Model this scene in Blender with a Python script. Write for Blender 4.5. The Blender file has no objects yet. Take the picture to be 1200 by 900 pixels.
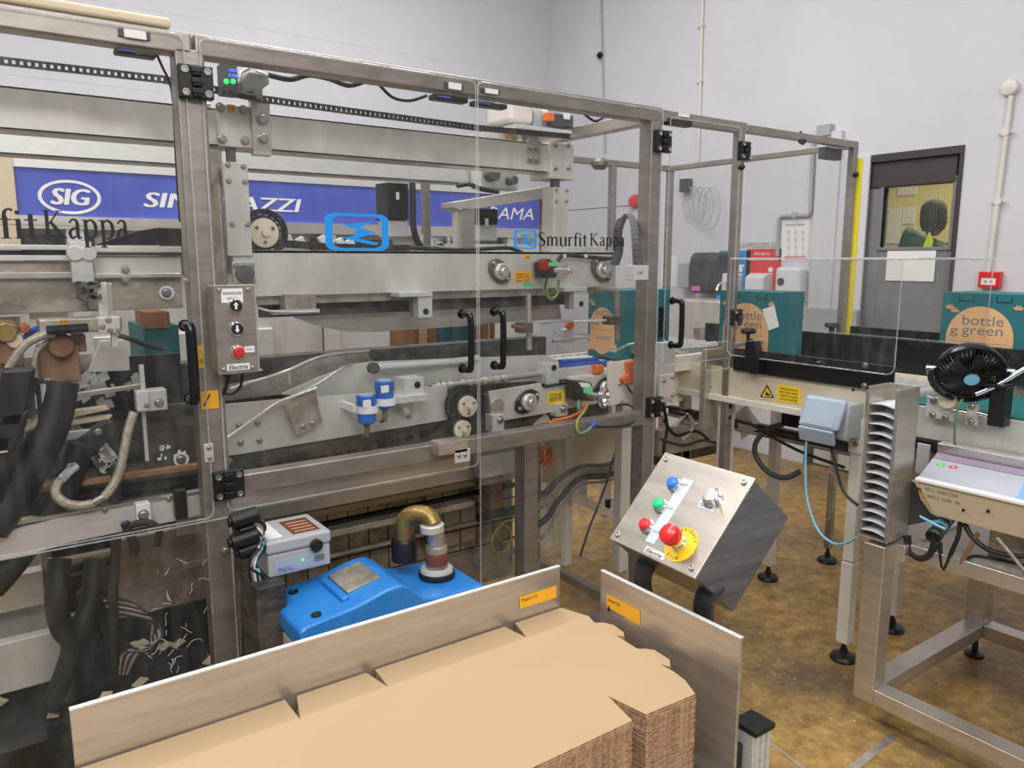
import bpy, math, random
from mathutils import Vector, Matrix, noise
random.seed(7)
sc = bpy.context.scene
col = sc.collection
# ------------------------------------------------------------------ camera, world, lights, exposure
CAM_H = 1.6; FPX = 901.0; PITCH = math.atan(147/901.0); HEAD = math.radians(54.6)
cam_d = bpy.data.cameras.new('camera'); cam = bpy.data.objects.new('camera', cam_d); col.objects.link(cam)
cam.location = (0, 0, CAM_H); cam.rotation_euler = (math.pi/2-PITCH, 0, HEAD-math.pi/2)
cam_d.sensor_width = 36; cam_d.lens = 36*FPX/1200; cam_d.clip_start = .05; cam_d.clip_end = 60
sc.camera = cam
sc.view_settings.view_transform = 'Standard'; sc.view_settings.look = 'None'
sc.view_settings.gamma = 1; sc.view_settings.use_curve_mapping = False
sc.view_settings.exposure = 0.0
sc.cycles.transparent_max_bounces = 32
w = bpy.data.worlds.new('world'); sc.world = w; w.use_nodes = True
w.node_tree.nodes['Background'].inputs[0].default_value = (.80, .82, .88, 1)
w.node_tree.nodes['Background'].inputs[1].default_value = .36
def area(name, loc, sx, sy, power, rot=(0, 0, 0), colr=(1, .97, .93)):
    d = bpy.data.lights.new(name, 'AREA'); d.shape = 'RECTANGLE'; d.size = sx; d.size_y = sy; d.energy = power; d.color = colr
    o = bpy.data.objects.new(name, d); col.objects.link(o); o.location = loc; o.rotation_euler = rot
    return o
area('ceiling_light', (-.9, .6, 4.6), .35, 6, 135)
area('ceiling_light.001', (1.6, .2, 4.6), .35, 6, 78)
area('ceiling_light.002', (.8, 3.9, 4.7), 5, .5, 118)
area('front_fill_light', (-.4, -2.6, 4.0), 4, .6, 135, (math.radians(42), 0, math.radians(-20)))  # added fill from behind the camera, brightens the front-facing machine plates
area('ceiling_light.003', (3.7, .2, 4.6), .35, 4, 10)
area('corner_fill_light', (3.0, 4.0, 4.8), .5, 3, 46)  # added fill that lifts the dark end wall near the room corner
area('ceiling_light.004', (6.3, 2.6, 3.0), .6, .6, 40, colr=(1, .93, .72))
# ------------------------------------------------------------------ helpers
cA, sA = math.cos(HEAD), math.sin(HEAD)
def ray(x, y):
    r = (x-600)/FPX; u = (450-y)/FPX
    fh = math.cos(PITCH)+u*math.sin(PITCH); up = -math.sin(PITCH)+u*math.cos(PITCH)
    return Vector((cA*fh+sA*r, sA*fh-cA*r, up))
O = Vector((0, 0, CAM_H))
def PY(x, y, Y): d = ray(x, y); return O+d*(Y/d.y)
def PX(x, y, X): d = ray(x, y); return O+d*(X/d.x)
def PZ(x, y, Z): d = ray(x, y); return O+d*((Z-CAM_H)/d.z)
def V(*a): return Vector(a)
def smooth(pts, n=6, closed=False):
    pts = [Vector(p) for p in pts]; out = []; N = len(pts)
    rng = N if closed else N-1
    for i in range(rng):
        if closed: p0, p1, p2, p3 = pts[i-1], pts[i], pts[(i+1) % N], pts[(i+2) % N]
        else: p0, p1, p2, p3 = pts[max(i-1, 0)], pts[i], pts[i+1], pts[min(i+2, N-1)]
        for k in range(n):
            t = k/n
            out.append(.5*((2*p1)+(p2-p0)*t+(2*p0-5*p1+4*p2-p3)*t*t+(3*p1-p0-3*p2+p3)*t**3))
    if not closed: out.append(pts[-1])
    return out
class MB:
    def __init__(s): s.v = []; s.f = []
    def add(s, vs, fs):
        b = len(s.v); s.v += [Vector(v) for v in vs]; s.f += [tuple(b+i for i in f) for f in fs]; return s
    def box(s, x0, y0, z0, x1, y1, z1):
        x0, x1 = min(x0, x1), max(x0, x1); y0, y1 = min(y0, y1), max(y0, y1); z0, z1 = min(z0, z1), max(z0, z1)
        return s.add([(x0, y0, z0), (x1, y0, z0), (x1, y1, z0), (x0, y1, z0), (x0, y0, z1), (x1, y0, z1), (x1, y1, z1), (x0, y1, z1)],
                     [(0, 3, 2, 1), (4, 5, 6, 7), (0, 1, 5, 4), (1, 2, 6, 5), (2, 3, 7, 6), (3, 0, 4, 7)])
    def obox(s, c, a, b, d):      # centre and three half vectors
        c, a, b, d = map(Vector, (c, a, b, d))
        vs = [c-a-b-d, c+a-b-d, c+a+b-d, c-a+b-d, c-a-b+d, c+a-b+d, c+a+b+d, c-a+b+d]
        return s.add(vs, [(0, 3, 2, 1), (4, 5, 6, 7), (0, 1, 5, 4), (1, 2, 6, 5), (2, 3, 7, 6), (3, 0, 4, 7)])
    def hexa(s, q0, q1):          # two quads, near and far
        return s.add(list(q0)+list(q1), [(0, 1, 2, 3), (7, 6, 5, 4), (0, 4, 5, 1), (1, 5, 6, 2), (2, 6, 7, 3), (3, 7, 4, 0)])
    def prism(s, pts, d):         # planar polygon extruded along d
        n = len(pts); d = Vector(d); P = [Vector(p) for p in pts]
        return s.add(P+[p+d for p in P], [tuple(range(n)), tuple(range(2*n-1, n-1, -1))]+[(i, i+n, (i+1) % n+n, (i+1) % n) for i in range(n)])
    def cyl(s, p0, p1, r, r2=None, n=18):
        p0, p1 = Vector(p0), Vector(p1); r2 = r if r2 is None else r2
        ax = (p1-p0).normalized(); u = ax.orthogonal().normalized(); v = ax.cross(u)
        vs = [p0+(u*math.cos(2*math.pi*i/n)+v*math.sin(2*math.pi*i/n))*r for i in range(n)]+[p1+(u*math.cos(2*math.pi*i/n)+v*math.sin(2*math.pi*i/n))*r2 for i in range(n)]
        return s.add(vs, [tuple(range(n-1, -1, -1)), tuple(range(n, 2*n))]+[(i, (i+1) % n, (i+1) % n+n, i+n) for i in range(n)])
    def lathe(s, prof, c, ax, n=24):   # profile of (radius, height) along ax
        c = Vector(c); ax = Vector(ax).normalized(); u = ax.orthogonal().normalized(); v = ax.cross(u); vs = []; fs = []
        for r, h in prof:
            for i in range(n): vs.append(c+ax*h+(u*math.cos(2*math.pi*i/n)+v*math.sin(2*math.pi*i/n))*max(r, 1e-5))
        m = len(prof)
        for k in range(m-1):
            for i in range(n): fs.append((k*n+i, k*n+(i+1) % n, (k+1)*n+(i+1) % n, (k+1)*n+i))
        fs.append(tuple(range(n-1, -1, -1))); fs.append(tuple(range((m-1)*n, m*n)))
        return s.add(vs, fs)
    def tube(s, pts, r, n=10, k=5, sm=True, closed=False):
        P = smooth(pts, k, closed) if sm and len(pts) > 2 else [Vector(p) for p in pts]
        N = len(P); t = (P[1]-P[0]).normalized(); u = t.orthogonal().normalized(); b = len(s.v)
        for i, p in enumerate(P):
            if closed: t = (P[(i+1) % N]-P[i-1]).normalized()
            else: t = (P[min(i+1, N-1)]-P[max(i-1, 0)]).normalized()
            u = (u-t*u.dot(t)).normalized(); v = t.cross(u)
            rr = r(i/(N-1)) if callable(r) else r
            s.v += [p+(u*math.cos(2*math.pi*j/n)+v*math.sin(2*math.pi*j/n))*rr for j in range(n)]
        for i in range(N if closed else N-1):
            a = b+i*n; c = b+((i+1) % N)*n
            for j in range(n): s.f.append((a+j, a+(j+1) % n, c+(j+1) % n, c+j))
        if not closed: s.f.append(tuple(b+j for j in range(n-1, -1, -1))); s.f.append(tuple(b+(N-1)*n+j for j in range(n)))
        return s
    def ring(s, c, ax, R, r, n=28, m=8):
        ax = Vector(ax).normalized(); u = ax.orthogonal().normalized(); v = ax.cross(u); c = Vector(c)
        return s.tube([c+(u*math.cos(2*math.pi*i/n)+v*math.sin(2*math.pi*i/n))*R for i in range(n)], r, m, 1, True, True)
    def build(s, name, mat, parent=None, bevel=0, flat=False, seg=2):
        me = bpy.data.meshes.new(name); me.from_pydata([tuple(v) for v in s.v], [], s.f); me.update()
        import bmesh
        bm = bmesh.new(); bm.from_mesh(me); bmesh.ops.recalc_face_normals(bm, faces=bm.faces); bm.to_mesh(me); bm.free()
        if not flat:
            me.polygons.foreach_set('use_smooth', [True]*len(me.polygons)); me.set_sharp_from_angle(angle=.6)
        me.materials.append(mat); o = bpy.data.objects.new(name, me); col.objects.link(o)
        if parent: o.parent = parent
        if bevel:
            b = o.modifiers.new('bevel', 'BEVEL'); b.width = bevel; b.segments = seg; b.limit_method = 'ANGLE'; b.harden_normals = True
        return o
def tag(o, label=None, cat=None, group=None, kind=None):
    if label: o['label'] = label
    if cat: o['category'] = cat
    if group: o['group'] = group
    if kind: o['kind'] = kind
    return o
def thing(name, label, cat, group=None):
    o = bpy.data.objects.new(name, None); o.empty_display_size = .05; col.objects.link(o); return tag(o, label, cat, group)
def R(name, mat, par, x0, y0, x1, y1, Y, th, bevel=0):        # box seen as a rectangle in a wall parallel to the machine front
    a = PY(x0, y0, Y); b = PY(x1, y1, Y); return MB().box(a.x, Y, b.z, b.x, Y+th, a.z).build(name, mat, par, bevel)
def RX(name, mat, par, x0, y0, x1, y1, X, th, bevel=0):       # the same in a plane facing -X
    a = PX(x0, y0, X); b = PX(x1, y1, X); return MB().box(X, a.y, b.z, X+th, b.y, a.z).build(name, mat, par, bevel)
def POL(name, mat, par, pts, Y, th, bevel=0):
    return MB().prism([PY(x, y, Y) for x, y in pts], (0, th, 0)).build(name, mat, par, bevel)
def POLX(name, mat, par, pts, X, th, bevel=0):
    return MB().prism([PX(x, y, X) for x, y in pts], (th, 0, 0)).build(name, mat, par, bevel)
def T(name, mat, par, pts, r, n=10, k=5, sm=True):
    return MB().tube([PY(*p) for p in pts], r, n, k, sm).build(name, mat, par)
def CY(name, mat, par, x, y, Y, r, dep, r2=None, n=24, bevel=0):  # disc facing the viewer side (-Y), dep towards -Y
    c = PY(x, y, Y); return MB().cyl(c, c+V(0, -dep, 0), r, r2, n).build(name, mat, par, bevel)
_bm = {}
def bolts(par, pts, Y, r=.007, mat=None, X=None):
    mat = mat or M['bolt']
    key = (r, mat.name, X is None)
    for x, y in pts:
        if key not in _bm:
            d = V(0, -1, 0) if X is None else V(-1, 0, 0)
            m = MB().lathe([(r*1.35, 0), (r*1.35, r*.25), (r, r*.25), (r, r*.9), (r*.8, r*1.05)], (0, 0, 0), d, 12)
            o = m.build('bolt', mat, par); _bm[key] = o.data
        else:
            o = bpy.data.objects.new('bolt', _bm[key]); col.objects.link(o); o.parent = par
        o.location = PY(x, y, Y) if X is None else PX(x, y, X)
def copy_tree(o, parent=None):
    c = o.copy(); col.objects.link(c)
    if parent: c.parent = parent
    for ch in [k for k in bpy.data.objects if k.parent is o]: copy_tree(ch, c)
    return c
# ------------------------------------------------------------------ materials
def srgb(r, g, b):
    f = lambda c: ((c/255+.055)/1.055)**2.4 if c > 10 else c/255/12.92
    return (f(r), f(g), f(b), 1)
M = {}
def mat(name, c, rough=.5, metal=0, c2=None, scale=6, stretch=(1, 1, 1), bump=0, emis=None, lo=.35, hi=.7, rvar=0, coat=0, detail=6):
    m = bpy.data.materials.new(name); m.use_nodes = True; nt = m.node_tree; b = nt.nodes['Principled BSDF']
    b.inputs['Base Color'].default_value = srgb(*c); b.inputs['Roughness'].default_value = rough; b.inputs['Metallic'].default_value = metal
    b.inputs['Coat Weight'].default_value = coat
    if c2 or bump or rvar:
        tc = nt.nodes.new('ShaderNodeTexCoord'); mp = nt.nodes.new('ShaderNodeMapping'); mp.inputs['Scale'].default_value = stretch
        nz = nt.nodes.new('ShaderNodeTexNoise'); nz.inputs['Scale'].default_value = scale; nz.inputs['Detail'].default_value = detail; nz.inputs['Roughness'].default_value = .65
        nt.links.new(tc.outputs['Object'], mp.inputs[0]); nt.links.new(mp.outputs[0], nz.inputs['Vector'])
        if c2:
            cr = nt.nodes.new('ShaderNodeValToRGB'); cr.color_ramp.elements[0].position = lo; cr.color_ramp.elements[1].position = hi
            cr.color_ramp.elements[0].color = srgb(*c); cr.color_ramp.elements[1].color = srgb(*c2)
            nt.links.new(nz.outputs['Fac'], cr.inputs[0]); nt.links.new(cr.outputs[0], b.inputs['Base Color'])
        if bump:
            bp = nt.nodes.new('ShaderNodeBump'); bp.inputs['Strength'].default_value = bump; bp.inputs['Distance'].default_value = .01
            nt.links.new(nz.outputs['Fac'], bp.inputs['Height']); nt.links.new(bp.outputs[0], b.inputs['Normal'])
        if rvar:
            mr = nt.nodes.new('ShaderNodeMapRange'); mr.inputs[3].default_value = rough-rvar; mr.inputs[4].default_value = rough+rvar
            nt.links.new(nz.outputs['Fac'], mr.inputs[0]); nt.links.new(mr.outputs[0], b.inputs['Roughness'])
    if emis:
        b.inputs['Emission Color'].default_value = srgb(*c); b.inputs['Emission Strength'].default_value = emis
    M[name] = m; return m
mat('steel', (184, 177, 167), .34, .75, (206, 200, 191), 5, (1, 1, 9), .06, rvar=.08)
mat('steel_frame', (148, 141, 133), .38, .7, (172, 165, 157), 9, (1, 1, 3), .05, rvar=.08)
mat('steel_bright', (206, 203, 198), .3, .8, (222, 219, 214), 6, (1, 9, 1), .03, rvar=.07)
mat('steel_plate', (204, 201, 193), .38, .4, (222, 220, 213), 5, (2.5, 2.5, 1), .04, rvar=.1)
mat('steel_dirty', (128, 118, 104), .5, .7, (196, 190, 178), 9, (1, 1, 1), .15, lo=.3, hi=.62, rvar=.1)
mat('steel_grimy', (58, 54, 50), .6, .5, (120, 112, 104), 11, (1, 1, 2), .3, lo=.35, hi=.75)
mat('plate_brown', (112, 102, 86), .45, .4, (186, 180, 164), 4, (1, 1, 2), .08, lo=.35, hi=.6)
mat('alu', (208, 208, 206), .42, .45, (222, 222, 220), 14, (1, 1, 6), .03)
mat('bolt', (176, 172, 164), .35, .9)
mat('cast', (120, 116, 110), .5, .6, (96, 94, 90), 20, bump=.1)
mat('brass', (178, 150, 92), .4, .8, (120, 96, 60), 20)
mat('chain_steel', (52, 48, 44), .45, .7, (90, 84, 76), 60)
mat('black', (22, 22, 24), .42)
mat('black_gloss', (16, 16, 20), .22)
mat('black_rubber', (26, 26, 27), .5, 0, (44, 43, 42), 18, bump=.05)
mat('steel_dim_reflection', (104, 107, 116), .3, .6, (134, 137, 146), 5, (1, 1, 9), .03, rvar=.08)  # base colour darkened to stand in for dim surroundings mirrored in the steel
mat('carrier', (78, 78, 80), .5)
mat('black_dusty', (20, 20, 22), .4, 0, (62, 62, 64), 16, (1, 1, 1), .05, lo=.5, hi=.8)
mat('grey_hose', (120, 112, 102), .5, 0, (168, 160, 148), 60, bump=.3)
mat('braid', (150, 140, 124), .45, .4, (190, 182, 168), 90, bump=.4)
mat('white_paint', (226, 222, 214), .45, 0, (212, 206, 194), 5)
mat('cream_paint', (216, 206, 184), .5, 0, (200, 190, 168), 4)
mat('white_plastic', (226, 228, 234), .35)
mat('grey_plastic', (168, 172, 176), .45)
mat('bluegrey_plastic', (158, 174, 190), .4)
mat('pale_label', (206, 220, 230), .4)
mat('umber_label', (112, 62, 50), .5)
mat('wall_paint', (214, 212, 218), .62, 0, (206, 204, 211), 1.3, bump=.05)
mat('label_white', (232, 232, 230), .5)
mat('label_yellow', (244, 206, 40), .5)
mat('label_amber', (240, 176, 40), .5)
mat('label_orange', (226, 150, 50), .5)
mat('label_green', (60, 200, 130), .5)
mat('yellow', (246, 228, 30), .45)
mat('ink', (20, 20, 22), .55)
mat('ink_grey', (110, 112, 116), .6)
mat('sk_blue', (20, 146, 236), .45)
mat('sign_blue', (62, 76, 176), .55, 0, (74, 92, 190), 2)
mat('unit_blue', (36, 124, 206), .34, 0, (56, 140, 214), 10, bump=.04, coat=.2, lo=.45, hi=.8)
mat('unit_blue_dark', (24, 84, 160), .4)
mat('cap_blue', (36, 96, 190), .35)
mat('belt_blue', (40, 76, 160), .45)
mat('poster_blue', (44, 142, 206), .5)
mat('red', (214, 28, 34), .3, coat=.4)
mat('poster_red', (226, 40, 44), .5)
mat('dark_red', (150, 30, 34), .4)
mat('btn_blue', (30, 120, 220), .3, coat=.4)
mat('btn_green', (20, 200, 130), .3, coat=.4)
mat('chrome', (230, 230, 232), .15, 1)
mat('teal_card', (30, 104, 110), .6, 0, (40, 114, 120), 3)
mat('kraft', (196, 160, 114), .75, 0, (206, 170, 124), 5)
mat('peach_print', (222, 176, 128), .65)
mat('kraft_dark', (140, 96, 60), .8)
mat('copper', (168, 92, 54), .45, .3)
mat('steel_face', (164, 158, 150), .36, .75, (184, 178, 170), 5, (1, 1, 9), .04, rvar=.08)
mat('orange', (226, 112, 40), .5)
mat('brown_dirt', (112, 84, 62), .7, 0, (150, 112, 80), 20)
mat('wood_beige', (206, 192, 164), .55)
mat('door_grey', (122, 120, 124), .5, 0, (134, 132, 136), 3)
mat('door_frame', (66, 60, 58), .45)
mat('room_yellow', (226, 214, 160), .7)
mat('green_belt', (28, 110, 104), .5)
mat('green_cable', (96, 138, 108), .5)
mat('yellow_cable', (150, 150, 70), .5)
mat('blue_cable', (120, 190, 220), .45)
mat('pink', (206, 120, 190), .6)
mat('dark_grey', (64, 66, 70), .5)
mat('purple_grey', (150, 138, 162), .5)
mat('panel_grey', (176, 180, 190), .45)
mat('screen_blue', (120, 170, 220), .3)
mat('skin', (150, 104, 80), .5)
mat('jacket', (20, 84, 66), .7, 0, (12, 60, 50), 10)
mat('hair', (50, 48, 46), .8)
mat('hivis', (216, 232, 40), .6)
mat('led_blue', (70, 110, 255), .4, emis=2.2)
mat('led_green', (40, 255, 90), .4, emis=2.4)
def set_card():
    # corrugated board: fine fluting seen on the cut edges only
    m = bpy.data.materials.new('blank_edge'); m.use_nodes = True; nt = m.node_tree; b = nt.nodes['Principled BSDF']; b.inputs['Roughness'].default_value = .8
    g = nt.nodes.new('ShaderNodeNewGeometry'); sp = nt.nodes.new('ShaderNodeSeparateXYZ'); nt.links.new(g.outputs['Normal'], sp.inputs[0])
    ab = nt.nodes.new('ShaderNodeMath'); ab.operation = 'ABSOLUTE'; nt.links.new(sp.outputs[2], ab.inputs[0])
    gt = nt.nodes.new('ShaderNodeMath'); gt.operation = 'GREATER_THAN'; gt.inputs[1].default_value = .5; nt.links.new(ab.outputs[0], gt.inputs[0])
    tc = nt.nodes.new('ShaderNodeTexCoord'); mp = nt.nodes.new('ShaderNodeMapping'); mp.inputs['Scale'].default_value = (150, 150, 12); nt.links.new(tc.outputs['Object'], mp.inputs[0])
    oi = nt.nodes.new('ShaderNodeObjectInfo'); nt.links.new(oi.outputs['Random'], mp.inputs['Location'])
    nz = nt.nodes.new('ShaderNodeTexNoise'); nz.inputs['Scale'].default_value = 1; nt.links.new(mp.outputs[0], nz.inputs['Vector'])
    cr = nt.nodes.new('ShaderNodeValToRGB'); cr.color_ramp.elements[0].position = .35; cr.color_ramp.elements[1].position = .65
    cr.color_ramp.elements[0].color = srgb(132, 98, 74); cr.color_ramp.elements[1].color = srgb(182, 148, 116); nt.links.new(nz.outputs['Fac'], cr.inputs[0])
    n2 = nt.nodes.new('ShaderNodeTexNoise'); n2.inputs['Scale'].default_value = 5; nt.links.new(tc.outputs['Object'], n2.inputs['Vector'])
    c2 = nt.nodes.new('ShaderNodeValToRGB'); c2.color_ramp.elements[0].color = srgb(166, 141, 108); c2.color_ramp.elements[1].color = srgb(174, 149, 116); nt.links.new(n2.outputs['Fac'], c2.inputs[0])
    mx = nt.nodes.new('ShaderNodeMix'); mx.data_type = 'RGBA'
    nt.links.new(gt.outputs[0], mx.inputs[0]); nt.links.new(cr.outputs[0], mx.inputs[6]); nt.links.new(c2.outputs[0], mx.inputs[7]); nt.links.new(mx.outputs[2], b.inputs['Base Color'])
    M['board'] = m
set_card()
def set_floor():
    m = bpy.data.materials.new('floor_resin'); m.use_nodes = True; nt = m.node_tree; b = nt.nodes['Principled BSDF']
    tc = nt.nodes.new('ShaderNodeTexCoord')
    def nz(s, det=8, ro=.65):
        n = nt.nodes.new('ShaderNodeTexNoise'); n.inputs['Scale'].default_value = s; n.inputs['Detail'].default_value = det; n.inputs['Roughness'].default_value = ro; nt.links.new(tc.outputs['Object'], n.inputs['Vector']); return n
    a = nz(16); cr = nt.nodes.new('ShaderNodeValToRGB'); nt.links.new(a.outputs['Fac'], cr.inputs[0])
    cr.color_ramp.elements[0].position = .3; cr.color_ramp.elements[0].color = srgb(124, 92, 40); cr.color_ramp.elements[1].position = .7; cr.color_ramp.elements[1].color = srgb(200, 164, 96)
    g = nz(.9, 12, .72); gr = nt.nodes.new('ShaderNodeValToRGB'); nt.links.new(g.outputs['Fac'], gr.inputs[0]); gr.color_ramp.elements[0].position = .43; gr.color_ramp.elements[1].position = .66
    mx = nt.nodes.new('ShaderNodeMix'); mx.data_type = 'RGBA'; nt.links.new(gr.outputs[0], mx.inputs[0]); nt.links.new(cr.outputs[0], mx.inputs[6]); mx.inputs[7].default_value = srgb(88, 74, 54)
    s = nz(55, 2); sr = nt.nodes.new('ShaderNodeValToRGB'); nt.links.new(s.outputs['Fac'], sr.inputs[0]); sr.color_ramp.elements[0].position = .66; sr.color_ramp.elements[1].position = .74
    m2 = nt.nodes.new('ShaderNodeMix'); m2.data_type = 'RGBA'; nt.links.new(sr.outputs[0], m2.inputs[0]); nt.links.new(mx.outputs[2], m2.inputs[6]); m2.inputs[7].default_value = srgb(214, 196, 160)
    nt.links.new(m2.outputs[2], b.inputs['Base Color'])
    rr = nt.nodes.new('ShaderNodeMapRange'); rr.inputs[3].default_value = .28; rr.inputs[4].default_value = .6; nt.links.new(g.outputs['Fac'], rr.inputs[0]); nt.links.new(rr.outputs[0], b.inputs['Roughness'])
    bp = nt.nodes.new('ShaderNodeBump'); bp.inputs['Strength'].default_value = .12; bp.inputs['Distance'].default_value = .01; nt.links.new(a.outputs['Fac'], bp.inputs['Height']); nt.links.new(bp.outputs[0], b.inputs['Normal'])
    M['floor'] = m
set_floor()
def set_glass(name, haze, tint=(.965, .965, .965, 1), dirt=.12):
    m = bpy.data.materials.new(name); m.use_nodes = True; nt = m.node_tree; nt.nodes.clear()
    out = nt.nodes.new('ShaderNodeOutputMaterial'); tr = nt.nodes.new('ShaderNodeBsdfTransparent'); tr.inputs[0].default_value = tint
    gl = nt.nodes.new('ShaderNodeBsdfGlossy'); gl.inputs['Roughness'].default_value = .03
    di = nt.nodes.new('ShaderNodeBsdfDiffuse'); di.inputs[0].default_value = (.7, .7, .7, 1)
    fr = nt.nodes.new('ShaderNodeFresnel'); fr.inputs[0].default_value = 1.35
    ge = nt.nodes.new('ShaderNodeNewGeometry'); sb_ = nt.nodes.new('ShaderNodeMath'); sb_.operation = 'SUBTRACT'; sb_.inputs[0].default_value = 1; nt.links.new(ge.outputs['Backfacing'], sb_.inputs[1])
    ml = nt.nodes.new('ShaderNodeMath'); ml.operation = 'MULTIPLY'; nt.links.new(fr.outputs[0], ml.inputs[0]); nt.links.new(sb_.outputs[0], ml.inputs[1])
    m1 = nt.nodes.new('ShaderNodeMixShader'); nt.links.new(ml.outputs[0], m1.inputs[0]); nt.links.new(tr.outputs[0], m1.inputs[1]); nt.links.new(gl.outputs[0], m1.inputs[2])
    tc = nt.nodes.new('ShaderNodeTexCoord'); mp = nt.nodes.new('ShaderNodeMapping'); mp.inputs['Scale'].default_value = (14, 14, 2.5); nt.links.new(tc.outputs['Object'], mp.inputs[0])
    nz = nt.nodes.new('ShaderNodeTexNoise'); nz.inputs['Scale'].default_value = 2.2; nz.inputs['Detail'].default_value = 5; nt.links.new(mp.outputs[0], nz.inputs['Vector'])
    mr = nt.nodes.new('ShaderNodeMapRange'); mr.inputs[1].default_value = .45; mr.inputs[2].default_value = .8; mr.inputs[3].default_value = haze; mr.inputs[4].default_value = haze+dirt; nt.links.new(nz.outputs['Fac'], mr.inputs[0])
    m2 = nt.nodes.new('ShaderNodeMixShader'); nt.links.new(mr.outputs[0], m2.inputs[0]); nt.links.new(m1.outputs[0], m2.inputs[1]); nt.links.new(di.outputs[0], m2.inputs[2])
    nt.links.new(m2.outputs[0], out.inputs[0]); M[name] = m
set_glass('guard_glass', .006, dirt=.03)
set_glass('window_glass', .02, (.95, .95, .88, 1), dirt=.04)
set_glass('glass_edge', .24, (.95, .96, .96, 1), dirt=.2)
# ------------------------------------------------------------------ writing
_tc = {}
def text_polys(s, shear=0):
    if (s, shear) not in _tc:
        c = bpy.data.curves.new('t', 'FONT'); c.body = s; c.shear = shear; c.resolution_u = 3; c.fill_mode = 'FRONT'
        o = bpy.data.objects.new('t', c); col.objects.link(o); dg = bpy.context.evaluated_depsgraph_get(); dg.update()
        me = bpy.data.meshes.new_from_object(o.evaluated_get(dg)); vs = [v.co.copy() for v in me.vertices]; fs = [tuple(p.vertices) for p in me.polygons]
        bpy.data.objects.remove(o); bpy.data.meshes.remove(me)
        x0 = min(v.x for v in vs); x1 = max(v.x for v in vs); y0 = min(v.y for v in vs); y1 = max(v.y for v in vs)
        _tc[(s, shear)] = ([((v.x-x0)/(x1-x0), (v.y-y0)/(y1-y0)) for v in vs], fs)
    return _tc[(s, shear)]
def decal(m, s, o, U, Wv, nrm, shear=0, bold=0):   # text filling the rectangle o + U + Wv (o = lower left)
    vs, fs = text_polys(s, shear); o, U, Wv, nrm = map(Vector, (o, U, Wv, nrm))
    offs = [V(0, 0, 0)] if not bold else [U.normalized()*bold*k for k in (-1, 0, 1)]
    for k, f in enumerate(offs): m.add([o+U*a+Wv*b+nrm*(.0006+.0001*k)+f for a, b in vs], fs)
    return m
def TX(name, mt, par, s, x0, y0, x1, y1, Y, shear=0, bold=0):
    a = PY(x0, y0, Y); b = PY(x1, y1, Y)
    return decal(MB(), s, (a.x, Y, b.z), (b.x-a.x, 0, 0), (0, 0, a.z-b.z), (0, -1, 0), shear, bold).build(name, mt, par, flat=True)
def TXX(name, mt, par, s, x0, y0, x1, y1, X, shear=0, bold=0):
    a = PX(x0, y0, X); b = PX(x1, y1, X)
    return decal(MB(), s, (X, a.y, b.z), (0, b.y-a.y, 0), (0, 0, a.z-b.z), (-1, 0, 0), shear, bold).build(name, mt, par, flat=True)
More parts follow.
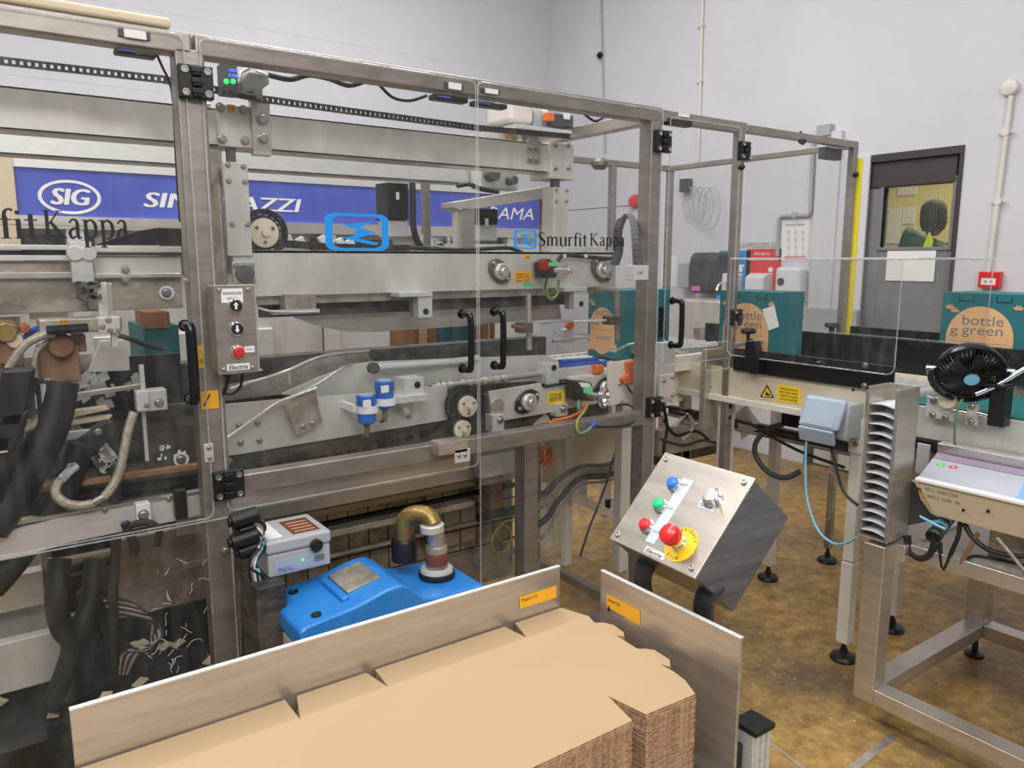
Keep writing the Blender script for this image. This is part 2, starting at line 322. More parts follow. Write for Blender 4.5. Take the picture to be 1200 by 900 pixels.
# old-style serif letters, drawn as ribbons of changing width on a unit em
def ribbon(pts, n=6):
    P = smooth([(x, y, w*1.22+.004) for x, y, w in pts], n); L = []; Rr = []
    for i, p in enumerate(P):
        a = P[max(i-1, 0)]; b = P[min(i+1, len(P)-1)]; d = Vector((b.x-a.x, b.y-a.y)); d = d.normalized() if d.length > 0 else Vector((1, 0)); nn = Vector((-d.y, d.x))*p.z/2
        L.append((p.x+nn.x, p.y+nn.y)); Rr.append((p.x-nn.x, p.y-nn.y))
    return [[L[i], L[i+1], Rr[i+1], Rr[i]] for i in range(len(P)-1)]
def rect(a, b, c, d): return [[(a, b), (c, b), (c, d), (a, d)]]
def serif_letter(ch):
    st = .11; XH = .47; CAP = .68; s = .024
    def stem(x, y0, y1): return rect(x, y0, x+st, y1)
    def ser(x, y, w=.17): return rect(x+st/2-w/2, y, x+st/2+w/2, y+s)
    if ch == 'S': return ribbon([(.36, .53, .02), (.33, .64, .03), (.22, .68, .035), (.1, .62, .06), (.1, .5, .085), (.22, .37, .1), (.36, .24, .1), (.36, .1, .08), (.24, .0, .035), (.1, .03, .03), (.05, .16, .02)]), .46
    if ch == 'K': return stem(.06, 0, CAP)+ser(.06, 0, .24)+ser(.06, CAP-s, .24)+ribbon([(.15, .33, .03), (.46, .66, .035)])+ribbon([(.22, .4, .06), (.38, .2, .095), (.58, .0, .07)])+rect(.36, CAP-s, .58, CAP)+rect(.48, 0, .68, s), .68
    if ch == 'i': return stem(.07, 0, XH)+ser(.07, 0, .2)+rect(.01, XH-.03, .1, XH-.005)+[[(.06+.055*(1+math.cos(a)), .62+.055*math.sin(a)) for a in [k*math.pi/5 for k in range(10)]]], .24
    if ch == 'r': return stem(.07, 0, XH)+ser(.07, 0, .22)+rect(.01, XH-.03, .1, XH-.005)+ribbon([(.13, .34, .03), (.2, .45, .04), (.31, .43, .085)]), .34
    if ch == 'f': return stem(.1, 0, .52)+ser(.1, 0, .22)+rect(.01, XH-.035, .3, XH)+ribbon([(.142, .48, .085), (.16, .63, .06), (.25, .7, .035), (.33, .66, .06)]), .31
    if ch == 't': return stem(.1, .06, .6)+rect(.01, XH-.035, .3, XH)+ribbon([(.142, .09, .085), (.19, .01, .05), (.3, .04, .02)]), .31
    if ch == 'm': return stem(.07, 0, XH)+ser(.07, 0, .2)+rect(.01, XH-.03, .1, XH-.005)+ribbon([(.14, .36, .03), (.25, .46, .045), (.34, .4, .08), (.355, .28, .085), (.355, 0, .085)])+rect(.26, 0, .45, s)+ribbon([(.39, .36, .03), (.5, .46, .045), (.6, .4, .08), (.615, .28, .085), (.615, 0, .085)])+rect(.52, 0, .72, s), .73
    if ch == 'u': return stem(.07, .12, XH)+rect(.01, XH-.03, .1, XH-.005)+ribbon([(.113, .14, .085), (.14, .04, .08), (.24, 0, .04), (.36, .08, .025)])+stem(.35, 0, XH)+rect(.28, XH-.03, .4, XH-.005)+rect(.4, 0, .5, .025), .5
    if ch == 'a': return ribbon([(.07, .38, .05), (.16, .46, .035), (.27, .44, .06), (.3, .34, .085), (.3, .08, .085), (.34, .01, .05), (.42, .04, .02)])+ribbon([(.28, .27, .03), (.13, .22, .05), (.07, .12, .085), (.13, .01, .05), (.28, .08, .025)]), .42
    if ch == 'p': return stem(.07, -.22, XH)+ser(.07, -.22, .22)+rect(.01, XH-.03, .1, XH-.005)+ribbon([(.13, .37, .03), (.26, .46, .04), (.39, .38, .075), (.42, .23, .09), (.38, .07, .07), (.26, -.005, .035), (.14, .04, .03)]), .51
    return [], .2
def serif_word(name, mt, par, s, x0, x1, ybase, Y, em, nrm=-1, ext=None):
    a = PY(x0, ybase, Y); b = PY(x1, ybase, Y); tot = sum(serif_letter(c)[1] for c in s); kx = (b.x-a.x)/tot; m = MB(); x = 0; q = 0
    for c in s:
        ps, adv = serif_letter(c)
        for p in ps:
            q += 1; m.add([V(a.x+(x+u)*kx, Y-.0005-.00001*(q % 7), a.z+v*em) for u, v in p], [tuple(range(len(p)))])
        x += adv
    return m.build(name, mt, par, flat=True)
# ================================================================== SETTING
XW = 5.3; YW = 6.8
def struct(o): o['kind'] = 'structure'; return o
struct(MB().box(-3.5, -2.5, -.1, 8.2, 7.2, 0).build('floor', M['floor']))
struct(MB().box(-3.5, YW, 0, XW+.2, YW+.15, 4.9).build('wall_back', M['wall_paint']))
# door opening in the end wall
dtl = PX(1006, 182, XW); dtr = PX(1131, 170, XW)
DY0, DY1 = dtr.y, dtr.y+1.0; DZ = dtr.z
m = MB().box(XW, -2.5, 0, XW+.18, DY0, 4.9).box(XW, DY1, 0, XW+.18, YW+.15, 4.9).box(XW, DY0, DZ, XW+.18, DY1, 4.9)
struct(m.build('wall_right', M['wall_paint']))
struct(MB().box(XW+2.2, -1.0, 0, XW+2.3, 6.0, 3.6).build('wall_beyond', M['room_yellow']))
dl = PX(1127, 213.5, XW+.05)      # top right corner of the leaf
door = struct(MB().box(XW-.012, DY0-.002, DZ-.05, XW+.19, DY1+.002, DZ+.002).box(XW-.012, DY0-.002, 0, XW+.19, DY0+.022, DZ-.05).box(XW-.012, DY1-.045, 0, XW+.19, DY1+.002, DZ-.05)
    .box(XW+.015, DY0+.045, dl.z+.005, XW+.13, DY1-.045, DZ-.05).build('door_1', M['door_frame'], None, .003))
LX = XW+.03
wtl = PX(1037, 216, LX); wbr = PX(1108, 289, LX)
yl, yr, zt, zb = wtl.y, wbr.y-.02, wtl.z+.0, wbr.z
y0, y1 = DY0+.024, DY1-.05
leaf = MB().box(LX, y0, .01, LX+.05, yr, dl.z).box(LX, yl, .01, LX+.05, y1, dl.z).box(LX, yr, .01, LX+.05, yl, zb).box(LX, yr, zt, LX+.05, yl, dl.z)
leaf = leaf.build('door_leaf', M['door_grey'], door, .002)
f = .022
MB().box(LX-.012, yr-f, zb-f, LX+.062, yr, zt+f).box(LX-.012, yl, zb-f, LX+.062, yl+f, zt+f).box(LX-.012, yr, zb-f, LX+.062, yl, zb).box(LX-.012, yr, zt, LX+.062, yl, zt+f).build('window_bead', M['door_grey'], leaf, .002)
MB().box(LX+.02, yr, zb, LX+.028, yl, zt).build('window_pane', M['window_glass'], leaf)
wire = MB(); n = 22
for i in range(1, n):
    yy = yr+(yl-yr)*i/n; wire.box(LX+.022, yy-.0004, zb, LX+.0235, yy+.0004, zt)
    zz = zb+(zt-zb)*i/n; wire.box(LX+.022, yr, zz-.0004, LX+.0235, yl, zz+.0004)
wire.build('wire_mesh', M['ink_grey'], leaf)
MB().box(LX-.006, y0+.01, .02, LX, y1-.01, .3).build('kick_plate', M['steel_plate'], leaf)
# notice sheet on the door (its code square is left blank)
sheet = RX('notice_sheet', M['label_white'], None, 1040, 294, 1094, 330, LX-.008, .003); tag(sheet, 'white paper notice sheet stuck on the grey door under its window', 'sheet')
bell = thing('alarm_sounder', 'round red alarm sounder on the white wall just left of the second thick post', 'sounder')
pz_ = PX(745, 236, XW); MB().lathe([(.06, 0), (.06, .03), (.05, .05), (.02, .06), (0, .06)], pz_, (-1, 0, 0), 28).build('sounder_dome', M['red'], bell); MB().lathe([(.066, 0), (.066, .012), (0, .012)], pz_, (-1, 0, 0), 28).build('sounder_base', M['dark_red'], bell)
# papers on the wall of the room beyond
pp = MB()
for (a, b, c, d) in ((1052, 219, 1072, 228), (1041, 245, 1054, 285), (1058, 243, 1070, 262), (1058, 266, 1070, 286)):
    p = PX(a, b, XW+2.18); q = PX(c, d, XW+2.18); o = MB().box(XW+2.185, p.y, q.z, XW+2.2, q.y, p.z).build('wall_notice', M['label_white'])
    tag(o, {219: 'small pale notice high on the yellow wall seen through the door window', 245: 'tall pale notice at the left on the yellow wall seen through the door window',
            243: 'upper pale notice beside the person seen through the door window', 266: 'lower pale notice beside the person seen through the door window'}[b], 'notice', 'notices seen through the door window')
# person behind the door window
def person():
    hx = XW+.42; hc = PX(1095, 256, hx); cx, cy, hz = hc.x, hc.y-.0, hc.z
    pt = thing('person', 'person in dark green jacket with yellow collar, seen through the door window', 'person')
    J = [('pel', 0, 0, hz-.86, .15), ('sp1', 0, 0, hz-.65, .14), ('ch', 0, .03, hz-.34, .17), ('nk', 0, .015, hz-.18, .085), ('nk2', -.01, 0, hz-.14, .06),
         ('sl', -.03, .15, hz-.13, .105), ('el', .02, .25, hz-.58, .052), ('wl', -.08, .22, hz-.82, .036),
         ('sr', 0, -.15, hz-.26, .08), ('er', .02, -.25, hz-.58, .052), ('wr', -.08, -.22, hz-.82, .036),
         ('hl', 0, .09, hz-.95, .11), ('kl', -.01, .1, (hz-.95)*.52, .07), ('al', .02, .1, .1, .05), ('tl', -.14, .12, .05, .045),
         ('hr', 0, -.09, hz-.95, .11), ('kr', -.01, -.1, (hz-.95)*.52, .07), ('ar', .02, -.1, .1, .05), ('tr', -.14, -.12, .05, .045)]
    ix = {j[0]: i for i, j in enumerate(J)}
    E = [('pel', 'sp1'), ('sp1', 'ch'), ('ch', 'nk'), ('nk', 'nk2'), ('ch', 'sl'), ('sl', 'el'), ('el', 'wl'), ('ch', 'sr'), ('sr', 'er'), ('er', 'wr'),
         ('pel', 'hl'), ('hl', 'kl'), ('kl', 'al'), ('al', 'tl'), ('pel', 'hr'), ('hr', 'kr'), ('kr', 'ar'), ('ar', 'tr')]
    me = bpy.data.meshes.new('body'); me.from_pydata([(cx+j[1], cy+j[2], j[3]) for j in J], [(ix[a], ix[b]) for a, b in E], [])
    o = bpy.data.objects.new('body', me); col.objects.link(o); o.parent = pt; me.materials.append(M['jacket'])
    s = o.modifiers.new('skin', 'SKIN'); s.use_smooth_shade = True
    for i, j in enumerate(J): me.skin_vertices[0].data[i].radius = (j[4], j[4]); me.skin_vertices[0].data[i].use_root = (i == 0)
    o.modifiers.new('sub', 'SUBSURF').levels = 2; o.modifiers['sub'].render_levels = 2
    c = Vector((cx, cy, hz))
    hd = MB().lathe([(.0, -.125), (.035, -.12), (.055, -.09), (.07, -.04), (.078, .0), (.08, .04), (.07, .085), (.045, .115), (0, .125)], c, (0, 0, 1), 20)
    hd.lathe([(.0, .02), (.01, .012), (.013, 0), (.004, -.02)], c+V(.082, 0, -.02), (.3, 0, 1), 8)      # nose
    for sy in (-1, 1): hd.lathe([(0, -.02), (.012, -.01), (.014, .01), (0, .024)], c+V(0, .08*sy, 0), (0, 0, 1), 8)
    hd.build('head', M['skin'], o)
    MB().lathe([(.07, -.085), (.086, -.04), (.089, .0), (.087, .05), (.076, .095), (.046, .125), (0, .135)], c+V(-.014, 0, .0), (-.1, 0, 1), 22).build('hair', M['hair'], o)
    MB().box(cx+.072, cy-.025, hz-.06, cx+.08, cy+.025, hz-.055).build('mouth', M['dark_red'], o)
    for sy in (-1, 1): MB().lathe([(0, -.008), (.009, 0), (0, .008)], c+V(.074, .03*sy, .012), (0, 1, 0), 8).build('eye', M['ink'], o)
    MB().prism([(cx-.15, cy-.05, hz-.10), (cx-.2, cy-.02, hz-.26), (cx-.2, cy-.09, hz-.26), (cx-.17, cy-.09, hz-.16)], (-.01, 0, 0)).build('yellow_collar', M['hivis'], pt)
    MB().lathe([(.1, -.05), (.12, 0), (.1, .03)], (cx, cy, hz-.2), (0, 0, 1), 20).build('collar', M['jacket'], pt)
    for sy, wn in ((1, 'wl'), (-1, 'wr')):
        j = J[ix[wn]]; p = V(cx+j[1], cy+j[2], j[3]); h = MB().tube([p+V(0, 0, .02), p+V(-.01, 0, -.04), p+V(-.015, 0, -.09)], lambda t: .024+.014*math.sin(t*3), 10)
        for k in range(4): h.tube([p+V(-.03+.018*k-.01, 0, -.08), p+V(-.035+.018*k-.01, sy*-.006, -.12), p+V(-.035+.018*k-.01, sy*-.02, -.15+.006*abs(k-1.5))], .0085, 7)
        h.tube([p+V(-.02, 0, -.05), p+V(-.045, 0, -.075), p+V(-.05, 0, -.105)], .0095, 7); h.build('hand', M['skin'], o)
person()
# vertical trunking, conduits and cables on the end wall
def wall_pipe(name, label, cat, pts, r, mt, X=XW, clips=(), grp=None):
    P = [PX(x, y, X-r-.004) for x, y in pts]; t = thing(name, label, cat, grp); MB().tube(P, r, 10, 1, False).build('pipe', M[mt], t)
    for x, y in clips:
        p = PX(x, y, X-r-.004); MB().cyl(p+V(r+.004, 0, 0), p+V(-r-.004, 0, 0), r*1.5, n=12).cyl(p+V(.0, -r*2.6, 0), p+V(-.01, -r*2.6, 0), .008, n=8).cyl(p+V(0, r*2.6, 0), p+V(-.01, r*2.6, 0), .008, n=8).build('clip', M[mt], t)
    return t
alarm = wall_pipe('conduit', 'white conduit running up from the red call point to a round sensor', 'conduit', [(1158, 322), (1185, 112)], .015, 'white_paint', clips=((1179, 155), (1170, 236)))
p = PX(1185, 103, XW); tag(MB().lathe([(.05, 0), (.052, .01), (.044, .035), (.026, .042), (0, .043)], p, (-1, 0, 0), 28).build('sensor', M['white_paint']), 'round white sensor at the top of the white wall conduit', 'sensor')
cp = thing('fire_call_point', 'red fire alarm call point on the white wall beside the door', 'fire alarm')
RX('housing', M['red'], cp, 1147, 318, 1170, 338, XW-.05, .05, .006); RX('press_panel', M['label_white'], cp, 1150, 326, 1166, 334, XW-.053, .004); TXX('marking', M['ink'], cp, '> <', 1153, 328, 1163, 332, XW-.054)
wall_pipe('cable', 'thin wall cable with a black knob hanging over the middle of the machine', 'cable', [(704, -20), (707, 115), (709, 180)], .009, 'grey_plastic', X=XW)
p = PX(703, 65, XW-.03); tag(MB().lathe([(0, -.03), (.02, -.028), (.034, 0), (.02, .028), (0, .03)], p, (0, 0, 1), 16).build('cable_ball', M['black']), 'black round knob on the thin wall cable above the machine', 'knob')
wall_pipe('wire', 'pale paired wire hanging on the wall right of the black knob cable', 'wire', [(824, -20), (820, 130), (818, 190)], .012, 'white_paint', clips=((822, 30), (820, 95)))
wall_pipe('bent_conduit', 'grey conduit with two bends on the white wall left of the door', 'conduit', [(953, 165), (950, 248), (948, 252), (916, 253), (913, 257), (911, 300)], .016, 'grey_plastic', clips=((932, 252),))
tk = thing('cable_trunking', 'white vertical cable trunking on the wall between the posters and the door', 'trunking')
RX('trunk_body', M['wall_paint'], tk, 959, 156, 968, 430, XW-.04, .04, .003); RX('trunk_cap', M['grey_plastic'], tk, 957, 147, 972, 158, XW-.06, .06, .003)
sp = thing('wall_panel', 'pale boxed wall panel between the trunking and the grey door', 'panel'); RX('panel', M['wall_paint'], sp, 981, 186, 1003, 420, XW-.02, .02, .003)
# faint joints of the cladding
jt = MB()
for a, b in (((648, 248), (757, 236)),):
    P0 = PX(*a, XW-.001); P1 = PX(*b, XW-.001); z = P0.z; jt.box(XW-.002, min(P0.y, P1.y), z-.004, XW+.001, max(P0.y, P1.y), z+.004)
jt = struct(jt.build('trim_1', M['ink_grey']))
j2 = MB()
for z in (2.9, 3.5, 4.1): j2.box(-3.4, YW-.002, z, XW, YW+.001, z+.005)
struct(j2.build('trim_2', M['wall_paint']))
# posters and dispensers
def poster(label, x0, y0, x1, y1, mt, grp=None, extra=None, X=XW-.004):
    t = thing('poster', label, 'poster', grp); RX('sheet', M[mt], t, x0, y0, x1, y1, X, .003)
    if extra: extra(t, X-.001)
    return t
def exb(t, X):
    RX('heading_band', M['label_white'], t, 856, 310, 872, 313, X-.001, .001); TXX('heading', M['label_white'], t, 'HAND', 858, 296, 866, 300, X-.002)
    for yy in (316, 327): c = PX(868, yy, X-.001); MB().cyl(c, c+V(-.002, 0, 0), .022, n=20).build('picture_circle', M['label_white'], t)
poster('blue hygiene poster on the wall, partly behind the white soap dispenser', 843, 294, 875, 392, 'poster_blue', 'hygiene posters', exb)
def exr(t, X):
    RX('heading_band', M['label_white'], t, 876, 303, 912, 305, X-.001, .001); TXX('heading', M['label_white'], t, 'allergens', 884, 295, 902, 300, X-.002)
    for yy in (316, 326, 335): c = PX(903, yy, X-.001); MB().cyl(c, c+V(-.002, 0, 0), .022, n=20).build('picture_circle', M['label_white'], t)
poster('red hygiene poster on the wall right of the blue one', 875, 292, 913, 345, 'poster_red', 'hygiene posters', exr)
def exw(t, X):
    TXX('heading', M['ink_grey'], t, 'Personal Hygiene', 921, 262, 943, 265, X-.001)
    g = MB()
    for r in range(4):
        for c in range(3):
            p = PX(924+c*8.5, 272+r*9, X-.001); g.ring(p, (1, 0, 0), .011, .0011, 14, 4); g.box(X-.001, p.y-.012, p.z-.026, X, p.y+.012, p.z-.0245)
    g.build('pictograms', M['ink_grey'], t); RX('red_line', M['poster_red'], t, 919, 300.5, 944, 301.5, X-.001, .001)
poster('white notice with rows of small pictograms beside the grey conduit', 916, 258, 946, 306, 'label_white', None, exw)
def exd(t, X):
    c = PX(783, 322, X-.001); pr = [V(X-.002, c.y+.022*math.sin(a), c.z-.03-.022*math.cos(a)) for a in [k*math.pi/8+math.pi/2*0 for k in range(-5, 6)]]+[V(X-.002, c.y, c.z+.035)]
    MB().prism(pr, (.001, 0, 0)).build('water_drop', M['sign_blue'], t)
poster('small white poster with a blue water drop behind the enclosure post', 776, 300, 792, 336, 'label_white', None, exd)
tag(TXX('wall_writing', M['ink_grey'], None, 'SKIN HYPOGGEN OX', 858, 285, 912, 291, XW-.0015), 'faint grey hand lettering on the white wall above the posters', 'lettering')
bd = thing('towel_dispenser', 'large black paper towel dispenser on the wall', 'dispenser')
a = PX(808, 296, XW-.2); b = PX(838, 345, XW-.2)
MB().prism([(XW-.2, b.y, b.z+.03), (XW-.2, b.y, a.z-.05), (XW-.16, b.y, a.z), (XW, b.y, a.z), (XW, b.y, b.z), (XW-.15, b.y, b.z)], (0, a.y-b.y, 0)).build('cover', M['dark_grey'], bd, .02, seg=4)
TXX('marking', M['ink_grey'], bd, 'Tork', 811, 311, 818, 318, XW-.2015); RX('pink_label', M['pink'], bd, 810, 335, 820, 341, XW-.204, .004)
RX('side_lever', M['grey_plastic'], bd, 795, 308, 806, 338, XW-.12, .1, .01)
sd = thing('soap_dispenser', 'white soap dispenser behind the slim enclosure post', 'dispenser', 'white wall dispensers')
a = PX(836, 320, XW-.12); b = PX(860, 346, XW-.12); MB().box(XW-.12, b.y, b.z, XW, a.y, a.z).build('cover', M['white_plastic'], sd, .022, seg=4); RX('push_lever', M['grey_plastic'], sd, 838, 339, 844, 341, XW-.13, .02, .003)
sd2 = thing('soap_dispenser', 'white sanitiser dispenser in front of the red poster', 'dispenser', 'white wall dispensers')
a = PX(873, 320, XW-.14); b = PX(893, 346, XW-.14); MB().prism([(XW-.14, b.y, b.z), (XW-.14, b.y, a.z-.03), (XW-.08, b.y, a.z), (XW, b.y, a.z), (XW, b.y, b.z)], (0, a.y-b.y, 0)).build('cover', M['white_plastic'], sd2, .012, seg=3)
sd3 = thing('tissue_dispenser', 'white rounded wall dispenser with a dark round port', 'dispenser', 'white wall dispensers')
a = PX(908, 313, XW-.12); b = PX(935, 350, XW-.12); MB().box(XW-.12, b.y, b.z, XW, a.y, a.z).build('cover', M['white_plastic'], sd3, .03, seg=5)
c = PX(915, 330, XW-.12); MB().cyl(c, c+V(-.006, 0, 0), .03, n=24).build('round_port', M['dark_grey'], sd3)
sk = thing('wash_basin', 'grey steel wash basin unit under the towel dispenser', 'basin')
a = PX(795, 350, XW-.45); b = PX(842, 410, XW-.45); MB().box(XW-.45, b.y, b.z-.3, XW, a.y, a.z).build('basin_body', M['steel_plate'], sk, .02); MB().tube([(XW-.1, (a.y+b.y)/2, a.z), (XW-.1, (a.y+b.y)/2, a.z+.12), (XW-.2, (a.y+b.y)/2, a.z+.13), (XW-.24, (a.y+b.y)/2, a.z+.07)], .01).build('tap', M['chrome'], sk)
bl = RX('blue_post', M['poster_blue'], None, 839, 346, 846, 420, XW-.3, .05, .004); tag(bl, 'slim bright blue upright under the white soap dispenser', 'post')
gp = RX('grey_board', M['grey_plastic'], None, 940, 360, 999, 440, XW-.08, .05, .004); tag(gp, 'low grey board against the wall left of the door', 'board')
coil = thing('coiled_hose', 'coiled pale wires hanging on the wall behind the enclosure', 'wire coil'); g = MB()
for k in range(5): c = PX(806+k*7, 236+k*2, XW-.04-.01*k); g.tube([c+V(0, (.05+.01*k)*math.cos(a), (.13+.01*k)*math.sin(a)) for a in [q*math.pi/6 for q in range(12)]], .004, 6, 3, True, True)
g.build('loops', M['grey_plastic'], coil)
a = PX(802, 218, XW-.06); MB().box(XW-.08, a.y-.04, a.z-.05, XW, a.y+.04, a.z+.06).build('hook_plate', M['dark_grey'], coil)
# ================================================================== MACHINE ON THE FAR LINE (behind)
FY = 5.0
bm_ = thing('bottling_machine', 'large machine on the far line with a blue lettered fascia', 'machine')
a = PY(15, 195, FY); b = PY(636, 262, FY); ztop = a.z; zbot = PY(200, 257, FY).z
MB().box(-1.2, FY, zbot, b.x, FY+.06, ztop).build('blue_fascia', M['sign_blue'], bm_)
c = PY(-20, 195, FY); e = PY(15, 195, FY)
MB().box(-1.3, FY-.05, 1.45, e.x, FY+.05, ztop+.05).build('cream_pillar', M['wood_beige'], bm_, .01)
MB().box(-1.2, FY-.01, ztop, b.x, FY+.8, ztop+.05).build('top_channel', M['alu'], bm_)
MB().box(-1.2, FY-.03, zbot-.07, b.x, FY+.05, zbot).build('lower_channel', M['steel_bright'], bm_)
MB().box(-1.2, FY+.1, .15, b.x+.02, FY+.9, zbot-.05).build('body_panel', M['steel_plate'], bm_)
for i in range(7):
    x = -1.0+i*.75; MB().box(x, FY-.02, .15, x+.09, FY+.08, zbot-.07).build('pillar', M['alu'], bm_, .005)
for i in range(5):
    x = -.9+i*.95; MB().box(x, FY+.06, zbot-.32, x+.6, FY+.1, zbot-.1).build('dark_window', M['steel_grimy'], bm_, .005)
    MB().box(x+.05, FY+.04, .6, x+.65, FY+.1, 1.15).build('door_panel', M['alu'], bm_, .01)
# oval mark and fascia lettering
o0 = PY(82, 231, FY-.001); ov = MB(); rx = abs(PY(119, 231, FY).x-PY(45, 231, FY).x)/2; rz = abs(PY(82, 211, FY).z-PY(82, 251, FY).z)/2; N = 48; vs = []; fs = []
for i in range(N):
    t = 2*math.pi*i/N
    for k in (1, .88): vs.append((o0.x+rx*k*math.cos(t), FY-.003, o0.z+(rz*(k if k == 1 else .84))*math.sin(t)))
for i in range(N): j = (i+1) % N; fs.append((2*i, 2*i+1, 2*j+1, 2*j))
ov.add(vs, fs).build('oval_ring', M['label_white'], bm_, flat=True)
TX('sign_lettering', M['label_white'], bm_, 'SIG', 59, 220, 106, 241, FY-.003, .2, .006)
TX('sign_lettering', M['label_white'], bm_, 'SIMONAZZI', 168, 225, 353, 249, FY-.003, .2, .005)
TX('sign_lettering', M['label_white'], bm_, 'RAMA', 572, 242, 625, 258, FY-.003, .25, 0)
MB().box(b.x-.9, FY+.02, zbot-.3, b.x-.02, FY+.1, zbot-.12).build('lower_sign', M['label_white'], bm_)
# ================================================================== GUARD ENCLOSURE
G = 2.2
gf = thing('guard_enclosure', 'stainless tube framework of the machine guarding around the packer', 'guard frame')
ZT = 2.177; X0 = -1.2; XR = 2.283; XS = PY(860, 300, G).x; XC = 3.65; YB = 3.46
def gb(name, x0, y0, z0, x1, y1, z1, mt='steel_frame', bev=.006): return MB().box(x0, y0, z0, x1, y1, z1).build(name, M[mt], gf, bev, seg=3)
gb('top_rail', X0, G, ZT-.055, .545, G+.06, ZT)
gb('top_rail', .552, G, ZT-.055, XR, G+.06, ZT)
gb('post', .50, G, 0, .575, G+.06, ZT-.04)
gb('post', 2.225, G, 0, XR, G+.07, ZT-.05)
gb('top_rail', XR, G, ZT-.05, XS+.05, G+.035, ZT-.006, bev=.004)
gb('top_rail', XS+.05, G, ZT-.045, XC, G+.035, ZT-.012, bev=.004)
gb('post', XS, G, 0, XS+.04, G+.035, ZT-.045, bev=.004)
gb('post', XC-.035, G, 1.0, XC, G+.035, ZT-.045, bev=.004)
gb('side_rail', XC-.035, G+.035, ZT-.045, XC, YB, ZT-.015, bev=.004)
gb('post', XC-.02, YB-.04, 0, XC+.015, YB, ZT-.02, bev=.004)
gb('rear_rail', X0, YB-.04, ZT-.045, XC-.02, YB, ZT-.012, bev=.004)
p = PY(720, 230, YB-.04); gb('post', p.x-.018, YB-.04, 0, p.x+.018, YB, ZT-.04, bev=.004)
for x in (-.4, .9, 1.9): gb('post', x, YB-.04, 0, x+.035, YB, ZT-.04, bev=.004)
gb('cross_rail', 2.23, G+.07, ZT-.06, 2.28, YB-.04, ZT-.012, 'steel', .004)
gb('bottom_rail', .58, G, .925, 2.225, G+.055, .984)
gb('rail_backing', .58, G+.06, .855, 1.42, G+.07, .93, 'steel', .002)
gb('floor_rail', 2.24, G+.07, .06, 2.28, YB, .1, bev=.003)
gb('floor_rail', .575, G, .1, 2.225, G+.05, .15, bev=.003)
YBm = bpy.data.objects
gb('duct_cover', X0, G+.005, ZT+.003, .50, G+.055, ZT+.03, 'wood_beige', .01)
# door switches and their keys
def switch(x0, y0, x1, y1, kx0, ky0, kx1, ky1):
    o = R('door_switch', M['black'], gf, x0, y0, x1, y1, G-.005, .04, .004)
    a = PY(x0, y0, G-.006); b = PY(x1, y1, G-.006); wd = b.x-a.x
    MB().box(a.x+wd*.08, G-.009, b.z+.006, a.x+wd*.45, G-.004, a.z-.006).build('switch_face', M['sign_blue'], o)
    k = R('switch_key', M['label_white'], gf, kx0, ky0, kx1, ky1, G-.01, .01, .001)
    a = PY(kx0, ky0, G-.011); b = PY(kx1, ky1, G-.011); MB().box(a.x-.012, G-.007, b.z+.002, a.x, G, a.z).box(b.x, G-.007, b.z+.002, b.x+.01, G, a.z).build('key_mount', M['dark_grey'], k)
switch(135, 54, 184, 68, 145, 33, 172, 47)
switch(509, 109, 549, 121, 526, 96, 541, 106)
switch(557, 117, 595, 128, 569, 103, 584, 111)
o = R('door_switch', M['black'], gf, 783, 138, 812, 149, G-.005, .04, .004)
R('switch_key', M['label_white'], gf, 797, 132, 808, 138, G-.008, .01)
o = MB().box(XC-.2, G+.05, ZT-.1, XC-.06, G+.09, ZT-.045).build('door_switch', M['dark_grey'], gf, .004)
for (x_, y_, nm_) in ((866, 196, 'buffer'), (1000, 205, 'buffer')): c = PY(x_, y_, G+.0); MB().lathe([(.006, 0), (.013, .006), (.013, .02), (.008, .026), (0, .026)], c, (0, -1, 0), 14).build(nm_, M['black'], gf)
c = PY(938, 162, G+.01); MB().cyl(c+V(0, 0, .03), c+V(0, 0, -.02), .006).cyl(c+V(0, 0, -.01), c+V(0, -.02, -.02), .014).build('roller_catch', M['black'], gf)
c = PY(703, 190, YB-.05); MB().lathe([(.03, -.04), (.05, -.02), (.05, .0), (.03, .02)], c, (0, 0, 1), 18).build('rail_joint', M['cast'], gf)
# cables under the top rail
T('rail_cable', M['black_rubber'], gf, [(183, 62, 2.27), (190, 78, 2.27), (198, 95, 2.272), (203, 120, 2.272), (207, 200, 2.272), (211, 260, 2.272)], .0035)
T('rail_cable', M['black_rubber'], gf, [(315, 88, 2.3), (340, 93, 2.3), (362, 88, 2.3), (385, 92, 2.3), (408, 100, 2.3), (425, 96, 2.3)], .008)
T('rail_cable', M['black_rubber'], gf, [(445, 100, 2.29), (460, 114, 2.29), (480, 118, 2.29), (500, 112, 2.29)], .005)
T('rail_cable', M['black_rubber'], gf, [(685, 134, 2.3), (697, 142, 2.3), (706, 138, 2.3)], .005)
# yellow edge strip
ys = MB().box(XC+.002, G-.014, .9, XC+.028, G+.03, ZT-.09).build('edge_strip', M['yellow'], None, .003); tag(ys, 'bright yellow vertical edge strip on the enclosure corner beside the door', 'strip')
# feet fixings seen on the posts
bolts(gf, [(264, 645)], G, .009); bolts(gf, [(218, 329)], G, .006)
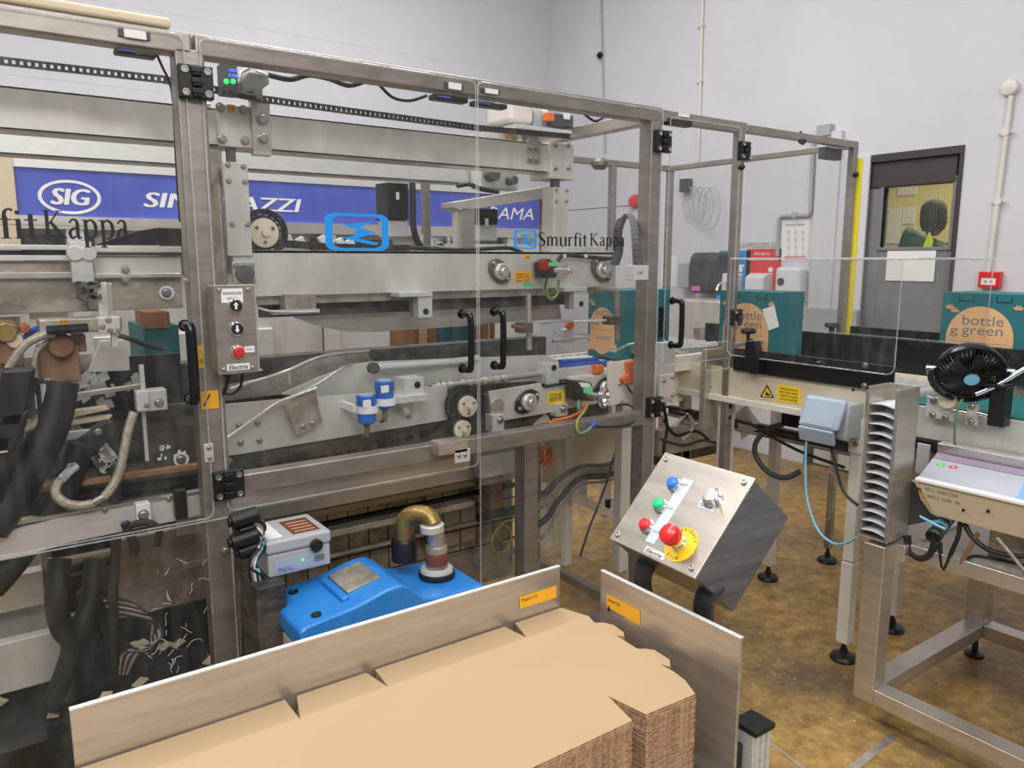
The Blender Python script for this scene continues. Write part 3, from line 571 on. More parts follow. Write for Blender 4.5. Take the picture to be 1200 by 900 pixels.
# ------------------------------------------------------------------ hinges and handles
def make_hinge(par, x, z, w=.085, h=.082, Y=G-.012):
    o = MB().box(x-w/2, Y-.014, z-h/2, x+w/2, Y+.012, z+h/2)
    for k in range(3): o.cyl((x-.012, Y-.016, z-h*.32+k*h*.32-.008), (x+.012, Y-.016, z-h*.32+k*h*.32-.008), .007, n=8).box(x-.014, Y-.024, z-h*.38+k*h*.32, x+.014, Y-.012, z-h*.28+k*h*.32+.006)
    hn = o.build('hinge', M['black'], par, .003)
    for sx in (-1, 1):
        for sz in (-1, 1): c = V(x+sx*w*.33, Y-.014, z+sz*h*.34); MB().lathe([(.009, 0), (.009, .004), (.006, .004), (.004, .0015), (0, .0015)], c, (0, -1, 0), 12).build('screw', M['bolt'], hn)
    return hn
def make_handle(par, x, ztop, zbot, Y=G-.02, out=.05, r=.011):
    return MB().tube([(x-.03, Y, ztop), (x-.03, Y-out*.75, ztop), (x-.028, Y-out, ztop-.02), (x-.028, Y-out, zbot+.02), (x-.03, Y-out*.75, zbot), (x-.03, Y, zbot)], r, 12, 4).cyl((x-.03, Y, ztop), (x-.03, Y+.004, ztop), .016).cyl((x-.03, Y, zbot), (x-.03, Y+.004, zbot), .016).build('handle', M['black_gloss'], par)
def rr(x0, z0, x1, z1, r, n=5, corners=(1, 1, 1, 1)):    # rounded rectangle outline (x, z): bl, br, tr, tl
    P = []
    for (cx, cz, a0), on in zip(((x0+r, z0+r, 180), (x1-r, z0+r, 270), (x1-r, z1-r, 0), (x0+r, z1-r, 90)), corners):
        if on: P += [(cx+r*math.cos(math.radians(a0+90*k/n)), cz+r*math.sin(math.radians(a0+90*k/n))) for k in range(n+1)]
        else: P.append((x0 if cx < (x0+x1)/2 else x1, z0 if cz < (z0+z1)/2 else z1))
    return P
def pane(par, P, Y=G-.012, th=.006, axis='Y', edge=True, name='clear_panel'):
    if axis == 'Y': o = MB().prism([(x, Y, z) for x, z in P], (0, th, 0)).build(name, M['guard_glass'], par, flat=True)
    elif axis == 'X': o = MB().prism([(Y, x, z) for x, z in P], (th, 0, 0)).build(name, M['guard_glass'], par, flat=True)
    # polished rim of the sheet
    if edge:
        c = [(Y+th/2, x, z) if axis == 'X' else (x, Y+th/2, z) for x, z in P]
        MB().tube(c, .0026, 6, 1, False, True).build('sheet_rim', M['glass_edge'], o)
    return o
zt = ZT-.012
# left door
d = thing('guard_door', 'clear guard door left of the thick post, with large black lettering on it', 'door', 'clear hinged guard doors')
zb = PY(245, 606, G).z
pane(d, rr(X0, zb, .522, zt, .02)); make_hinge(d, .545, PY(229, 98, G).z); make_hinge(d, .565, PY(262, 567, G).z)
hb = PY(228, 470, G-.07); ht = PY(222, 383, G-.07); make_handle(d, ht.x+.03, ht.z, hb.z, r=.0135)
# centre left door
DC = PY(557, 300, G).x; zbc = PY(271, 597, G).z
d2 = thing('guard_door', 'wide clear guard door with the blue outlined emblem, handle at its right edge', 'door', 'clear hinged guard doors')
pane(d2, rr(.562, zbc, DC, zt, .02)); a = PY(551, 369, G-.07); b = PY(551, 434, G-.07); make_handle(d2, a.x+.03, a.z, b.z)
# centre right door
d3 = thing('guard_door', 'clear guard door with blue emblem and black words, handle at its left edge', 'door', 'clear hinged guard doors')
pane(d3, rr(DC+.008, .12, 2.275, zt, .02)); a = PY(589, 366, G-.07); b = PY(589, 430, G-.07); make_handle(d3, a.x+.03, a.z, b.z)
make_hinge(d3, XR-.012, PY(770, 166, G).z, .08); make_hinge(d3, XR-.012, PY(760, 477, G).z, .08)
# narrow door
d4 = thing('guard_door', 'narrow clear guard door right of the second thick post', 'door', 'clear hinged guard doors')
xa = PY(783, 300, G).x-.02; zbn = PY(771, 441, G).z; zn = PY(845, 408, G).z; xn = PY(824, 410, G).x
pane(d4, rr(xa, zbn+.045, XS+.0, zt-.02, .015)); pane(d4, rr(xn-.0, zbn, XS-.02, zbn+.12, .012), Y=G-.02, name='cover_flap')
a = PY(797, 353, G-.06); b = PY(797, 405, G-.06); make_handle(d4, a.x+.03, a.z, b.z)
make_hinge(d4, XS+.02, PY(860, 176, G).z, .06, .075); make_hinge(d4, XS+.02, PY(851, 372, G).z, .06, .07)
# fixed sheets
def fixed(label, P, **k): t = thing('guard_sheet', label, 'guard sheet', 'fixed clear guard sheets'); pane(t, P, **k); return t
fixed('clear fixed sheet between the slim post and the yellow edged corner', rr(XS+.045, 1.32, XC-.01, zt-.02, .01), edge=False)
fixed('clear side sheet of the enclosure running back from the yellow edged corner', rr(G+.04, 1.0, YB-.05, zt-.02, .01), Y=XC-.02, axis='X', edge=False)
low_left = fixed('clear lower sheet below the lettered left guard door', rr(X0, .12, .565, zb-.008, .01))
fixed('clear sheet closing the rear of the enclosure', rr(X0, .3, XC-.05, zt-.03, .01), Y=YB-.02, edge=False)
fixed('clear lower sheet under the conveyor between the slim post and the corner', rr(XS+.04, .25, 3.6, .93, .01))
sm_ = MB(); rs = random.Random(3)
for i in range(34):
    c = PY(rs.uniform(176, 252), rs.uniform(655, 800), G-.0125); q = [c]; a_ = rs.uniform(1, 2.2)
    for k in range(rs.randint(2, 4)): a_ += rs.uniform(-.9, .9); q.append(q[-1]+V(math.cos(a_), 0, math.sin(a_))*rs.uniform(.004, .013))
    sm_.tube(q, .0005, 4, 2)
sm_.build('scratch_marks', M['label_white'], low_left)
# tunnel guard over the black sided conveyor
tg = thing('tunnel_guard', 'low clear guard tunnel over the black sided conveyor', 'guard')
xg = 2.70; p0 = PX(862, 305, xg); p1 = PX(1047, 440, xg); q = PX(1137, 305, 3.28)
pane(tg, rr(p1.y, p1.z, G-.02, 1.597, .03, corners=(1, 1, 0, 0)), Y=xg, axis='X', name='near_sheet')
pane(tg, rr(1.38, 1.262, G-.02, 1.597, .03, corners=(0, 0, 0, 1)), Y=3.27, axis='X', name='far_sheet')
MB().box(xg, 1.38, 1.597, 3.276, G-.02, 1.603).build('top_sheet', M['guard_glass'], tg, flat=True)
MB().tube([(xg, 1.38, 1.6), (xg, G-.02, 1.6), (3.276, G-.02, 1.6), (3.276, 1.38, 1.6)], .004, 6, 1, False, True).build('sheet_rim', M['glass_edge'], tg)
# ------------------------------------------------------------------ lettering and emblems on the doors
def emblem(par, x0, y0, x1, y1, Y, mt, name='emblem'):
    a = PY(x0, y0, Y); b = PY(x1, y1, Y); W = b.x-a.x; Hh = a.z-b.z; m = MB()
    def q(u, v): return V(a.x+u*W, Y, b.z+v*Hh)
    out = rr(0, 0, 1, 1, .17, 6); inn = rr(.115, .075, .885, .925, .15, 6)
    n = len(out)
    for i in range(n): j = (i+1) % n; m.add([q(*out[i]), q(*out[j]), q(*inn[j]), q(*inn[i])], [(0, 1, 2, 3)])
    zz = [(.26, .68), (.45, .73), (.76, .79), (.52, .66), (.52, .62), (.79, .48), (.52, .36), (.8, .2), (.83, .13), (.72, .17), (.28, .32), (.5, .41), (.46, .45), (.27, .68)]
    zz = [(.25, .69), (.76, .80), (.53, .64), (.79, .49), (.5, .34), (.83, .22), (.8, .15), (.7, .17), (.26, .33), (.5, .44), (.42, .5), (.52, .56), (.25, .69)]
    m.add([q(u, v) for u, v in zz[:-1]], [tuple(range(len(zz)-1))])
    return m.build(name, M[mt], par, flat=True)
YD = G-.0125
serif_word('brand_lettering', M['ink'], d, 'Smurfit', -122, 46, 278, YD, .098)
serif_word('brand_lettering', M['ink'], d, 'Kappa', 52, 152, 279, YD, .098)
emblem(d2, 380, 249, 456, 294, YD, 'sk_blue')
emblem(d3, 602, 269, 629, 292, YD, 'sk_blue')
serif_word('brand_lettering', M['ink'], d3, 'Smurfit', 630, 688, 288, YD, .068)
serif_word('brand_lettering', M['ink'], d3, 'Kappa', 691, 732, 288, YD, .068)
em = emblem(None, 492, 274, 528, 293, YB-.03, 'label_white'); tag(em, 'white outlined emblem reflection drawn on the rear clear sheet', 'emblem')  # reflected logo drawn as a flat white mark
# warning labels on the thick post
lb = R('safety_label', M['label_yellow'], None, 230, 405, 240.5, 431, G-.003, .002); tag(lb, 'yellow safety label on the thick post behind the left black handle', 'label', 'yellow labels on the thick post')
tag(TX('label_lettering', M['ink'], lb, 'on', 233, 421, 239, 426, G-.0035), None)
lb = R('safety_label', M['label_amber'], None, 235, 459, 257, 478, G-.003, .002); tag(lb, 'amber safety label on the thick post below the left black handle', 'label', 'yellow labels on the thick post')
MB().prism([PY(238, 476, G-.0035), PY(240, 476, G-.0035), PY(247, 462, G-.0035), PY(245, 462, G-.0035)], (0, -.0005, 0)).build('label_arrow', M['ink'], lb)
o = R('latch_plate', M['steel_plate'], gf, 239, 521, 251, 541, G-.008, .008, .001); bolts(gf, [(245, 525), (246, 537)], G-.008, .005)
# ================================================================== PACKER: TOP GANTRY
ga = thing('packer_gantry', 'heavy stainless beams and end columns across the top of the packer', 'machine frame')
def beam(name, x0, y0, x1, y1, Y, th, par, mt='steel_plate', lip=.03):   # channel with folded lips
    a = PY(x0, y0, Y); b = PY(x1, y1, Y)
    m = MB().box(a.x, Y, b.z, b.x, Y+.008, a.z).box(a.x, Y, a.z-.008, b.x, Y+th, a.z).box(a.x, Y, b.z, b.x, Y+th, b.z+.008)
    return m.build(name, M[mt], par, .002)
YT = 2.55
a = PY(0, 101, YT); b = PY(660, 205, YT); TBZ0 = PY(320, 177, YT).z; TBZ1 = PY(320, 134, YT).z
MB().box(-1.1, YT, TBZ0, b.x, YT+.008, TBZ1).box(-1.1, YT, TBZ1-.008, b.x, YT+.1, TBZ1).box(-1.1, YT, TBZ0, b.x, YT+.1, TBZ0+.008).build('front_beam', M['steel_plate'], ga, .002)
YR = 3.15; z1 = PY(400, 182, YR).z; z0 = PY(350, 203, YR).z; xe = PY(590, 215, YR).x
MB().box(-1.1, YR, z0, xe, YR+.01, z1+.06).box(-1.1, YR, z0, xe, YR+.1, z0+.008).build('rear_beam', M['alu'], ga, .002)
# motor group at the right end of the rear beam
g = MB(); c = PY(560, 205, YR-.08)
MB().box(c.x, YR-.1, c.z-.06, c.x+.22, YR-.01, c.z+.08).build('drive_block', M['alu'], ga, .01)
MB().cyl(c+V(.05, -.02, 0), c+V(.05, -.07, 0), .03).cyl(c+V(.16, -.02, -.02), c+V(.16, -.07, -.02), .02).build('drive_shaft', M['cast'], ga)
T('drive_cable', M['black_rubber'], ga, [(536, 218, 3.02), (550, 216, 3.02), (565, 222, 3.02), (584, 225, 3.02)], .01)
# end plates and brackets
R('end_plate', M['steel_plate'], ga, 645, 166, 672, 211, YT-.02, .14, .003); bolts(ga, [(651, 170), (666, 170), (651, 197), (666, 197)], YT-.02, .008)
R('clamp_plate', M['steel'], ga, 619, 163, 634, 191, YT-.012, .012, .001); bolts(ga, [(622, 173), (629, 174), (622, 186), (629, 187)], YT-.012, .008)
R('column', M['steel_plate'], ga, 649, 219, 665, 300, YT-.01, .08, .003); bolts(ga, [(652, 222), (664, 223), (652, 236), (664, 236)], YT-.01, .006)
R('column_neck', M['cast'], ga, 650, 205, 656, 222, YT, .03)
R('bracket_plate', M['steel_plate'], ga, 255, 121, 296, 174, YT-.03, .03, .003); bolts(ga, [(258, 126), (285, 129), (260, 163), (287, 165)], YT-.03, .011)
R('hanger_plate', M['steel'], ga, 294, 114, 319, 183, YT-.05, .03, .002); bolts(ga, [(307, 140), (308, 162)], YT-.05, .014)
R('column_neck', M['cast'], ga, 267, 172, 277, 192, YT-.01, .03)
R('column', M['steel_plate'], ga, 261, 189, 296, 300, YT-.06, .02, .002); bolts(ga, [(267, 193), (285, 195), (268, 212), (287, 213), (272, 263), (290, 263)], YT-.06, .007)
R('column_side', M['steel_dirty'], ga, 241, 174, 262, 218, YT, .05, .002)
R('column_side', M['steel_dirty'], ga, 255, 215, 265, 332, YT-.05, .1, .002)
R('inner_post', M['steel'], ga, 236, 120, 250, 170, YT+.05, .05, .002)
lab = R('plate_label', M['label_orange'], ga, 266, 122, 275, 132, YT-.0315, .001); TX('label_lettering', M['ink'], lab, 'P-14', 267, 125, 274, 129, YT-.032)
lab = R('plate_label', M['label_white'], ga, 446, 88, 455, 91, YT-.02, .001)
# mitred gantry arm (tapered channel) seen between the doors
GY = 2.75
POL('gantry_arm', M['steel_plate'], ga, [(531, 237), (641, 219), (650, 219), (650, 231), (541, 247), (532, 243)], GY, .1, .002)
R('gantry_post', M['steel'], ga, 541, 244, 557, 300, GY, .04, .002); R('gantry_post', M['steel_plate'], ga, 534, 246, 541, 300, GY+.02, .03, .002)
R('gantry_post', M['steel_dirty'], ga, 640, 232, 650, 300, GY, .05, .002)
# left square profile and top panel fixing
bolts(ga, [(642, 226), (642, 231)], GY, .008)
# drive chain along the top
ch = thing('drive_chain', 'long dark roller chain running along the top of the packer', 'chain')
def chain(par, pts, Y, pitch=.0254, h=.011, name='links'):
    P = [PY(x, y, Y) for x, y in pts]; m = MB(); r = MB(); k = 0
    for A, B in zip(P[:-1], P[1:]):
        L = (B-A).length; n = max(1, int(L/pitch)); d = (B-A).normalized(); up = V(0, 1, 0).cross(d)
        for i in range(n):
            c = A+(B-A)*((i+.5)/n); k += 1
            m.obox(c+V(0, -.008-.003*(k % 2), 0), d*pitch*.52, V(0, .0012, 0), up*h*.62).obox(c+V(0, .008+.003*(k % 2), 0), d*pitch*.52, V(0, .0012, 0), up*h*.62)
            m.cyl(c-d*pitch*.5+V(0, -.012, 0), c-d*pitch*.5+V(0, .012, 0), h*.36, n=8)
    return m.build(name, M['chain_steel'], par)
def ladder(par, pts, Y, h=.02, pitch=.017):
    P = [PY(x, y, Y) for x, y in pts]; m = MB()
    for A, B in zip(P[:-1], P[1:]):
        d = (B-A).normalized(); up = V(0, 1, 0).cross(d); L = (B-A).length; n = int(L/pitch)
        for s_ in (-1, 1): m.obox((A+B)/2+up*h*.4*s_, (B-A)*.502, V(0, .007, 0), up*h*.11)
        for i in range(n): m.obox(A+d*(L*(i+.5)/n), d*pitch*.26, V(0, .006, 0), up*h*.36)
    return m.build('links', M['chain_steel'], par)
ladder(ch, [(-90, 61), (190, 93), (300, 115), (400, 129), (560, 150), (668, 160)], 2.5)
# gear motor on the gantry, right of the door gap
gm = thing('gear_motor', 'pale gear motor with round end bell sitting on the gantry near the door gap', 'motor')
p0 = PY(588, 128, 2.72); p1 = PY(616, 148, 2.72)
MB().box(p0.x, 2.66, p1.z, p1.x, 2.84, p0.z+.04).build('gearbox', M['white_paint'], gm, .02, seg=4)
c = PY(616, 140, 2.74); MB().lathe([(.06, 0), (.065, .02), (.06, .05), (.05, .06), (.055, .09), (.04, .12), (0, .13)], c, (1, 0, 0), 24).build('end_bell', M['grey_plastic'], gm)
R('terminal_box', M['dark_grey'], gm, 646, 132, 672, 150, 2.66, .08, .004); R('orange_plug', M['orange'], gm, 641, 131, 650, 142, 2.64, .03, .004); R('terminal_label', M['label_white'], gm, 661, 132, 668, 140, 2.655, .004)
R('base_plate', M['alu'], gm, 604, 150, 670, 153, 2.62, .22, .002); R('output_pinion', M['cast'], gm, 620, 154, 632, 166, 2.6, .05, .003); R('foot', M['brass'], gm, 598, 155, 607, 165, 2.62, .04, .003)
POL('chain_guard', M['steel_plate'], ga, [(527, 160), (590, 153), (595, 164), (545, 164)], 2.72, .02, .001)
# sensor amplifier with lit display, near the left hinge
se = thing('display_unit', 'small dark electronic unit with blue digits and two green lamps by the top hinge', 'display unit')
R('casing', M['dark_grey'], se, 259, 73, 280, 112, 2.42, .05, .003)
TX('digits', M['led_blue'], se, '100Y', 268, 80, 278, 85, 2.418); TX('digits', M['led_blue'], se, '0.00', 268, 86, 278, 91, 2.418)
for x in (265, 273): c = PY(x, 95.5, 2.42); MB().lathe([(.007, 0), (.007, .003), (.004, .007), (0, .008)], c, (0, -1, 0), 12).build('green_lamp', M['led_green'], se)
for k, (x, y) in enumerate(((262, 108), (269, 109))): c = PY(x, y, 2.42); MB().cyl(c, c+V(0, -.01, 0), .006).build('socket', M['ink'], se)
TX('marking', M['label_green'], se, '1   2', 264, 75, 276, 78, 2.418)
va = thing('valve_block', 'metal valve block with bent arm under the top rail beside the lit display', 'valve block')
POL('body', M['cast'], va, [(282, 96), (292, 84), (314, 88), (316, 98), (308, 104), (308, 116), (298, 116), (296, 108), (284, 110)], 2.46, .06, .003)
T('bent_arm', M['steel_bright'], va, [(281, 92, 2.44), (283, 85, 2.44), (292, 80, 2.44)], .005); T('bent_arm', M['steel_bright'], va, [(300, 83, 2.44), (311, 87, 2.44)], .004)
T('link', M['chain_steel'], va, [(276, 108, 2.45), (290, 112, 2.45), (300, 113, 2.45)], .008)
# servo motors behind
def servo(label, x0, x1, y0, y1, ym, Y):
    s = thing('servo_motor', label, 'motor', 'black servo motors behind the packer')
    R('motor_body', M['black'], s, x0, y0, x1, ym, Y, .12, .006); R('flange', M['alu'], s, x0+1, ym, x1-1, y1, Y+.01, .1, .004)
    R('rating_plate', M['label_white'], s, (x0+x1)/2-3, y0+12, (x0+x1)/2+1, y0+21, Y-.001, .002); return s
servo('black servo motor with white plate hanging left of the door gap', 454, 480, 213, 278, 258, 3.0)
T('servo_cable', M['black_rubber'], bpy.data.objects['servo_motor'], [(483, 214, 3.0), (484, 240, 3.0), (484, 262, 3.0), (488, 280, 3.0), (494, 290, 3.0)], .014)
servo('black servo motor seen right of the door gap under the gantry arm', 559, 584, 244, 282, 263, 3.0)
# ================================================================== FOLDING HEAD (upper plates)
fh = thing('folding_head', 'long stainless upper plate of the packer carrying bearings and sensors', 'machine head')
YH = 2.5; zt_ = PY(530, 294.5, YH).z; zb_ = PY(530, 341, YH).z; xl = PY(273, 300, YH).x; xr = PY(722, 300, YH).x
MB().box(xl, YH, zb_, xr, YH+.012, zt_).box(xl, YH, zt_-.01, xr, YH+.06, zt_).build('main_plate', M['steel_plate'], fh, .001)
MB().box(xl+.02, YH+.03, zb_-.03, xr-.1, YH+.09, zb_+.01).build('under_rail', M['steel_dirty'], fh, .001)
POL('guide_plate', M['steel'], fh, [(344, 372), (352, 362), (655, 352), (658, 374), (617, 376), (530, 383), (440, 389), (405, 389), (372, 382)], 2.62, .006)
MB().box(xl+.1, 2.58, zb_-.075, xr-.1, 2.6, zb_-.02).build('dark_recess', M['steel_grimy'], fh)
R('corner_plate', M['steel_bright'], fh, 272, 307, 299, 332, YH-.012, .012, .001); CY('bearing_cap', M['cast'], fh, 287, 321, YH-.012, .03, .012, .028, bevel=.002); bolts(fh, [(276, 311), (295, 311), (297, 329)], YH-.012, .007)
R('clamp_block', M['steel_dirty'], fh, 334, 345, 371, 364, 2.47, .06, .002); R('foot_strip', M['steel_bright'], fh, 320, 364, 375, 367, 2.45, .03, .001)
for (x0, x1, y0, y1, hx, hy) in ((484, 507, 347, 372, 499, 365), (667, 688, 341, 362, 681, 356)):
    o = R('shaft_block', M['alu'], fh, x0+6, y0, x1, y1, 2.44, .06, .002); R('block_side', M['steel_dirty'], fh, x0, y0+2, x0+6, y1, 2.47, .03)
    CY('bore', M['ink'], o, hx, hy, 2.44, .011, .003); R('block_cap', M['alu'], fh, x0-16 if x0 < 500 else x0-5, y0-4, x1, y0, 2.43, .07, .001)
T('wire_guide', M['steel_bright'], fh, [(303, 361, 2.44), (318, 365, 2.44), (345, 366, 2.44), (374, 365, 2.44)], .004)
def flange_bearing(par, x, y, Y, s=1., tilt=-.7, mt='cast'):
    c = PY(x, y, Y); d = V(math.cos(tilt), 0, math.sin(tilt)); e = V(-d.z, 0, d.x); m = MB(); P = []
    for k in range(24):
        a = 2*math.pi*k/24; rx, rz = .062*s, .042*s; q = abs(math.cos(a))
        P.append(c+d*rx*math.cos(a)*(1)+e*rz*math.sin(a)*(1 if q < .75 else .8))
    o = m.prism(P, (0, -.016, 0)).build('flange_bearing', M[mt], par, .004)
    MB().lathe([(.034*s, .016), (.034*s, .03), (.028*s, .034), (.026*s, .026), (.0, .026)], c, (0, -1, 0), 24).build('bearing_ring', M['steel_plate'], o)
    MB().lathe([(.016*s, .02), (.016*s, .045), (.012*s, .048), (0, .046)], c, (0, -1, 0), 18).build('shaft_end', M['steel_bright'], o)
    for sg in (-1, 1): MB().lathe([(.008, .016), (.008, .025), (.005, .027), (0, .027)], c+d*.048*s*sg, (0, -1, 0), 12).build('screw', M['bolt'], o)
    return o
flange_bearing(fh, 584, 318, YH, .95, -.75); flange_bearing(fh, 703, 316, YH, 1.05, -.75)
R('upper_strip', M['steel_plate'], fh, 665, 289, 722, 299, YH+.02, .05, .001)
lab = R('instruction_label', M['label_amber'], fh, 603, 318, 623, 331, YH-.001, .001)
for k in range(3): TX('label_lettering', M['ink'], lab, ('Gelenke 30', 'schmieren', 'Lubricate'), 604, 320+k*3.4, 618, 322.4+k*3.4, YH-.0015) if False else TX('label_lettering', M['ink'], lab, ('Gelenk 1', 'Zapfen 80', 'Stand 100')[k], 605, 320+k*3.6, 620, 322.5+k*3.6, YH-.0015)
lab = R('plate_label', M['label_amber'], fh, 614.5, 299, 621, 304, YH-.001, .001); TX('label_lettering', M['ink'], lab, '24', 616, 300, 620, 303, YH-.0015)
R('green_label', M['label_green'], fh, 614, 331, 624, 336, YH-.001, .001)
T('head_cable', M['black_rubber'], fh, [(654, 306, 2.47), (657, 301, 2.47), (664, 299, 2.47), (686, 301, 2.47), (700, 302, 2.47), (714, 303, 2.47), (722, 300, 2.47)], .008)
for x in (662, 687): R('cable_clip', M['label_white'], fh, x-1.5, 298, x+1.5, 302, 2.46, .01)
T('loose_cable', M['black_rubber'], fh, [(480, 290, 2.6), (540, 293, 2.6), (580, 291, 2.6), (598, 291, 2.6), (612, 296, 2.6)], .008)
sn = thing('photo_sensor', 'dark red and black sensor with green label on the upper plate', 'sensor')
POL('sensor_body', M['black'], sn, [(634, 308), (643, 303), (652, 309), (655, 315), (652, 326), (636, 326)], YH-.06, .05, .003); POL('red_lens', M['dark_red'], sn, [(632, 307), (640, 304), (648, 311), (640, 318), (633, 316)], YH-.064, .01, .002)
lab = R('green_label', M['label_green'], sn, 643, 307, 655, 312, YH-.066, .005); TX('label_lettering', M['label_white'], lab, '1 2 3', 644, 308, 654, 311, YH-.067)
c = PY(648, 317, YH-.06); MB().cyl(c, c+V(.06, -.02, -.0), .011).cyl(c+V(.06, -.02, 0), c+V(.075, -.025, 0), .018).build('sensor_nose', M['chrome'], sn)
MB().obox(PY(662, 318, YH-.03), V(.03, 0, -.03)*.5, V(0, .004, 0), V(.006, 0, .006)).obox(PY(662, 316, YH-.03), V(.03, 0, .03)*.5, V(0, .004, 0), V(.006, 0, -.006)).build('star_bracket', M['steel'], sn)
for k, (dx, mt_) in enumerate(((0, 'green_cable'), (6, 'black_rubber'), (11, 'yellow_cable'))):
    T('lead', M[mt_], sn, [(638+dx*.5, 326, 2.44), (637+dx*.3, 340, 2.44), (645, 351-k, 2.44), (653, 345, 2.44), (655-k, 328, 2.44)], .004)
# cable carrier loop
cc = thing('cable_carrier', 'black looped cable carrier hanging beside the second thick post', 'cable carrier')
pts = [(720, 310, 2.42), (725, 294, 2.42), (724, 272, 2.42), (729, 257, 2.42), (737, 253, 2.36), (743, 262, 2.28), (746, 288, 2.2), (748, 318, 2.17)]
P = smooth([PY(*p) for p in pts], 5); m = MB()
for i in range(len(P)-1):
    d = (P[i+1]-P[i]); n_ = V(0, 1, 0).cross(d).normalized(); m.obox((P[i]+P[i+1])/2, d*.5, V(0, .02, 0), n_*.009)
m.build('carrier_links', M['carrier'], cc, .002)
R('carrier_bracket', M['alu'], cc, 744, 311, 760, 328, 2.14, .05, .002); TX('marking', M['ink'], cc, '1.50', 747, 318, 753, 321, 2.138)
# dark vertical rods with clamps (side guides)
sg = thing('side_guide', 'vertical rod and clamp holding thin side guide rails left of the first teal box', 'side guide')
T('rod', M['steel'], sg, [(619.5, 344, 2.5), (620, 410, 2.5)], .012, sm=False); R('clamp', M['cast'], sg, 613, 379, 625, 390, 2.46, .06, .003)
T('guide_rail', M['steel_bright'], sg, [(600, 383, 2.48), (660, 377, 2.52), (715, 373, 2.56)], .004); T('guide_rail', M['brass'], sg, [(600, 382, 2.46), (614, 385, 2.46)], .008); R('clamp_tab', M['alu'], sg, 622, 380, 632, 390, 2.47, .03, .002)
T('guide_rail', M['steel_bright'], sg, [(647, 388, 2.6), (656, 392, 2.6), (662, 387, 2.6), (664, 391, 2.6)], .005); T('guide_rail', M['steel'], sg, [(648, 400, 2.7), (690, 396, 2.7)], .01); T('guide_rail', M['steel_bright'], sg, [(673, 391, 2.75), (690, 393, 2.75)], .008)
R('small_plate', M['alu'], sg, 660, 386, 672, 410, 2.7, .03, .003); CY('red_knob', M['orange'], sg, 666, 381, 2.68, .02, .02, bevel=.003)
s2 = thing('side_guide', 'hanging rod with a square clamp in front of the first teal box', 'side guide')
T('rod', M['steel_dirty'], s2, [(697, 339, 2.45), (715, 339, 2.45), (722, 341, 2.45), (723, 352, 2.45), (723.5, 398, 2.45)], .013, k=3); R('clamp', M['cast'], s2, 715, 371, 729, 380, 2.42, .05, .003)
T('guide_rail', M['steel_bright'], s2, [(672, 376, 2.5), (700, 376, 2.46), (716, 375, 2.44)], .006)
T('guide_rail', M['steel_bright'], s2, [(714, 410, 2.6), (725, 409, 2.5), (736, 404, 2.45), (750, 402, 2.42)], .005)
# ================================================================== LOWER TRANSPORT BED
tb = thing('transport_bed', 'lower bed of the packer with side plates, guides and bearing blocks', 'machine bed')
YL = 2.42
POL('deflector_plate', M['steel_plate'], tb, [(330, 462), (370, 444), (415, 427), (436, 424), (640, 416), (655, 424), (640, 446), (530, 452), (370, 466)], 2.52, .01)
POL('side_plate', M['steel_plate'], tb, [(264, 474), (330, 468), (430, 461), (524, 452), (524, 492), (440, 506), (360, 519), (277, 533), (266, 534)], YL, .01)
bolts(tb, [(280, 499), (302, 496), (282, 519), (304, 516), (479, 488)], YL, .008)
POL('guide_plate', M['steel_dirty'], tb, [(262, 452), (335, 438), (372, 420), (380, 416), (430, 412), (436, 424), (415, 427), (330, 462), (264, 470)], 2.62, .008)
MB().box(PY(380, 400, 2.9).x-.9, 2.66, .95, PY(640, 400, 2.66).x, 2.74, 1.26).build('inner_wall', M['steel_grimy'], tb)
POL('small_deflector', M['steel_dirty'], tb, [(334, 473), (369, 455), (378, 495), (347, 511)], YL-.04, .006); bolts(tb, [(355, 500), (366, 496)], YL-.04, .007)
T('rod_guide', M['steel_bright'], tb, [(262, 516, YL-.05), (290, 497, YL-.05), (315, 479, YL-.05), (330, 470, YL-.05), (371, 455, YL-.05)], .006)
T('rod_guide', M['steel_bright'], tb, [(270, 456, 2.45), (290, 449, 2.45), (312, 443, 2.45), (338, 434, 2.45), (380, 417, 2.5), (432, 411, 2.55)], .006)
T('rod_guide', M['steel_bright'], tb, [(338, 435, 2.46), (339, 449, 2.46)], .006, sm=False)
T('rod_guide', M['steel_bright'], tb, [(349, 461, 2.44), (374, 449, 2.44), (398, 433, 2.46), (412, 427, 2.5)], .004)
T('guide_bar', M['alu'], tb, [(434, 431, 2.46), (530, 424, 2.5), (560, 420, 2.52)], .014); CY('bar_end', M['steel_grimy'], tb, 436, 431, 2.44, .02, .02)
T('roller_shaft', M['steel'], tb, [(505, 455, 2.44), (560, 447, 2.44), (635, 437, 2.44)], .014); m = MB()
for x in (512, 518, 526, 540, 548, 566, 580, 590): p = PY(x, 454.5-(x-505)*.138, 2.44); m.cyl(p+V(-.008, 0, 0), p+V(.008, 0, 0), .019, n=12)
m.build('shaft_collars', M['steel_bright'], tb)
MB().box(PY(370, 468, 2.48).x, 2.47, PY(450, 466, 2.48).z, PY(500, 460, 2.48).x, 2.5, PY(450, 460, 2.48).z).build('slide_slot', M['steel_grimy'], tb)
for (x0, y0, x1, y1, hx, hy, Y) in ((474, 444, 497, 466, 489, 451, 2.34), (641, 427, 655, 449, 649, 431, 2.4)):
    o = R('shaft_block', M['alu'], tb, x0, y0, x1, y1, Y, .07, .002); CY('bore', M['ink'], o, hx, hy, Y, .012, .003)
R('block_shelf', M['alu'], tb, 462, 466, 502, 469, 2.32, .1, .001); POL('block_gusset', M['steel_plate'], tb, [(468, 469), (480, 469), (480, 485), (474, 484)], YL-.05, .05)
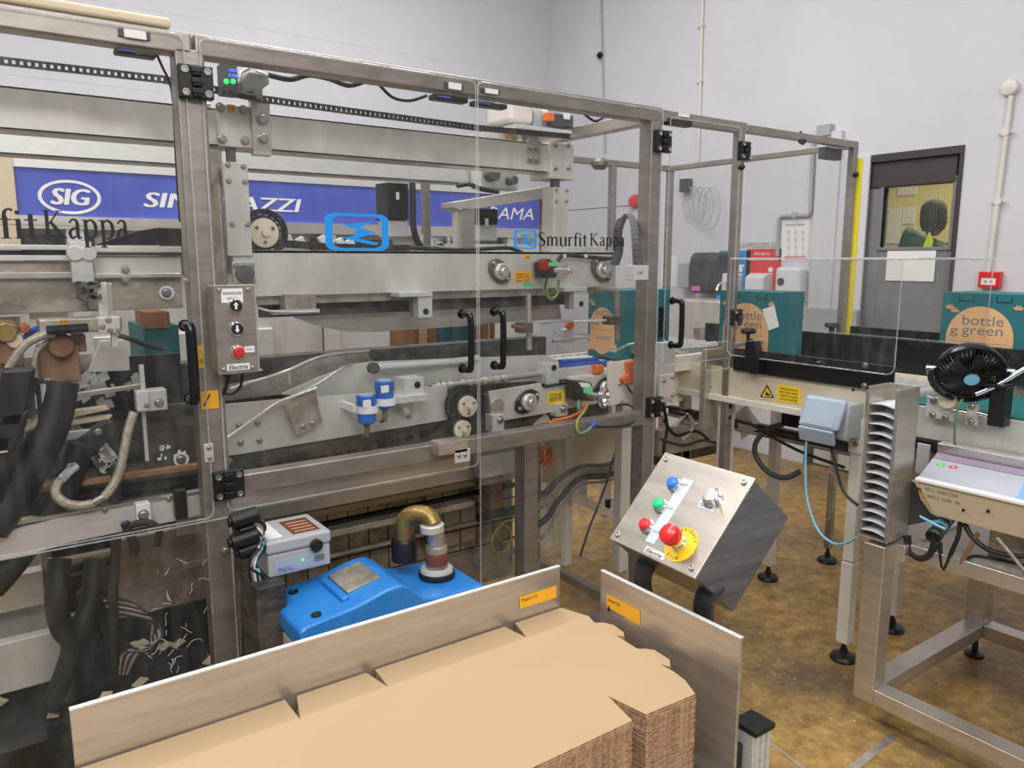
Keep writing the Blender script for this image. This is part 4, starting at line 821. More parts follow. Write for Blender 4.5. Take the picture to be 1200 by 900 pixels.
# right hand bearing plate
POL('bearing_plate', M['steel_plate'], tb, [(573, 459), (634, 449), (635.5, 455), (663, 451), (663, 447), (716, 438), (716, 470), (665, 479), (660, 481), (590, 493), (578, 494)], YL-.03, .012, .001)
MB().box(PY(573, 459, YL-.02).x-.001, YL-.02, PY(574, 490, YL).z, PY(573, 459, YL-.02).x+.01, YL+.12, PY(574, 462, YL).z).build('plate_return', M['steel_grimy'], tb)
flange_bearing(tb, 616, 470, YL-.03, 1., .5, 'black_gloss'); flange_bearing(tb, 706, 454, YL-.03, .9, .5, 'black_gloss')
R('jack_block', M['alu'], tb, 577, 487, 591, 505, YL-.06, .05, .002); R('jack_block', M['alu'], tb, 653, 474, 665, 487, YL-.06, .05, .002); bolts(tb, [(586, 492), (660, 479)], YL-.06, .011)
CY('round_cover', M['steel'], tb, 583, 476, YL-.03, .03, .004)
T('plate_slot', M['black'], tb, [(638, 453, YL-.035), (662, 449, YL-.035)], .006)
lab = R('instruction_label', M['label_yellow'], tb, 642, 459, 662, 471.5, YL-.032, .001)
for k in range(3): TX('label_lettering', M['ink'], lab, ('Achtung 20', 'Gelenk 80', 'Stand 100')[k], 643.5, 461+k*3.2, 658, 463.4+k*3.2, YL-.033)
lab = R('plate_label', M['label_yellow'], tb, 663, 444.5, 669, 452, YL-.032, .001); TX('label_lettering', M['ink'], lab, '26', 664, 446.5, 668, 450, YL-.033)
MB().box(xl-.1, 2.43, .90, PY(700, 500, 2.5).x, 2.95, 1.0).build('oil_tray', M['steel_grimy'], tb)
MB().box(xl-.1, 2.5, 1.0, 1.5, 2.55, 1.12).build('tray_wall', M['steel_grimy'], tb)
POL('front_rail_lip', M['steel'], tb, [(272, 571), (300, 563), (515, 522), (562, 514), (562, 522), (515, 533), (283, 583)], 2.3, .06, .003)
R('small_bracket', M['steel'], tb, 514, 520, 548, 529, 2.14, .06, .001); R('bracket_face', M['alu'], tb, 533, 528, 551, 540, 2.14, .006, .001); bolts(tb, [(538, 534), (545, 533)], 2.14, .006)
POL('black_chute', M['black_gloss'], tb, [(608, 497), (618, 488), (640, 486), (630, 496), (612, 504)], YL+.02, .1, .002)
POL('chute_edge', M['steel_plate'], tb, [(626, 498), (640, 484), (646, 494)], YL, .02)
# sprockets with chains
def sprocket(par, x, y, Y, r, disc='cream_paint', n=18):
    c = PY(x, y, Y); P = []
    for k in range(n*4): a = 2*math.pi*k/(n*4); rr_ = r*(1 if k % 4 in (1, 2) else .9); P.append(c+V(rr_*math.cos(a), 0, rr_*math.sin(a)))
    o = MB().prism(P, (0, .015, 0)).build('sprocket', M['chain_steel'], par)
    MB().lathe([(r*.78, 0), (r*.78, .01), (r*.7, .012), (r*.2, .012), (r*.2, .03), (r*.08, .032), (0, .03)], c, (0, -1, 0), 28).build('disc', M[disc], o)
    m = MB()
    for k in range(3): a = k*2.09+.5; q = c+V(r*.5*math.cos(a), -.012, r*.5*math.sin(a)); m.cyl(q, q+V(0, -.006, 0), r*.09, n=8)
    m.build('fixings', M['cast'], o); return o
def chain_loop(par, c, r, Y, n): 
    m = MB()
    for k in range(n):
        a = 2*math.pi*k/n; p = c+V(r*math.cos(a), 0, r*math.sin(a)); d = V(-math.sin(a), 0, math.cos(a)); u = V(math.cos(a), 0, math.sin(a))
        for s_ in (-.009, .009): m.obox(p+V(0, s_, 0), d*math.pi*r/n*1.1, V(0, .0015, 0), u*.008)
        m.cyl(p+V(0, -.012, 0), p+V(0, .012, 0), .006, n=6)
    return m.build('chain_loop', M['chain_steel'], par)
sprocket(tb, 547, 476, YL-.06, .05, 'cream_paint'); chain_loop(tb, PY(543, 474, YL-.03), .066, 0, 22)
sprocket(tb, 541, 503, YL-.05, .045, 'cream_paint'); chain_loop(tb, PY(541, 503, YL-.03), .05, 0, 18)
chain(tb, [(300, 548), (390, 534), (450, 520), (490, 509), (530, 490)], YL+.02, name='slanting_chain', h=.016)
sprocket(fh, 309, 273, 2.62, .062, 'cream_paint'); chain_loop(fh, PY(309, 273, 2.64), .072, 0, 24)
chain(fh, [(325, 285), (380, 289), (440, 291), (480, 291)], 2.64, name='head_chain', h=.02)
m = MB()
for (x, y) in ((330, 282), (337, 281), (352, 283), (378, 281), (398, 284), (410, 285)): p = PY(x, y, 2.66); m.obox(p, V(.012, 0, .006), V(0, .01, 0), V(-.006, 0, .012))
m.build('white_lugs', M['white_plastic'], fh)
# lubricators
for k, (x, yt, yb, yr, lbl) in enumerate(((430, 463, 500, 479, 'left, lower of the two blue grease cartridges on the side plate'), (451, 446, 482, 470, 'right, higher of the two blue grease cartridges on the side plate'))):
    t = thing('grease_cartridge', lbl, 'cartridge', 'blue grease cartridges'); Y = 2.3; a = PY(x, yt, Y); b = PY(x, yb, Y); r = .031; H_ = a.z-b.z
    MB().lathe([(.0, 0), (.008, .002), (.014, .008), (r, .018), (r, H_*.62), (r*.93, H_*.64), (r*.93, H_*.7)], b, (0, 0, 1), 24).build('cartridge_body', M['cap_blue'], t)
    MB().lathe([(r*1.05, H_*.7), (r*1.05, H_*.98), (r*.95, H_), (0, H_)], b, (0, 0, 1), 24).build('cap', M['cap_blue'], t)
    MB().lathe([(r*.8, H_*.985), (r*.8, H_+.003), (0, H_+.003)], b, (0, 0, 1), 20).build('top_disc', M['bluegrey_plastic'], t)
    c = PY(x, yr, Y); MB().lathe([(r*1.02, -.012), (r*1.16, -.012), (r*1.16, .012), (r*1.02, .012)], (a.x, Y, c.z), (0, 0, 1), 24).box(a.x-r*1.3, Y+.02, c.z-.012, a.x-r*.9, Y+.12, c.z+.012).build('clamp_ring', M['white_plastic'], t)
    MB().cyl(b, b+V(0, 0, -.03), .009).cyl(b+V(0, 0, -.03), b+V(0, .03, -.04), .006).build('outlet', M['brass'], t)
    MB().obox(PY(x, yt+10, Y-.0325), V(.014, 0, 0), V(0, .001, 0), V(0, 0, .012)).build('paper_label', M['label_white'], t)
# lower sensor with chrome nose and bare coloured leads
s4 = thing('photo_sensor', 'black sensor with green label and chrome roller above the front rail', 'sensor')
POL('sensor_body', M['black'], s4, [(675, 447), (692, 448), (697, 456), (697, 470), (676, 470)], 2.3, .07, .003)
POL('top_label', M['label_white'], s4, [(678, 448), (690, 449), (694, 454), (682, 454)], 2.298, .003)
lab = R('green_label', M['label_green'], s4, 684, 454, 695, 459.5, 2.297, .004); TX('label_lettering', M['label_white'], lab, '1 2 3', 685, 455, 694, 458, 2.296)
c = PY(690, 463, 2.3); d_ = PY(704, 466, 2.2); MB().cyl(c, d_, .015).build('sensor_nose', M['steel_bright'], s4); MB().lathe([(.03, 0), (.04, .01), (.04, .02), (.03, .024), (.028, .01), (0, .01)], d_+V(-.0, 0, 0), (.35, -1, 0), 24).build('reflector_cup', M['chrome'], s4)
T('lead', M['green_cable'], s4, [(678, 470, 2.3), (678, 480, 2.25)], .007); T('lead', M['yellow_cable'], s4, [(690, 470, 2.3), (686, 480, 2.22), (677, 492, 2.19), (676, 502, 2.18), (679, 508, 2.18)], .005)
T('lead', M['green_cable'], s4, [(680, 508, 2.18), (688, 505, 2.18), (695, 498, 2.18)], .006); T('lead', M['orange'], s4, [(686, 474, 2.27), (676, 486, 2.3), (655, 492, 2.3), (643, 496, 2.3)], .006); T('lead', M['orange'], s4, [(682, 482, 2.28), (664, 490, 2.3), (648, 492, 2.3)], .005)
T('lead', M['black_rubber'], s4, [(698, 500, 2.18), (720, 500, 2.18), (740, 496, 2.19), (746, 485, 2.25), (738, 475, 2.35), (724, 474, 2.35)], .004)
T('lead_plug', M['sign_blue'], s4, [(693, 500, 2.18), (698, 496, 2.18)], .009)
# black rubber mat strip on the front rail
# ================================================================== OUTFEED ROLLERS INSIDE THE ENCLOSURE
of = thing('roller_outfeed', 'roller conveyor carrying the first teal box inside the enclosure', 'conveyor')
zz = 1.118; xa = PY(640, 430, 2.6).x; xb = 3.1
MB().box(xa, 2.44, zz-.09, 2.62, 2.465, zz-.005).build('side_rail', M['white_paint'], of, .002); MB().box(xa, 3.0, zz-.09, 3.2, 3.03, zz).build('side_rail', M['white_paint'], of, .002)
ro = MB().cyl((0, 2.47, 0), (0, 2.99, 0), .02, n=14).build('roller', M['alu'], of); x = xa+.03; n = 0; ro.location = (x, 0, zz-.022)
while x < 3.0:
    x += .05; o = ro.copy(); col.objects.link(o); o.location = (x, 0, zz-.022)
T('blue_belt', M['belt_blue'], of, [(655, 432, 2.5), (680, 429, 2.5), (712, 426, 2.5)], .016, sm=False); T('blue_belt', M['belt_blue'], of, [(655, 425, 2.62), (700, 422, 2.62)], .014, sm=False)
R('orange_block', M['orange'], of, 699, 429, 708, 437, 2.42, .04, .002); R('belt_cover', M['alu'], of, 655, 433, 700, 440, 2.45, .04, .002)
POL('white_end_plate', M['white_paint'], of, [(713, 425), (742, 421), (746, 470), (713, 476)], 2.34, .012, .002); bolts(of, [(726, 450), (728, 472)], 2.34, .007)
POL('orange_guard', M['orange'], of, [(735, 425), (750, 422), (750, 440), (741, 450), (732, 450), (729, 444), (737, 438)], 2.32, .03, .003)
T('outfeed_cable', M['black_rubber'], of, [(734, 450, 2.3), (740, 460, 2.3), (750, 468, 2.3)], .005)
for x_, y_ in ((2.45, 2.5), (2.45, 2.97), (3.05, 2.97)): MB().box(x_, y_, 0, x_+.05, y_+.03, zz-.09).build('leg', M['white_paint'], of, .002)
# short transfer seen through the narrow door
tr = thing('transfer_conveyor', 'short steel transfer with rollers seen behind the narrow guard door', 'conveyor')
a = PY(775, 415, 2.45); b = PY(845, 410, 2.45)
R('frame_plate', M['white_paint'], tr, 776, 419, 840, 430, 2.42, .03, .002); R('upright', M['alu'], tr, 775, 402, 790, 470, 2.36, .04, .003); R('upright', M['steel'], tr, 828, 410, 845, 500, 2.3, .03, .003)
R('white_leg', M['white_paint'], tr, 789, 430, 801, 470, 2.5, .06, .003); R('cross_plate', M['steel_dirty'], tr, 801, 428, 824, 458, 2.8, .02); R('hanging_plate', M['steel_plate'], tr, 773, 440, 790, 465, 2.28, .01, .001)
bolts(tr, [(778, 446), (788, 442), (788, 463)], 2.28, .008); bolts(tr, [(836, 437), (834, 452)], 2.3, .008)
r0 = None
for k in range(6):
    m = MB().cyl((a.x, 0, 0), (b.x+.1, 0, 0), .018, n=12)
    if r0 is None: r0 = m.build('roller', M['steel_bright'], tr); r0.location = (0, 2.5, a.z-.0)
    else: o = r0.copy(); col.objects.link(o); o.location = (0, 2.5+.07*k, a.z)
T('bent_rod', M['steel_bright'], tr, [(778, 400, 2.5), (795, 412, 2.45), (806, 413, 2.45)], .006); R('stop_plate', M['steel_dirty'], tr, 816, 384, 830, 398, 2.9, .02)
chain(tr, [(776, 360, ), (776, 396)], 2.6, name='vertical_chain', h=.02)
# ================================================================== UNDER THE BED
ub = thing('packer_stand', 'stainless legs and cross bars under the packer bed', 'machine base')
R('leg', M['steel_frame'], ub, 615, 524, 630, 720, 2.34, .07, .004); MB().box(PY(615, 600, 2.34).x-.0, 2.34, 0, PY(630, 600, 2.34).x, 2.41, .3).build('leg', M['steel_frame'], ub)
R('cross_bar', M['alu'], ub, 563, 535, 612, 552, 2.5, .05, .003); POL('sloping_plate', M['steel_dirty'], ub, [(563, 552), (607, 545), (601, 562), (563, 570)], 2.55, .1, .002)
R('rusty_column', M['brown_dirt'], ub, 575, 565, 590, 600, 2.75, .1, .01)
MB().box(-.9, 2.95, .05, 2.1, 2.99, .88).build('back_panel', M['steel_dirty'], ub)
MB().box(PY(500, 600, 2.9).x, 2.9, .3, PY(556, 600, 2.9).x, 2.94, .88).build('back_panel', M['steel'], ub)
for k, z in enumerate((.74, .66, .60, .55, .42)): MB().cyl((-.8, 2.9-.02*k, z), (2.1, 2.9-.02*k, z), .012 if k != 2 else .022, n=10).build('pipe', M[('brass', 'steel', 'wood_beige', 'black', 'steel_dirty')[k]], ub)
m = MB()
for i in range(20): m.cyl((.4+i*.09, 2.87, .28), (.4+i*.09, 2.87, .72), .003, n=5)
for z in (.28, .38, .48, .6, .72): m.cyl((.4, 2.87, z), (2.16, 2.87, z), .004, n=5)
m.build('wire_tray', M['chain_steel'], ub); MB().box(.5, 2.6, .70, PY(556, 600, 2.6).x, 2.61, .885).build('upper_panel', M['steel_plate'], ub, .002); MB().box(.5, 2.55, .60, PY(556, 600, 2.55).x, 2.6, .625).build('wide_pipe_cover', M['steel_dirty'], ub, .004)
for x_ in (.7, 2.1): MB().box(x_, 2.8, 0, x_+.06, 2.86, .9).build('leg', M['steel_dirty'], ub, .003)
# white structure of the next machine under the second thick post
nb = thing('white_stand', 'white painted stand with cross brace behind the lower part of the centre right door', 'stand')
R('post', M['white_paint'], nb, 730, 474, 746, 665, 2.5, .05, .004); R('post', M['white_paint'], nb, 640, 560, 650, 640, 3.1, .05, .003); R('post', M['alu'], nb, 658, 590, 670, 632, 3.0, .05, .003); R('post', M['grey_plastic'], nb, 680, 550, 688, 586, 3.2, .04, .003); R('post', M['steel_plate'], nb, 709, 560, 716, 596, 3.0, .04, .003)
R('side_panel', M['cream_paint'], nb, 636, 505, 732, 546, 3.0, .02); POL('cross_brace', M['cream_paint'], nb, [(672, 578), (676, 576), (735, 608), (735, 616), (672, 588)], 2.9, .03, .002)
R('foot_rail', M['steel_plate'], nb, 709, 586, 735, 592, 3.0, .03)
for k, (dy, r) in enumerate(((0, .013), (14, .022), (40, .015), (62, .008))):
    T('hose', M[('cast', 'grey_hose', 'dark_grey', 'grey_hose')[k]], nb, [(615, 588+dy*.9, 2.7), (640, 576+dy*.8, 2.7), (656, 560+dy*.6, 2.75), (680, 547+dy*.35, 2.8), (706, 546+dy*.3, 2.8), (728, 540+dy*.3, 2.8)], r)
cw = thing('wire_coil', 'bundle of copper coloured wires coiled under the front rail', 'wire coil'); m = MB(); c = PY(641, 531, 2.34)
for k in range(8): m.ring(c+V(.004*(k % 3)-.004, .006*k, -.006*(k % 4)), V(.25, -1, .1*(k % 3)), .024+.0045*(k % 5), .0028, 20, 5)
for k in range(3): m.ring(c+V(.0, -.01, .01*k-.02), V(.3, -1, .1), .03, .003, 18, 5)
m.build('wires', M['copper'], cw)
MB().cyl(c+V(.0, 0, .06), c+V(.02, .02, .1), .01).build('tie', M['ink'], cw)
lc = thing('loose_cable', 'thin black cable hanging down behind the lower part of the centre right guard door', 'cable'); T('cable', M['black_rubber'], lc, [(722, 528, 2.6), (716, 545, 2.5), (711, 565, 2.4), (700, 595, 2.35), (690, 620, 2.3), (680, 652, 2.3)], .005)
T('loose_cable', M['black_rubber'], lc, [(560, 560, 2.6), (575, 580, 2.6)], .003)
lp = thing('cable_coil', 'loops of pale cable hanging in the base left of the middle leg', 'cable coil'); m = MB()
c = PY(588, 632, 2.6); m.ring(c, (.2, -1, 0), .06, .004, 24, 6).ring(c+V(.05, .02, .02), (-.2, -1, 0), .05, .003, 24, 6).build('loops', M['yellow_cable'], lp)
tag(T('cable_tray_bundle', M['black_rubber'], None, [(560, 607, 2.66), (580, 602, 2.66), (600, 598, 2.66), (615, 592, 2.66)], .02), 'thick dark cable bundle in the base left of the middle leg', 'cable')
# ================================================================== CARTONS
def carton(label, X, Y, Z, wx, wy, wz, face, logo=True, grp='teal printed cartons'):
    t = thing('carton', label, 'carton', grp)
    MB().box(X, Y, Z, X+wx, Y+wy, Z+wz).build('box_body', M['teal_card'], t, .003)
    # face: '-Y' printed on the front, '-X' printed on the left
    def F(u, v):   # u 0..1 across, v 0..1 up, just off the printed face
        return V(X+wx*u, Y-.0012, Z+wz*v) if face == '-Y' else V(X-.0012, Y+wy*(1-u), Z+wz*v)
    ux = F(1, 0)-F(0, 0); uz = V(0, 0, wz); nn = V(0, -1, 0) if face == '-Y' else V(-1, 0, 0)
    W_ = ux.length; cu, cv, r = .46, .47, .38*W_; P = []
    for k in range(25): a = math.pi*k/24; P.append(F(cu, cv)+ux.normalized()*r*math.cos(a)+V(0, 0, 1)*r*math.sin(a))
    P += [F(cu-.38, .22), F(cu-.44, .22), F(cu-.44, .08)]+[F(cu-.44+.88*q/8, .08+.035*math.sin(q*1.2)) for q in range(1, 8)]+[F(cu+.44, .1), F(cu+.44, .22), F(cu+.38, .22)]
    MB().prism(P, nn*.0004).build('printed_oval', M['peach_print'], t, flat=True)
    if logo:
        m = MB(); up = V(0, 0, 1); k = .12*wz
        decal(m, 'bottle', F(cu-.2, .62), ux*.46, up*.115*wz, nn); decal(m, 'green', F(cu-.2, .47), ux*.46, up*.115*wz, nn)
        decal(m, 'g', F(cu-.34, .47), ux*.1, up*.1*wz, nn); decal(m, 'cordial', F(cu-.18, .27), ux*.42, up*.06*wz, nn)
        m.build('brand_lettering', M['ink_grey'], t, flat=True)
        MB().prism([F(cu-.36, .41), F(cu+.32, .41), F(cu+.32, .416), F(cu-.36, .416)], nn*.0005).build('print_line', M['ink_grey'], t, flat=True)
    # hand holes and flower prints
    m = MB()
    for u in (.2, .62): m.prism([F(u, .9), F(u+.16, .9), F(u+.16, .906), F(u, .906)], nn*.001).prism([F(u, .9), F(u+.006, .9), F(u+.006, .97), F(u, .97)], nn*.001).prism([F(u+.16, .9), F(u+.166, .9), F(u+.166, .97), F(u+.16, .97)], nn*.001)
    m.build('flap_cut', M['ink'], t, flat=True)
    m = MB()
    for u, v in ((.1, .8), (.16, .76), (.86, .82)):
        for k in range(4): a = .5+k*.7; p = F(u, v); q = p+ux.normalized()*.022*math.cos(a)+V(0, 0, 1)*.022*math.sin(a); s_ = (q-p).cross(nn)*.25; m.prism([p, (p+q)/2+s_, q, (p+q)/2-s_], nn*.0004)
    m.build('flower_print', M['peach_print'], t, flat=True)
    return t
c1 = carton('teal and beige printed carton behind the second thick post', 2.52, 2.66, 1.122, .33, .235, .33, '-X')
a = PX(863, 335, 2.86); b = PX(916, 335, 2.86); c2 = carton('teal and beige printed carton on the black sided conveyor under the tunnel guard', 2.86, b.y, 1.122, .17, a.y-b.y+.09, .335, '-X')
q = V(2.858, b.y+.03, 1.40); MB().prism([q+V(0, 0, .0), q+V(0, -.03, -.09), q+V(0, .02, -.11), q+V(0, .06, -.02)], (-.001, 0, 0)).build('paper_tag', M['label_white'], c2)
a = PX(1105, 348, 3.28); c3 = carton('large teal printed carton at the right edge, behind the black fan', 3.28, a.y-.33, 1.13, .23, .33, .335, '-X')
# cartons seen behind the bed
k1 = thing('carton', 'brown carton with blue tape glimpsed behind the centre left door', 'carton'); a = PY(486, 384, 3.0); b = PY(513, 420, 3.0)
MB().box(a.x, 3.0, 1.1, b.x, 3.25, a.z).build('box_body', M['kraft_dark'], k1, .003); MB().box(a.x+.02, 2.997, 1.1, a.x+.06, 3.0, a.z).build('peach_strip', M['peach_print'], k1); R('blue_tape', M['cap_blue'], k1, 503, 404, 511, 418, 2.99, .009)
k2 = thing('carton', 'teal carton glimpsed left of the centre door handles', 'carton'); a = PY(513, 383, 3.0); b = PY(545, 420, 3.0)
MB().box(a.x, 3.0, 1.1, b.x+.03, 3.25, a.z).build('box_body', M['teal_card'], k2, .003); MB().box(a.x+.001, 2.998, 1.15, a.x+.01, 3.0, a.z).build('tape', M['cap_blue'], k2)
k3 = thing('carton', 'small brown carton glimpsed between the two centre handles', 'carton'); R('box_body', M['kraft_dark'], k3, 569, 379, 580, 402, 2.9, .1, .002); R('stripe', M['peach_print'], k3, 572, 379, 574, 402, 2.898, .002)
k4 = thing('carton', 'dark teal carton glimpsed through the left guard door', 'carton'); a = PY(166, 366, 3.0); b = PY(214, 450, 3.0)
MB().box(a.x, 3.0, 1.05, b.x, 3.3, a.z-.05).build('box_body', M['teal_card'], k4, .003); MB().box(a.x+.01, 2.99, a.z-.06, b.x-.03, 3.2, a.z).build('open_flap', M['kraft_dark'], k4, .002)
# ================================================================== LEFT SECTION (infeed side of the packer)
lf = thing('infeed_carriage', 'left carriage of the packer with aluminium rails and a square clamp plate', 'machine carriage')
YA = 2.5
R('rail', M['alu'], lf, -60, 286, 84, 293, YA, .05, .002); R('rail_slot', M['black'], lf, -60, 293, 84, 299, YA+.02, .03); R('rail', M['alu'], lf, -60, 299, 84, 305.5, YA, .05, .002)
R('back_bar', M['steel_dirty'], lf, -60, 306, 84, 320, YA+.02, .04); R('rail', M['steel_bright'], lf, -60, 320, 84, 326, YA, .04, .002)
R('clamp_plate', M['alu'], lf, 81, 283, 111, 331, YA-.04, .03, .002)
for x_ in (87.5, 103.5): CY('round_cap', M['steel_plate'], lf, x_, 297, YA-.04, .022, .01, .02, bevel=.002)
R('upper_bar', M['steel_plate'], lf, 111, 288, 213, 296, YA, .03, .002); R('chain_strip', M['chain_steel'], lf, 111, 296, 213, 299.5, YA-.005, .02); R('upper_bar', M['steel_plate'], lf, 111, 300, 213, 321, YA+.01, .03, .002); R('rail', M['steel_bright'], lf, 111, 321, 213, 325, YA-.005, .03, .002)
R('base_plate', M['plate_brown'], lf, -60, 326, 215, 361, YA+.02, .02, .002); CY('bolt_washer', M['white_plastic'], lf, 195, 343, YA+.02, .021, .008); bolts(lf, [(195, 343)], YA+.012, .011); bolts(lf, [(147, 316), (147, 327)], YA-.005, .009)
R('rear_strip', M['cream_paint'], lf, -60, 262, 214, 266, 2.9, .03); POL('arched_cover', M['black_dusty'], lf, [(112, 287), (135, 279), (165, 270), (185, 267), (214, 268), (214, 287)], 2.72, .05)
R('pale_block', M['steel_plate'], lf, 103, 331, 128, 362, YA-.02, .03, .002)
# extruded profile end (T-slot section)
def tslot(par, x, y, Y, s=.022, dep=.3, mt='alu', name='slotted_profile'):
    c = PY(x, y, Y); t_ = s*.14; m = MB()
    for sx in (-1, 1):
        for sz in (-1, 1):
            m.box(c.x+sx*s, Y, c.z+sz*s, c.x+sx*s*.35, Y+dep, c.z+sz*(s-t_)).box(c.x+sx*s, Y, c.z+sz*s, c.x+sx*(s-t_), Y+dep, c.z+sz*s*.35)
            m.obox((c.x+sx*s*.6, Y+dep/2, c.z+sz*s*.6), V(sx, 0, sz)*s*.3, V(0, dep/2, 0), V(-sz, 0, sx)*t_*.45)
    m.box(c.x-s*.35, Y, c.z-s*.35, c.x+s*.35, Y+dep, c.z-s*.22).box(c.x-s*.35, Y, c.z+s*.22, c.x+s*.35, Y+dep, c.z+s*.35).box(c.x-s*.35, Y, c.z-s*.35, c.x-s*.22, Y+dep, c.z+s*.35).box(c.x+s*.22, Y, c.z-s*.35, c.x+s*.35, Y+dep, c.z+s*.35)
    return m.build(name, M[mt], par)
tslot(lf, 107, 341, 2.36, .024, .12, 'cast'); R('angle_bracket', M['steel_plate'], lf, 113, 332, 134, 372, 2.38, .008, .001); R('angle_return', M['steel_bright'], lf, 127, 332, 134, 372, 2.34, .04, .002)
tslot(lf, 128, 544, 2.36, .024, .3, 'steel_plate')
gr = thing('pneumatic_cylinder', 'grey rectangular cylinder unit with amber tag behind the left door', 'cylinder')
MB().box(PY(45, 375, 2.3).x, 2.3, PY(45, 392, 2.3).z, PY(143, 375, 2.3).x, 2.38, PY(45, 375, 2.3).z).build('body', M['steel_dirty'], gr, .004)
T('black_grip', M['black_gloss'], gr, [(54, 387, 2.28), (103, 384, 2.28)], .012, sm=False); R('end_block', M['steel_plate'], gr, 114, 372, 142, 390, 2.28, .04, .003); bolts(gr, [(127, 375), (139, 386), (120, 383), (129, 387)], 2.28, .006)
lab = R('amber_tag', M['label_orange'], gr, 70, 375, 80, 380, 2.298, .001); TX('label_lettering', M['ink'], lab, 'P-47', 71, 376, 79, 379, 2.2975)
R('piston_bar', M['steel_plate'], gr, 130, 388, 139, 407, 2.3, .02, .002); T('cylinder_hose', M['black_rubber'], gr, [(139, 393, 2.3), (155, 398, 2.3), (170, 404, 2.35), (190, 409, 2.4)], .007)
T('cylinder_hose', M['cap_blue'], gr, [(25, 412, 2.36), (28, 398, 2.36), (38, 388, 2.34), (45, 385, 2.32)], .008)
wp = R('square_plate', M['white_paint'], None, 34, 366, 83, 400, 2.56, .02, .001); tag(wp, 'white square plate behind the cylinder unit at the left', 'plate')
w2 = POL('white_chute', M['white_paint'], None, [(118, 400), (150, 398), (152, 434), (104, 436)], 2.56, .02); tag(w2, 'white angled plate right of the brown glue block at the left', 'plate')
# glue heads and hoses
gh = thing('glue_applicator', 'brown glued-up applicator head behind the left door', 'applicator')
R('head_block', M['brown_dirt'], gh, 45, 407, 96, 447, 2.34, .1, .006); CY('domed_nut', M['brown_dirt'], gh, 71, 405, 2.34, .035, .03, .028, bevel=.004); R('upper_block', M['brown_dirt'], gh, 84, 392, 102, 412, 2.36, .05, .004); R('left_block', M['brown_dirt'], gh, 2, 378, 22, 400, 2.36, .08, .008)
R('side_tab', M['white_paint'], gh, 20, 444, 46, 448, 2.36, .03); c = PY(50, 465, 2.3); MB().cyl(c+V(0, 0, .04), c+V(0, 0, -.03), .017).cyl(c+V(0, 0, .05), c+V(0, 0, .035), .021, n=6).build('hose_fitting', M['chrome'], gh)
R('lower_block', M['steel_dirty'], gh, 25, 448, 50, 490, 2.4, .05, .004)
for k, (x_, y_, r_, mt_) in enumerate(((6, 388, .03, 'brass'), (16, 398, .022, 'wood_beige'), (4, 412, .034, 'brown_dirt'), (18, 420, .02, 'brass'), (28, 384, .014, 'copper'), (10, 432, .026, 'brown_dirt'))):
    CY('fitting', M[mt_], gh, x_, y_, 2.34+.01*k, r_, .05, r_*.8, 14, .003)
R('rear_plate', M['steel_dirty'], gh, -40, 372, 34, 470, 2.66, .02, .002); R('white_tab', M['white_paint'], gh, 8, 424, 22, 436, 2.5, .02); R('white_tab', M['white_paint'], gh, -6, 396, 6, 408, 2.5, .02)
hs = thing('braided_hose', 'pale braided hose looping up to the glue head at the far left', 'hose', 'braided hoses'); T('hose', M['braid'], hs, [(50, 478, 2.3), (44, 494, 2.29), (26, 504, 2.28), (12, 503, 2.28), (-20, 500, 2.28)], .012)
hs = thing('braided_hose', 'braided hose arching over the brown glue head at the left', 'hose', 'braided hoses'); T('hose', M['braid'], hs, [(10, 432, 2.3), (18, 418, 2.3), (32, 402, 2.3), (52, 393, 2.3), (62, 392, 2.31)], .011); T('hose', M['braid'], hs, [(40, 430, 2.3), (43, 412, 2.3), (55, 400, 2.32)], .006)
hs = thing('braided_hose', 'long braided hose hanging in a loop in the middle of the left door', 'hose', 'braided hoses')
T('hose', M['braid'], hs, [(157, 483, 2.3), (150, 505, 2.29), (145, 530, 2.28), (138, 558, 2.27), (122, 582, 2.26), (100, 592, 2.26), (78, 590, 2.26), (66, 580, 2.27), (67, 568, 2.28), (80, 552, 2.29), (88, 546, 2.3)], .0125)
T('hose_sleeve', M['chrome'], hs, [(70, 562, 2.275), (80, 552, 2.288), (88, 546, 2.3)], .0145); T('hose_sleeve', M['chrome'], hs, [(110, 590, 2.258), (122, 583, 2.258)], .0145)
for lbl, pts, r in (('thick black hose slanting down at the far left edge', [(28, 440, 2.28), (14, 490, 2.28), (4, 530, 2.28), (-15, 590, 2.28)], .034),
                    ('widest black hose slanting across the left door from the brown glue head', [(70, 447, 2.32), (62, 490, 2.31), (45, 530, 2.3), (20, 575, 2.3), (-12, 620, 2.3)], .046),
                    ('black hose slanting down from the black arm to the lower left', [(95, 520, 2.34), (78, 570, 2.34), (58, 600, 2.34), (20, 655, 2.34), (-10, 690, 2.34)], .034)):
    h = thing('black_hose', lbl, 'hose', 'thick black hoses'); T('hose', M['black_rubber'], h, pts, r, 16)
bh = thing('hose_connector', 'black angular hose connector at the far left edge', 'connector'); MB().obox(PY(14, 465, 2.22), V(.035, 0, .0), V(0, .03, 0), V(.02, 0, .07)).build('housing', M['black'], bh, .008)
MB().obox(PY(9, 505, 2.22), V(.03, 0, .0), V(0, .03, 0), V(.02, 0, .05)).build('lower_housing', M['black'], bh, .008); MB().obox(PY(2, 520, 2.21), V(.015, 0, 0), V(0, .02, 0), V(.004, 0, .02)).build('latch', M['alu'], bh, .003)
am = thing('swing_arm', 'black slanting machine arm with round pivot behind the left door', 'machine arm')
MB().prism([PY(x, y, 2.4) for x, y in ((84, 520), (122, 495), (132, 494), (139, 501), (136, 508), (100, 545), (84, 560))], (0, .05, 0)).build('arm', M['black_rubber'], am, .006); bolts(am, [(115, 506)], 2.4, .008)
